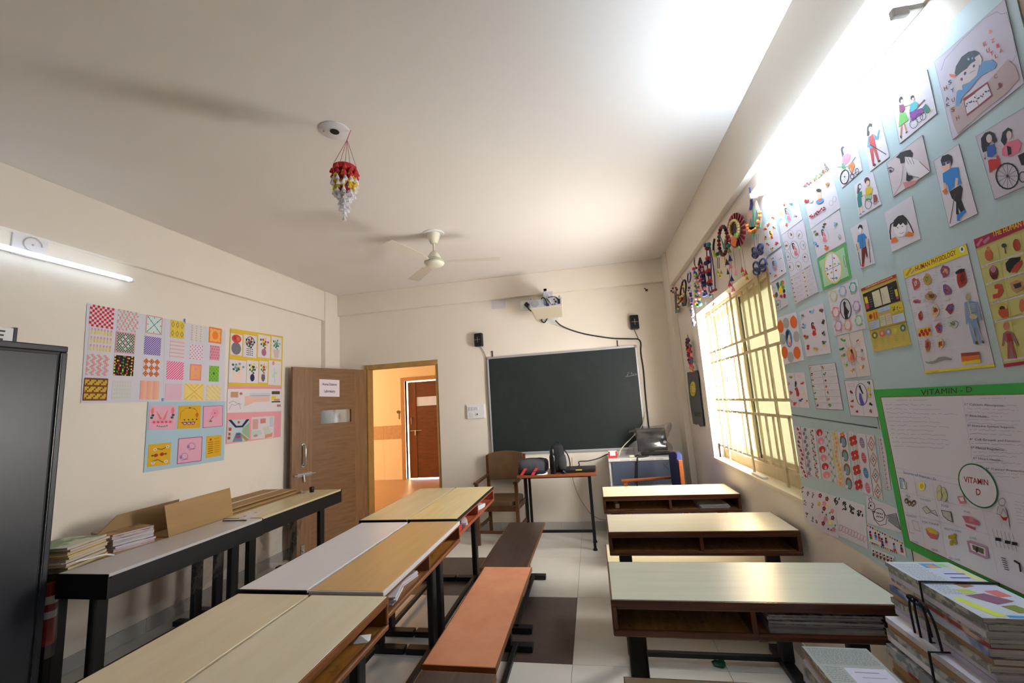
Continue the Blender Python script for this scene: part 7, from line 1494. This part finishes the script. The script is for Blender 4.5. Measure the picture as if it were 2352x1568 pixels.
for k in range(N_):
    t0, t1 = 2 * math.pi * k / N_, 2 * math.pi * (k + 1) / N_
    def wp(t, a): return (748 + (38 + 44 * a) * math.cos(t), 428 + (75 + 85 * a) * math.sin(t))
    d0, d1 = (.0, .028) if k % 2 else (.028, .0)
    m_ = c.mb('ruffle'); q4 = [c.at(*wp(t0, 0), .01), c.at(*wp(t1, 0), .01), c.at(*wp(t1, 1), d1), c.at(*wp(t0, 1), d0)]
    m_.add(q4 + [p + Vector((.004, 0, 0)) for p in q4], [(0, 1, 2, 3), (7, 6, 5, 4), (0, 3, 7, 4), (2, 1, 5, 6), (3, 2, 6, 7), (1, 0, 4, 5)], (172, 46, 66) if k % 2 else (196, 70, 88))
c.ring('braid', (226, 206, 110), 730, 415, 42, 80, 9, .05, 26, .025)
for k in range(20): c.ball('braid', (240, 226, 150), 730 + 42 * math.cos(k * .314), 415 + 80 * math.sin(k * .314), 9, .03)
c.slab('centre', (70, 40, 44), [(710, 420), (722, 370), (742, 365), (752, 410), (745, 470), (722, 480)], .003, .01).slab('orange_leaf', 'o', [(705, 500), (735, 470), (755, 510), (745, 575), (715, 560)], .005, .035).slab('green_leaf', (120, 200, 80), [(735, 460), (755, 450), (762, 490), (745, 490)], .005, .04).slab('green_leaf', (120, 200, 80), [(755, 580), (780, 565), (785, 590), (765, 595)], .005, .035)
for x0, y0, x1, y1 in ((720, 560, 742, 780), (778, 590, 798, 750), (803, 590, 830, 775)):
    c.tube('string', (140, 100, 100), 1.2, [(x0, y0), (x1, y1)], .01).cone('paper_cone', 'r' if x0 > 730 else 'pk', x1, y1 - 5, 16, 58, .01).cone('paper_cone', (150, 220, 100), x1 + 6, y1 + 32, 13, 40, .01)
c.cone('paper_cone', 'o', 842, 830, 16, 42, .01).cone('paper_cone', 'o', 812, 805, 12, 36, .01); c.done()
c = Craft('triangle_hanging', 'pink triangular hanging with green glitter trees, orange flowers and two butterflies')
c.tube('blue_tassel', (60, 60, 120), 6, [(870, 40), (878, 110), (880, 180), (870, 260)]).tube('blue_tassel', (60, 60, 120), 9, [(885, 130), (888, 200), (876, 240)], .01).slab('pink_card', (226, 186, 170), [(890, 170), (935, 160), (972, 270), (975, 370), (930, 450), (880, 470), (852, 430), (850, 300)], .004)
for pts in ([(865, 430), (880, 320), (895, 420)], [(890, 420), (908, 210), (925, 400)], [(920, 400), (938, 235), (968, 345), (945, 385)], [(870, 400), (930, 390), (910, 450), (878, 455)]): c.slab('glitter_tree', (40, 120, 90), pts, .004, .006)
for x, y in ((850, 385), (853, 412), (870, 435), (888, 440), (905, 432), (925, 415), (942, 385), (950, 350), (962, 300), (960, 265), (945, 345), (918, 425)): c.ball('flower', (236, 130, 50), x, y, 14, .012)
c.slab('green_leaf', (90, 180, 140), [(940, 390), (972, 355), (972, 400), (930, 425)], .004, .008).slab('green_leaf', (90, 180, 140), [(890, 455), (915, 450), (910, 500), (900, 500)], .004, .008)
for x0, x1, y1 in ((905, 920, 600), (928, 940, 580), (945, 955, 700)): c.tube('string', (80, 80, 110), 1.2, [(x0, 460), (x1, y1)], .008)
for cx_, cy_, k in ((942, 612, .85), (960, 755, 1.0)):
    for sx in (-1, 1):
        for yy, ry in ((-16, 44), (26, 30)):
            c.ring('butterfly', (40, 44, 96), cx_ + sx * 28 * k, cy_ + yy * k - sx * 16, 25 * k, ry * k, 8, .25 * sx, 14, .014)
            w_ = [(cx_ + sx * 28 * k + 22 * k * math.cos(t), cy_ + yy * k - sx * 16 + (ry - 5) * k * math.sin(t)) for t in (2 * math.pi * i / 10 for i in range(10))]
            c.slab('butterfly_wing', (200, 200, 216) if k == 1.0 else (120, 124, 150), w_, .002, .013)
    c.tube('butterfly', (40, 44, 96), 6, [(cx_, cy_ - 50 * k), (cx_ + 4, cy_ + 45 * k)], .016)
c.done()
c = Craft('tassel_hanging', 'bushy red and dark tassel hanging halfway down beside the window')
c.tube('cord', BK, 2, [(310, 1365), (316, 1400)])
for k in range(46):
    y = 1400 + 5.2 * k; x = 312 + .12 * (y - 1400) + c.rg.uniform(-20, 20) * (1 - abs(y - 1510) / 200); c.ball('yarn', ('dr', (90, 40, 50), 'k', 'r', 'nv', (130, 70, 60))[k % 6], x, y, c.rg.uniform(7, 12), c.rg.uniform(0, .025))
c.ball('wooden_bead', (170, 110, 84), 348, 1660, 15, .01).cone('wooden_bead', (170, 110, 84), 348, 1655, 17, 42, .01); c.done()
c = Craft('black_scroll', 'black cloth scroll with a yellow oval emblem beside the window', .012, cat='wall hanging')
c.z = (1500, 780, 3.92)
c.slab('cloth', (34, 34, 34), [(310, 295), (403, 273), (462, 778), (430, 782), (405, 752), (395, 765), (365, 755), (335, 560)], .005)
for k in range(16):
    t = 2 * math.pi * k / 16; c.ball('yellow_bead', (206, 196, 40), 362 + 17 * math.cos(t), 442 + 54 * math.sin(t), 9, .008)
c.slab('emblem_centre', (200, 170, 130), [(352, 420), (366, 408), (376, 440), (368, 480), (354, 470)], .004, .008)
for k in range(7): c.tube('dull_print', (80, 80, 76), 2, [(372 + 8 * k, 655 + 10 * (k % 2)), (378 + 8 * k, 690)], .006)
c.done()
# clear tape marks and a cord lying on the sill
tag(MB().box(1.03, 1.06, 3.05, 3.25, WZ0 + .003, WZ0 + .015).build('sill_block', mat('white_block', (228, 224, 214), .6)), 'small white block lying on the window sill', 'block')
q = atX(1653, 1030, 1.07)
tag(MB().obox((q.x, q.y, WZ0 + .11), (.012, .05, .014), (.3, 0, 0)).box(q.x - .004, q.x + .004, q.y - .004, q.y + .004, WZ0, WZ0 + .105).build('window_stay', BLACKP), 'dark window stay at the far end of the window sill', 'stay')

# ------------------------------------------------------------------ printed covers on the two top files
def cover_on(fo, name, label, base, marks, rows, ink, seed):
    """cover sheet in the file's own frame: u across (0 left, 1 right), v from the far edge (0) to the near edge (1)"""
    xs = [v.co.x for v in fo.data.vertices]; ys = [v.co.y for v in fo.data.vertices]; zt = max(v.co.z for v in fo.data.vertices)
    x0, x1, y0, y1 = min(xs), max(xs), min(ys), max(ys); rg = random.Random(seed)
    P = lambda u, v, h: (x0 + (x1 - x0) * u, y1 - (y1 - y0) * v, zt + h)
    def quad(b, c, pts, h): b.add([P(u, v, h) for u, v in pts], [tuple(range(len(pts)))], c)
    b = MB(); quad(b, base, [(.005, .995), (.995, .995), (.995, .005), (.005, .005)], .0003)
    sh = b.build(name, INK, fo); sh['label'] = label
    b = MB(); h = .0005
    for u0, u1, v0, v1, n in rows:
        for k in range(n):
            v = v0 + (v1 - v0) * k / n; u = u0
            while u < u1 - .02:
                w_ = rg.uniform(.02, .07); quad(b, ink, [(u, v + .006), (min(u + w_, u1), v + .006), (min(u + w_, u1), v), (u, v)], h); u += w_ + .012
    for c, pts in marks:
        h += .00002; quad(b, c, pts[::-1], h)
    b.build('print', INK, sh)
R_ = lambda u0, v0, u1, v1: [(u0, v0), (u1, v0), (u1, v1), (u0, v1)]
cover_on(s3[-1], 'magazine_cover', 'newspaper cover with colourful pictures', (190, 198, 206),
         [((190, 196, 216), R_(.5, .18, .95, .55)), ((90, 150, 200), R_(.48, .04, .72, .14)), ((206, 150, 100), [(.54, .08), (.66, .06), (.7, .13), (.56, .14)]), ((150, 200, 130), R_(.74, .04, .86, .12)), ((206, 206, 140), R_(.86, .1, .97, .4)),
          ((70, 80, 150), R_(.58, .25, .88, .27)), ((70, 80, 150), R_(.56, .33, .84, .35)), ((150, 110, 80), [(.42, .46), (.6, .42), (.66, .5), (.48, .53)]), ((200, 212, 80), [(.05, .72), (.16, .7), (.34, .97), (.2, .98)]), ((130, 90, 110), [(.3, .66), (.6, .62), (.8, .74), (.5, .8)]), ((176, 190, 90), [(.3, .56), (.5, .55), (.52, .62), (.34, .64)]), ((196, 110, 110), [(.66, .58), (.86, .56), (.9, .66), (.7, .68)]), ((120, 130, 60), [(.5, .82), (.7, .8), (.78, .9), (.56, .92)]), ((60, 140, 200), R_(.34, .955, .99, .985))],
         ((.06, .44, .06, .42, 14), (.06, .3, .46, .66, 8)), (112, 120, 136), 4)
cover_on(s1[-1], 'newspaper_cover', 'grey newspaper cover with white name slip', (172, 178, 172),
         [((214, 210, 228), R_(.36, .36, .94, .78)), ((150, 150, 170), R_(.46, .42, .8, .435)), ((150, 150, 170), R_(.5, .5, .84, .51)), ((150, 150, 170), R_(.5, .58, .8, .59)), ((110, 80, 130), R_(.04, .62, .3, .8))],
         ((.05, .95, .04, .32, 12), (.05, .32, .36, .6, 8)), (104, 110, 110), 6)
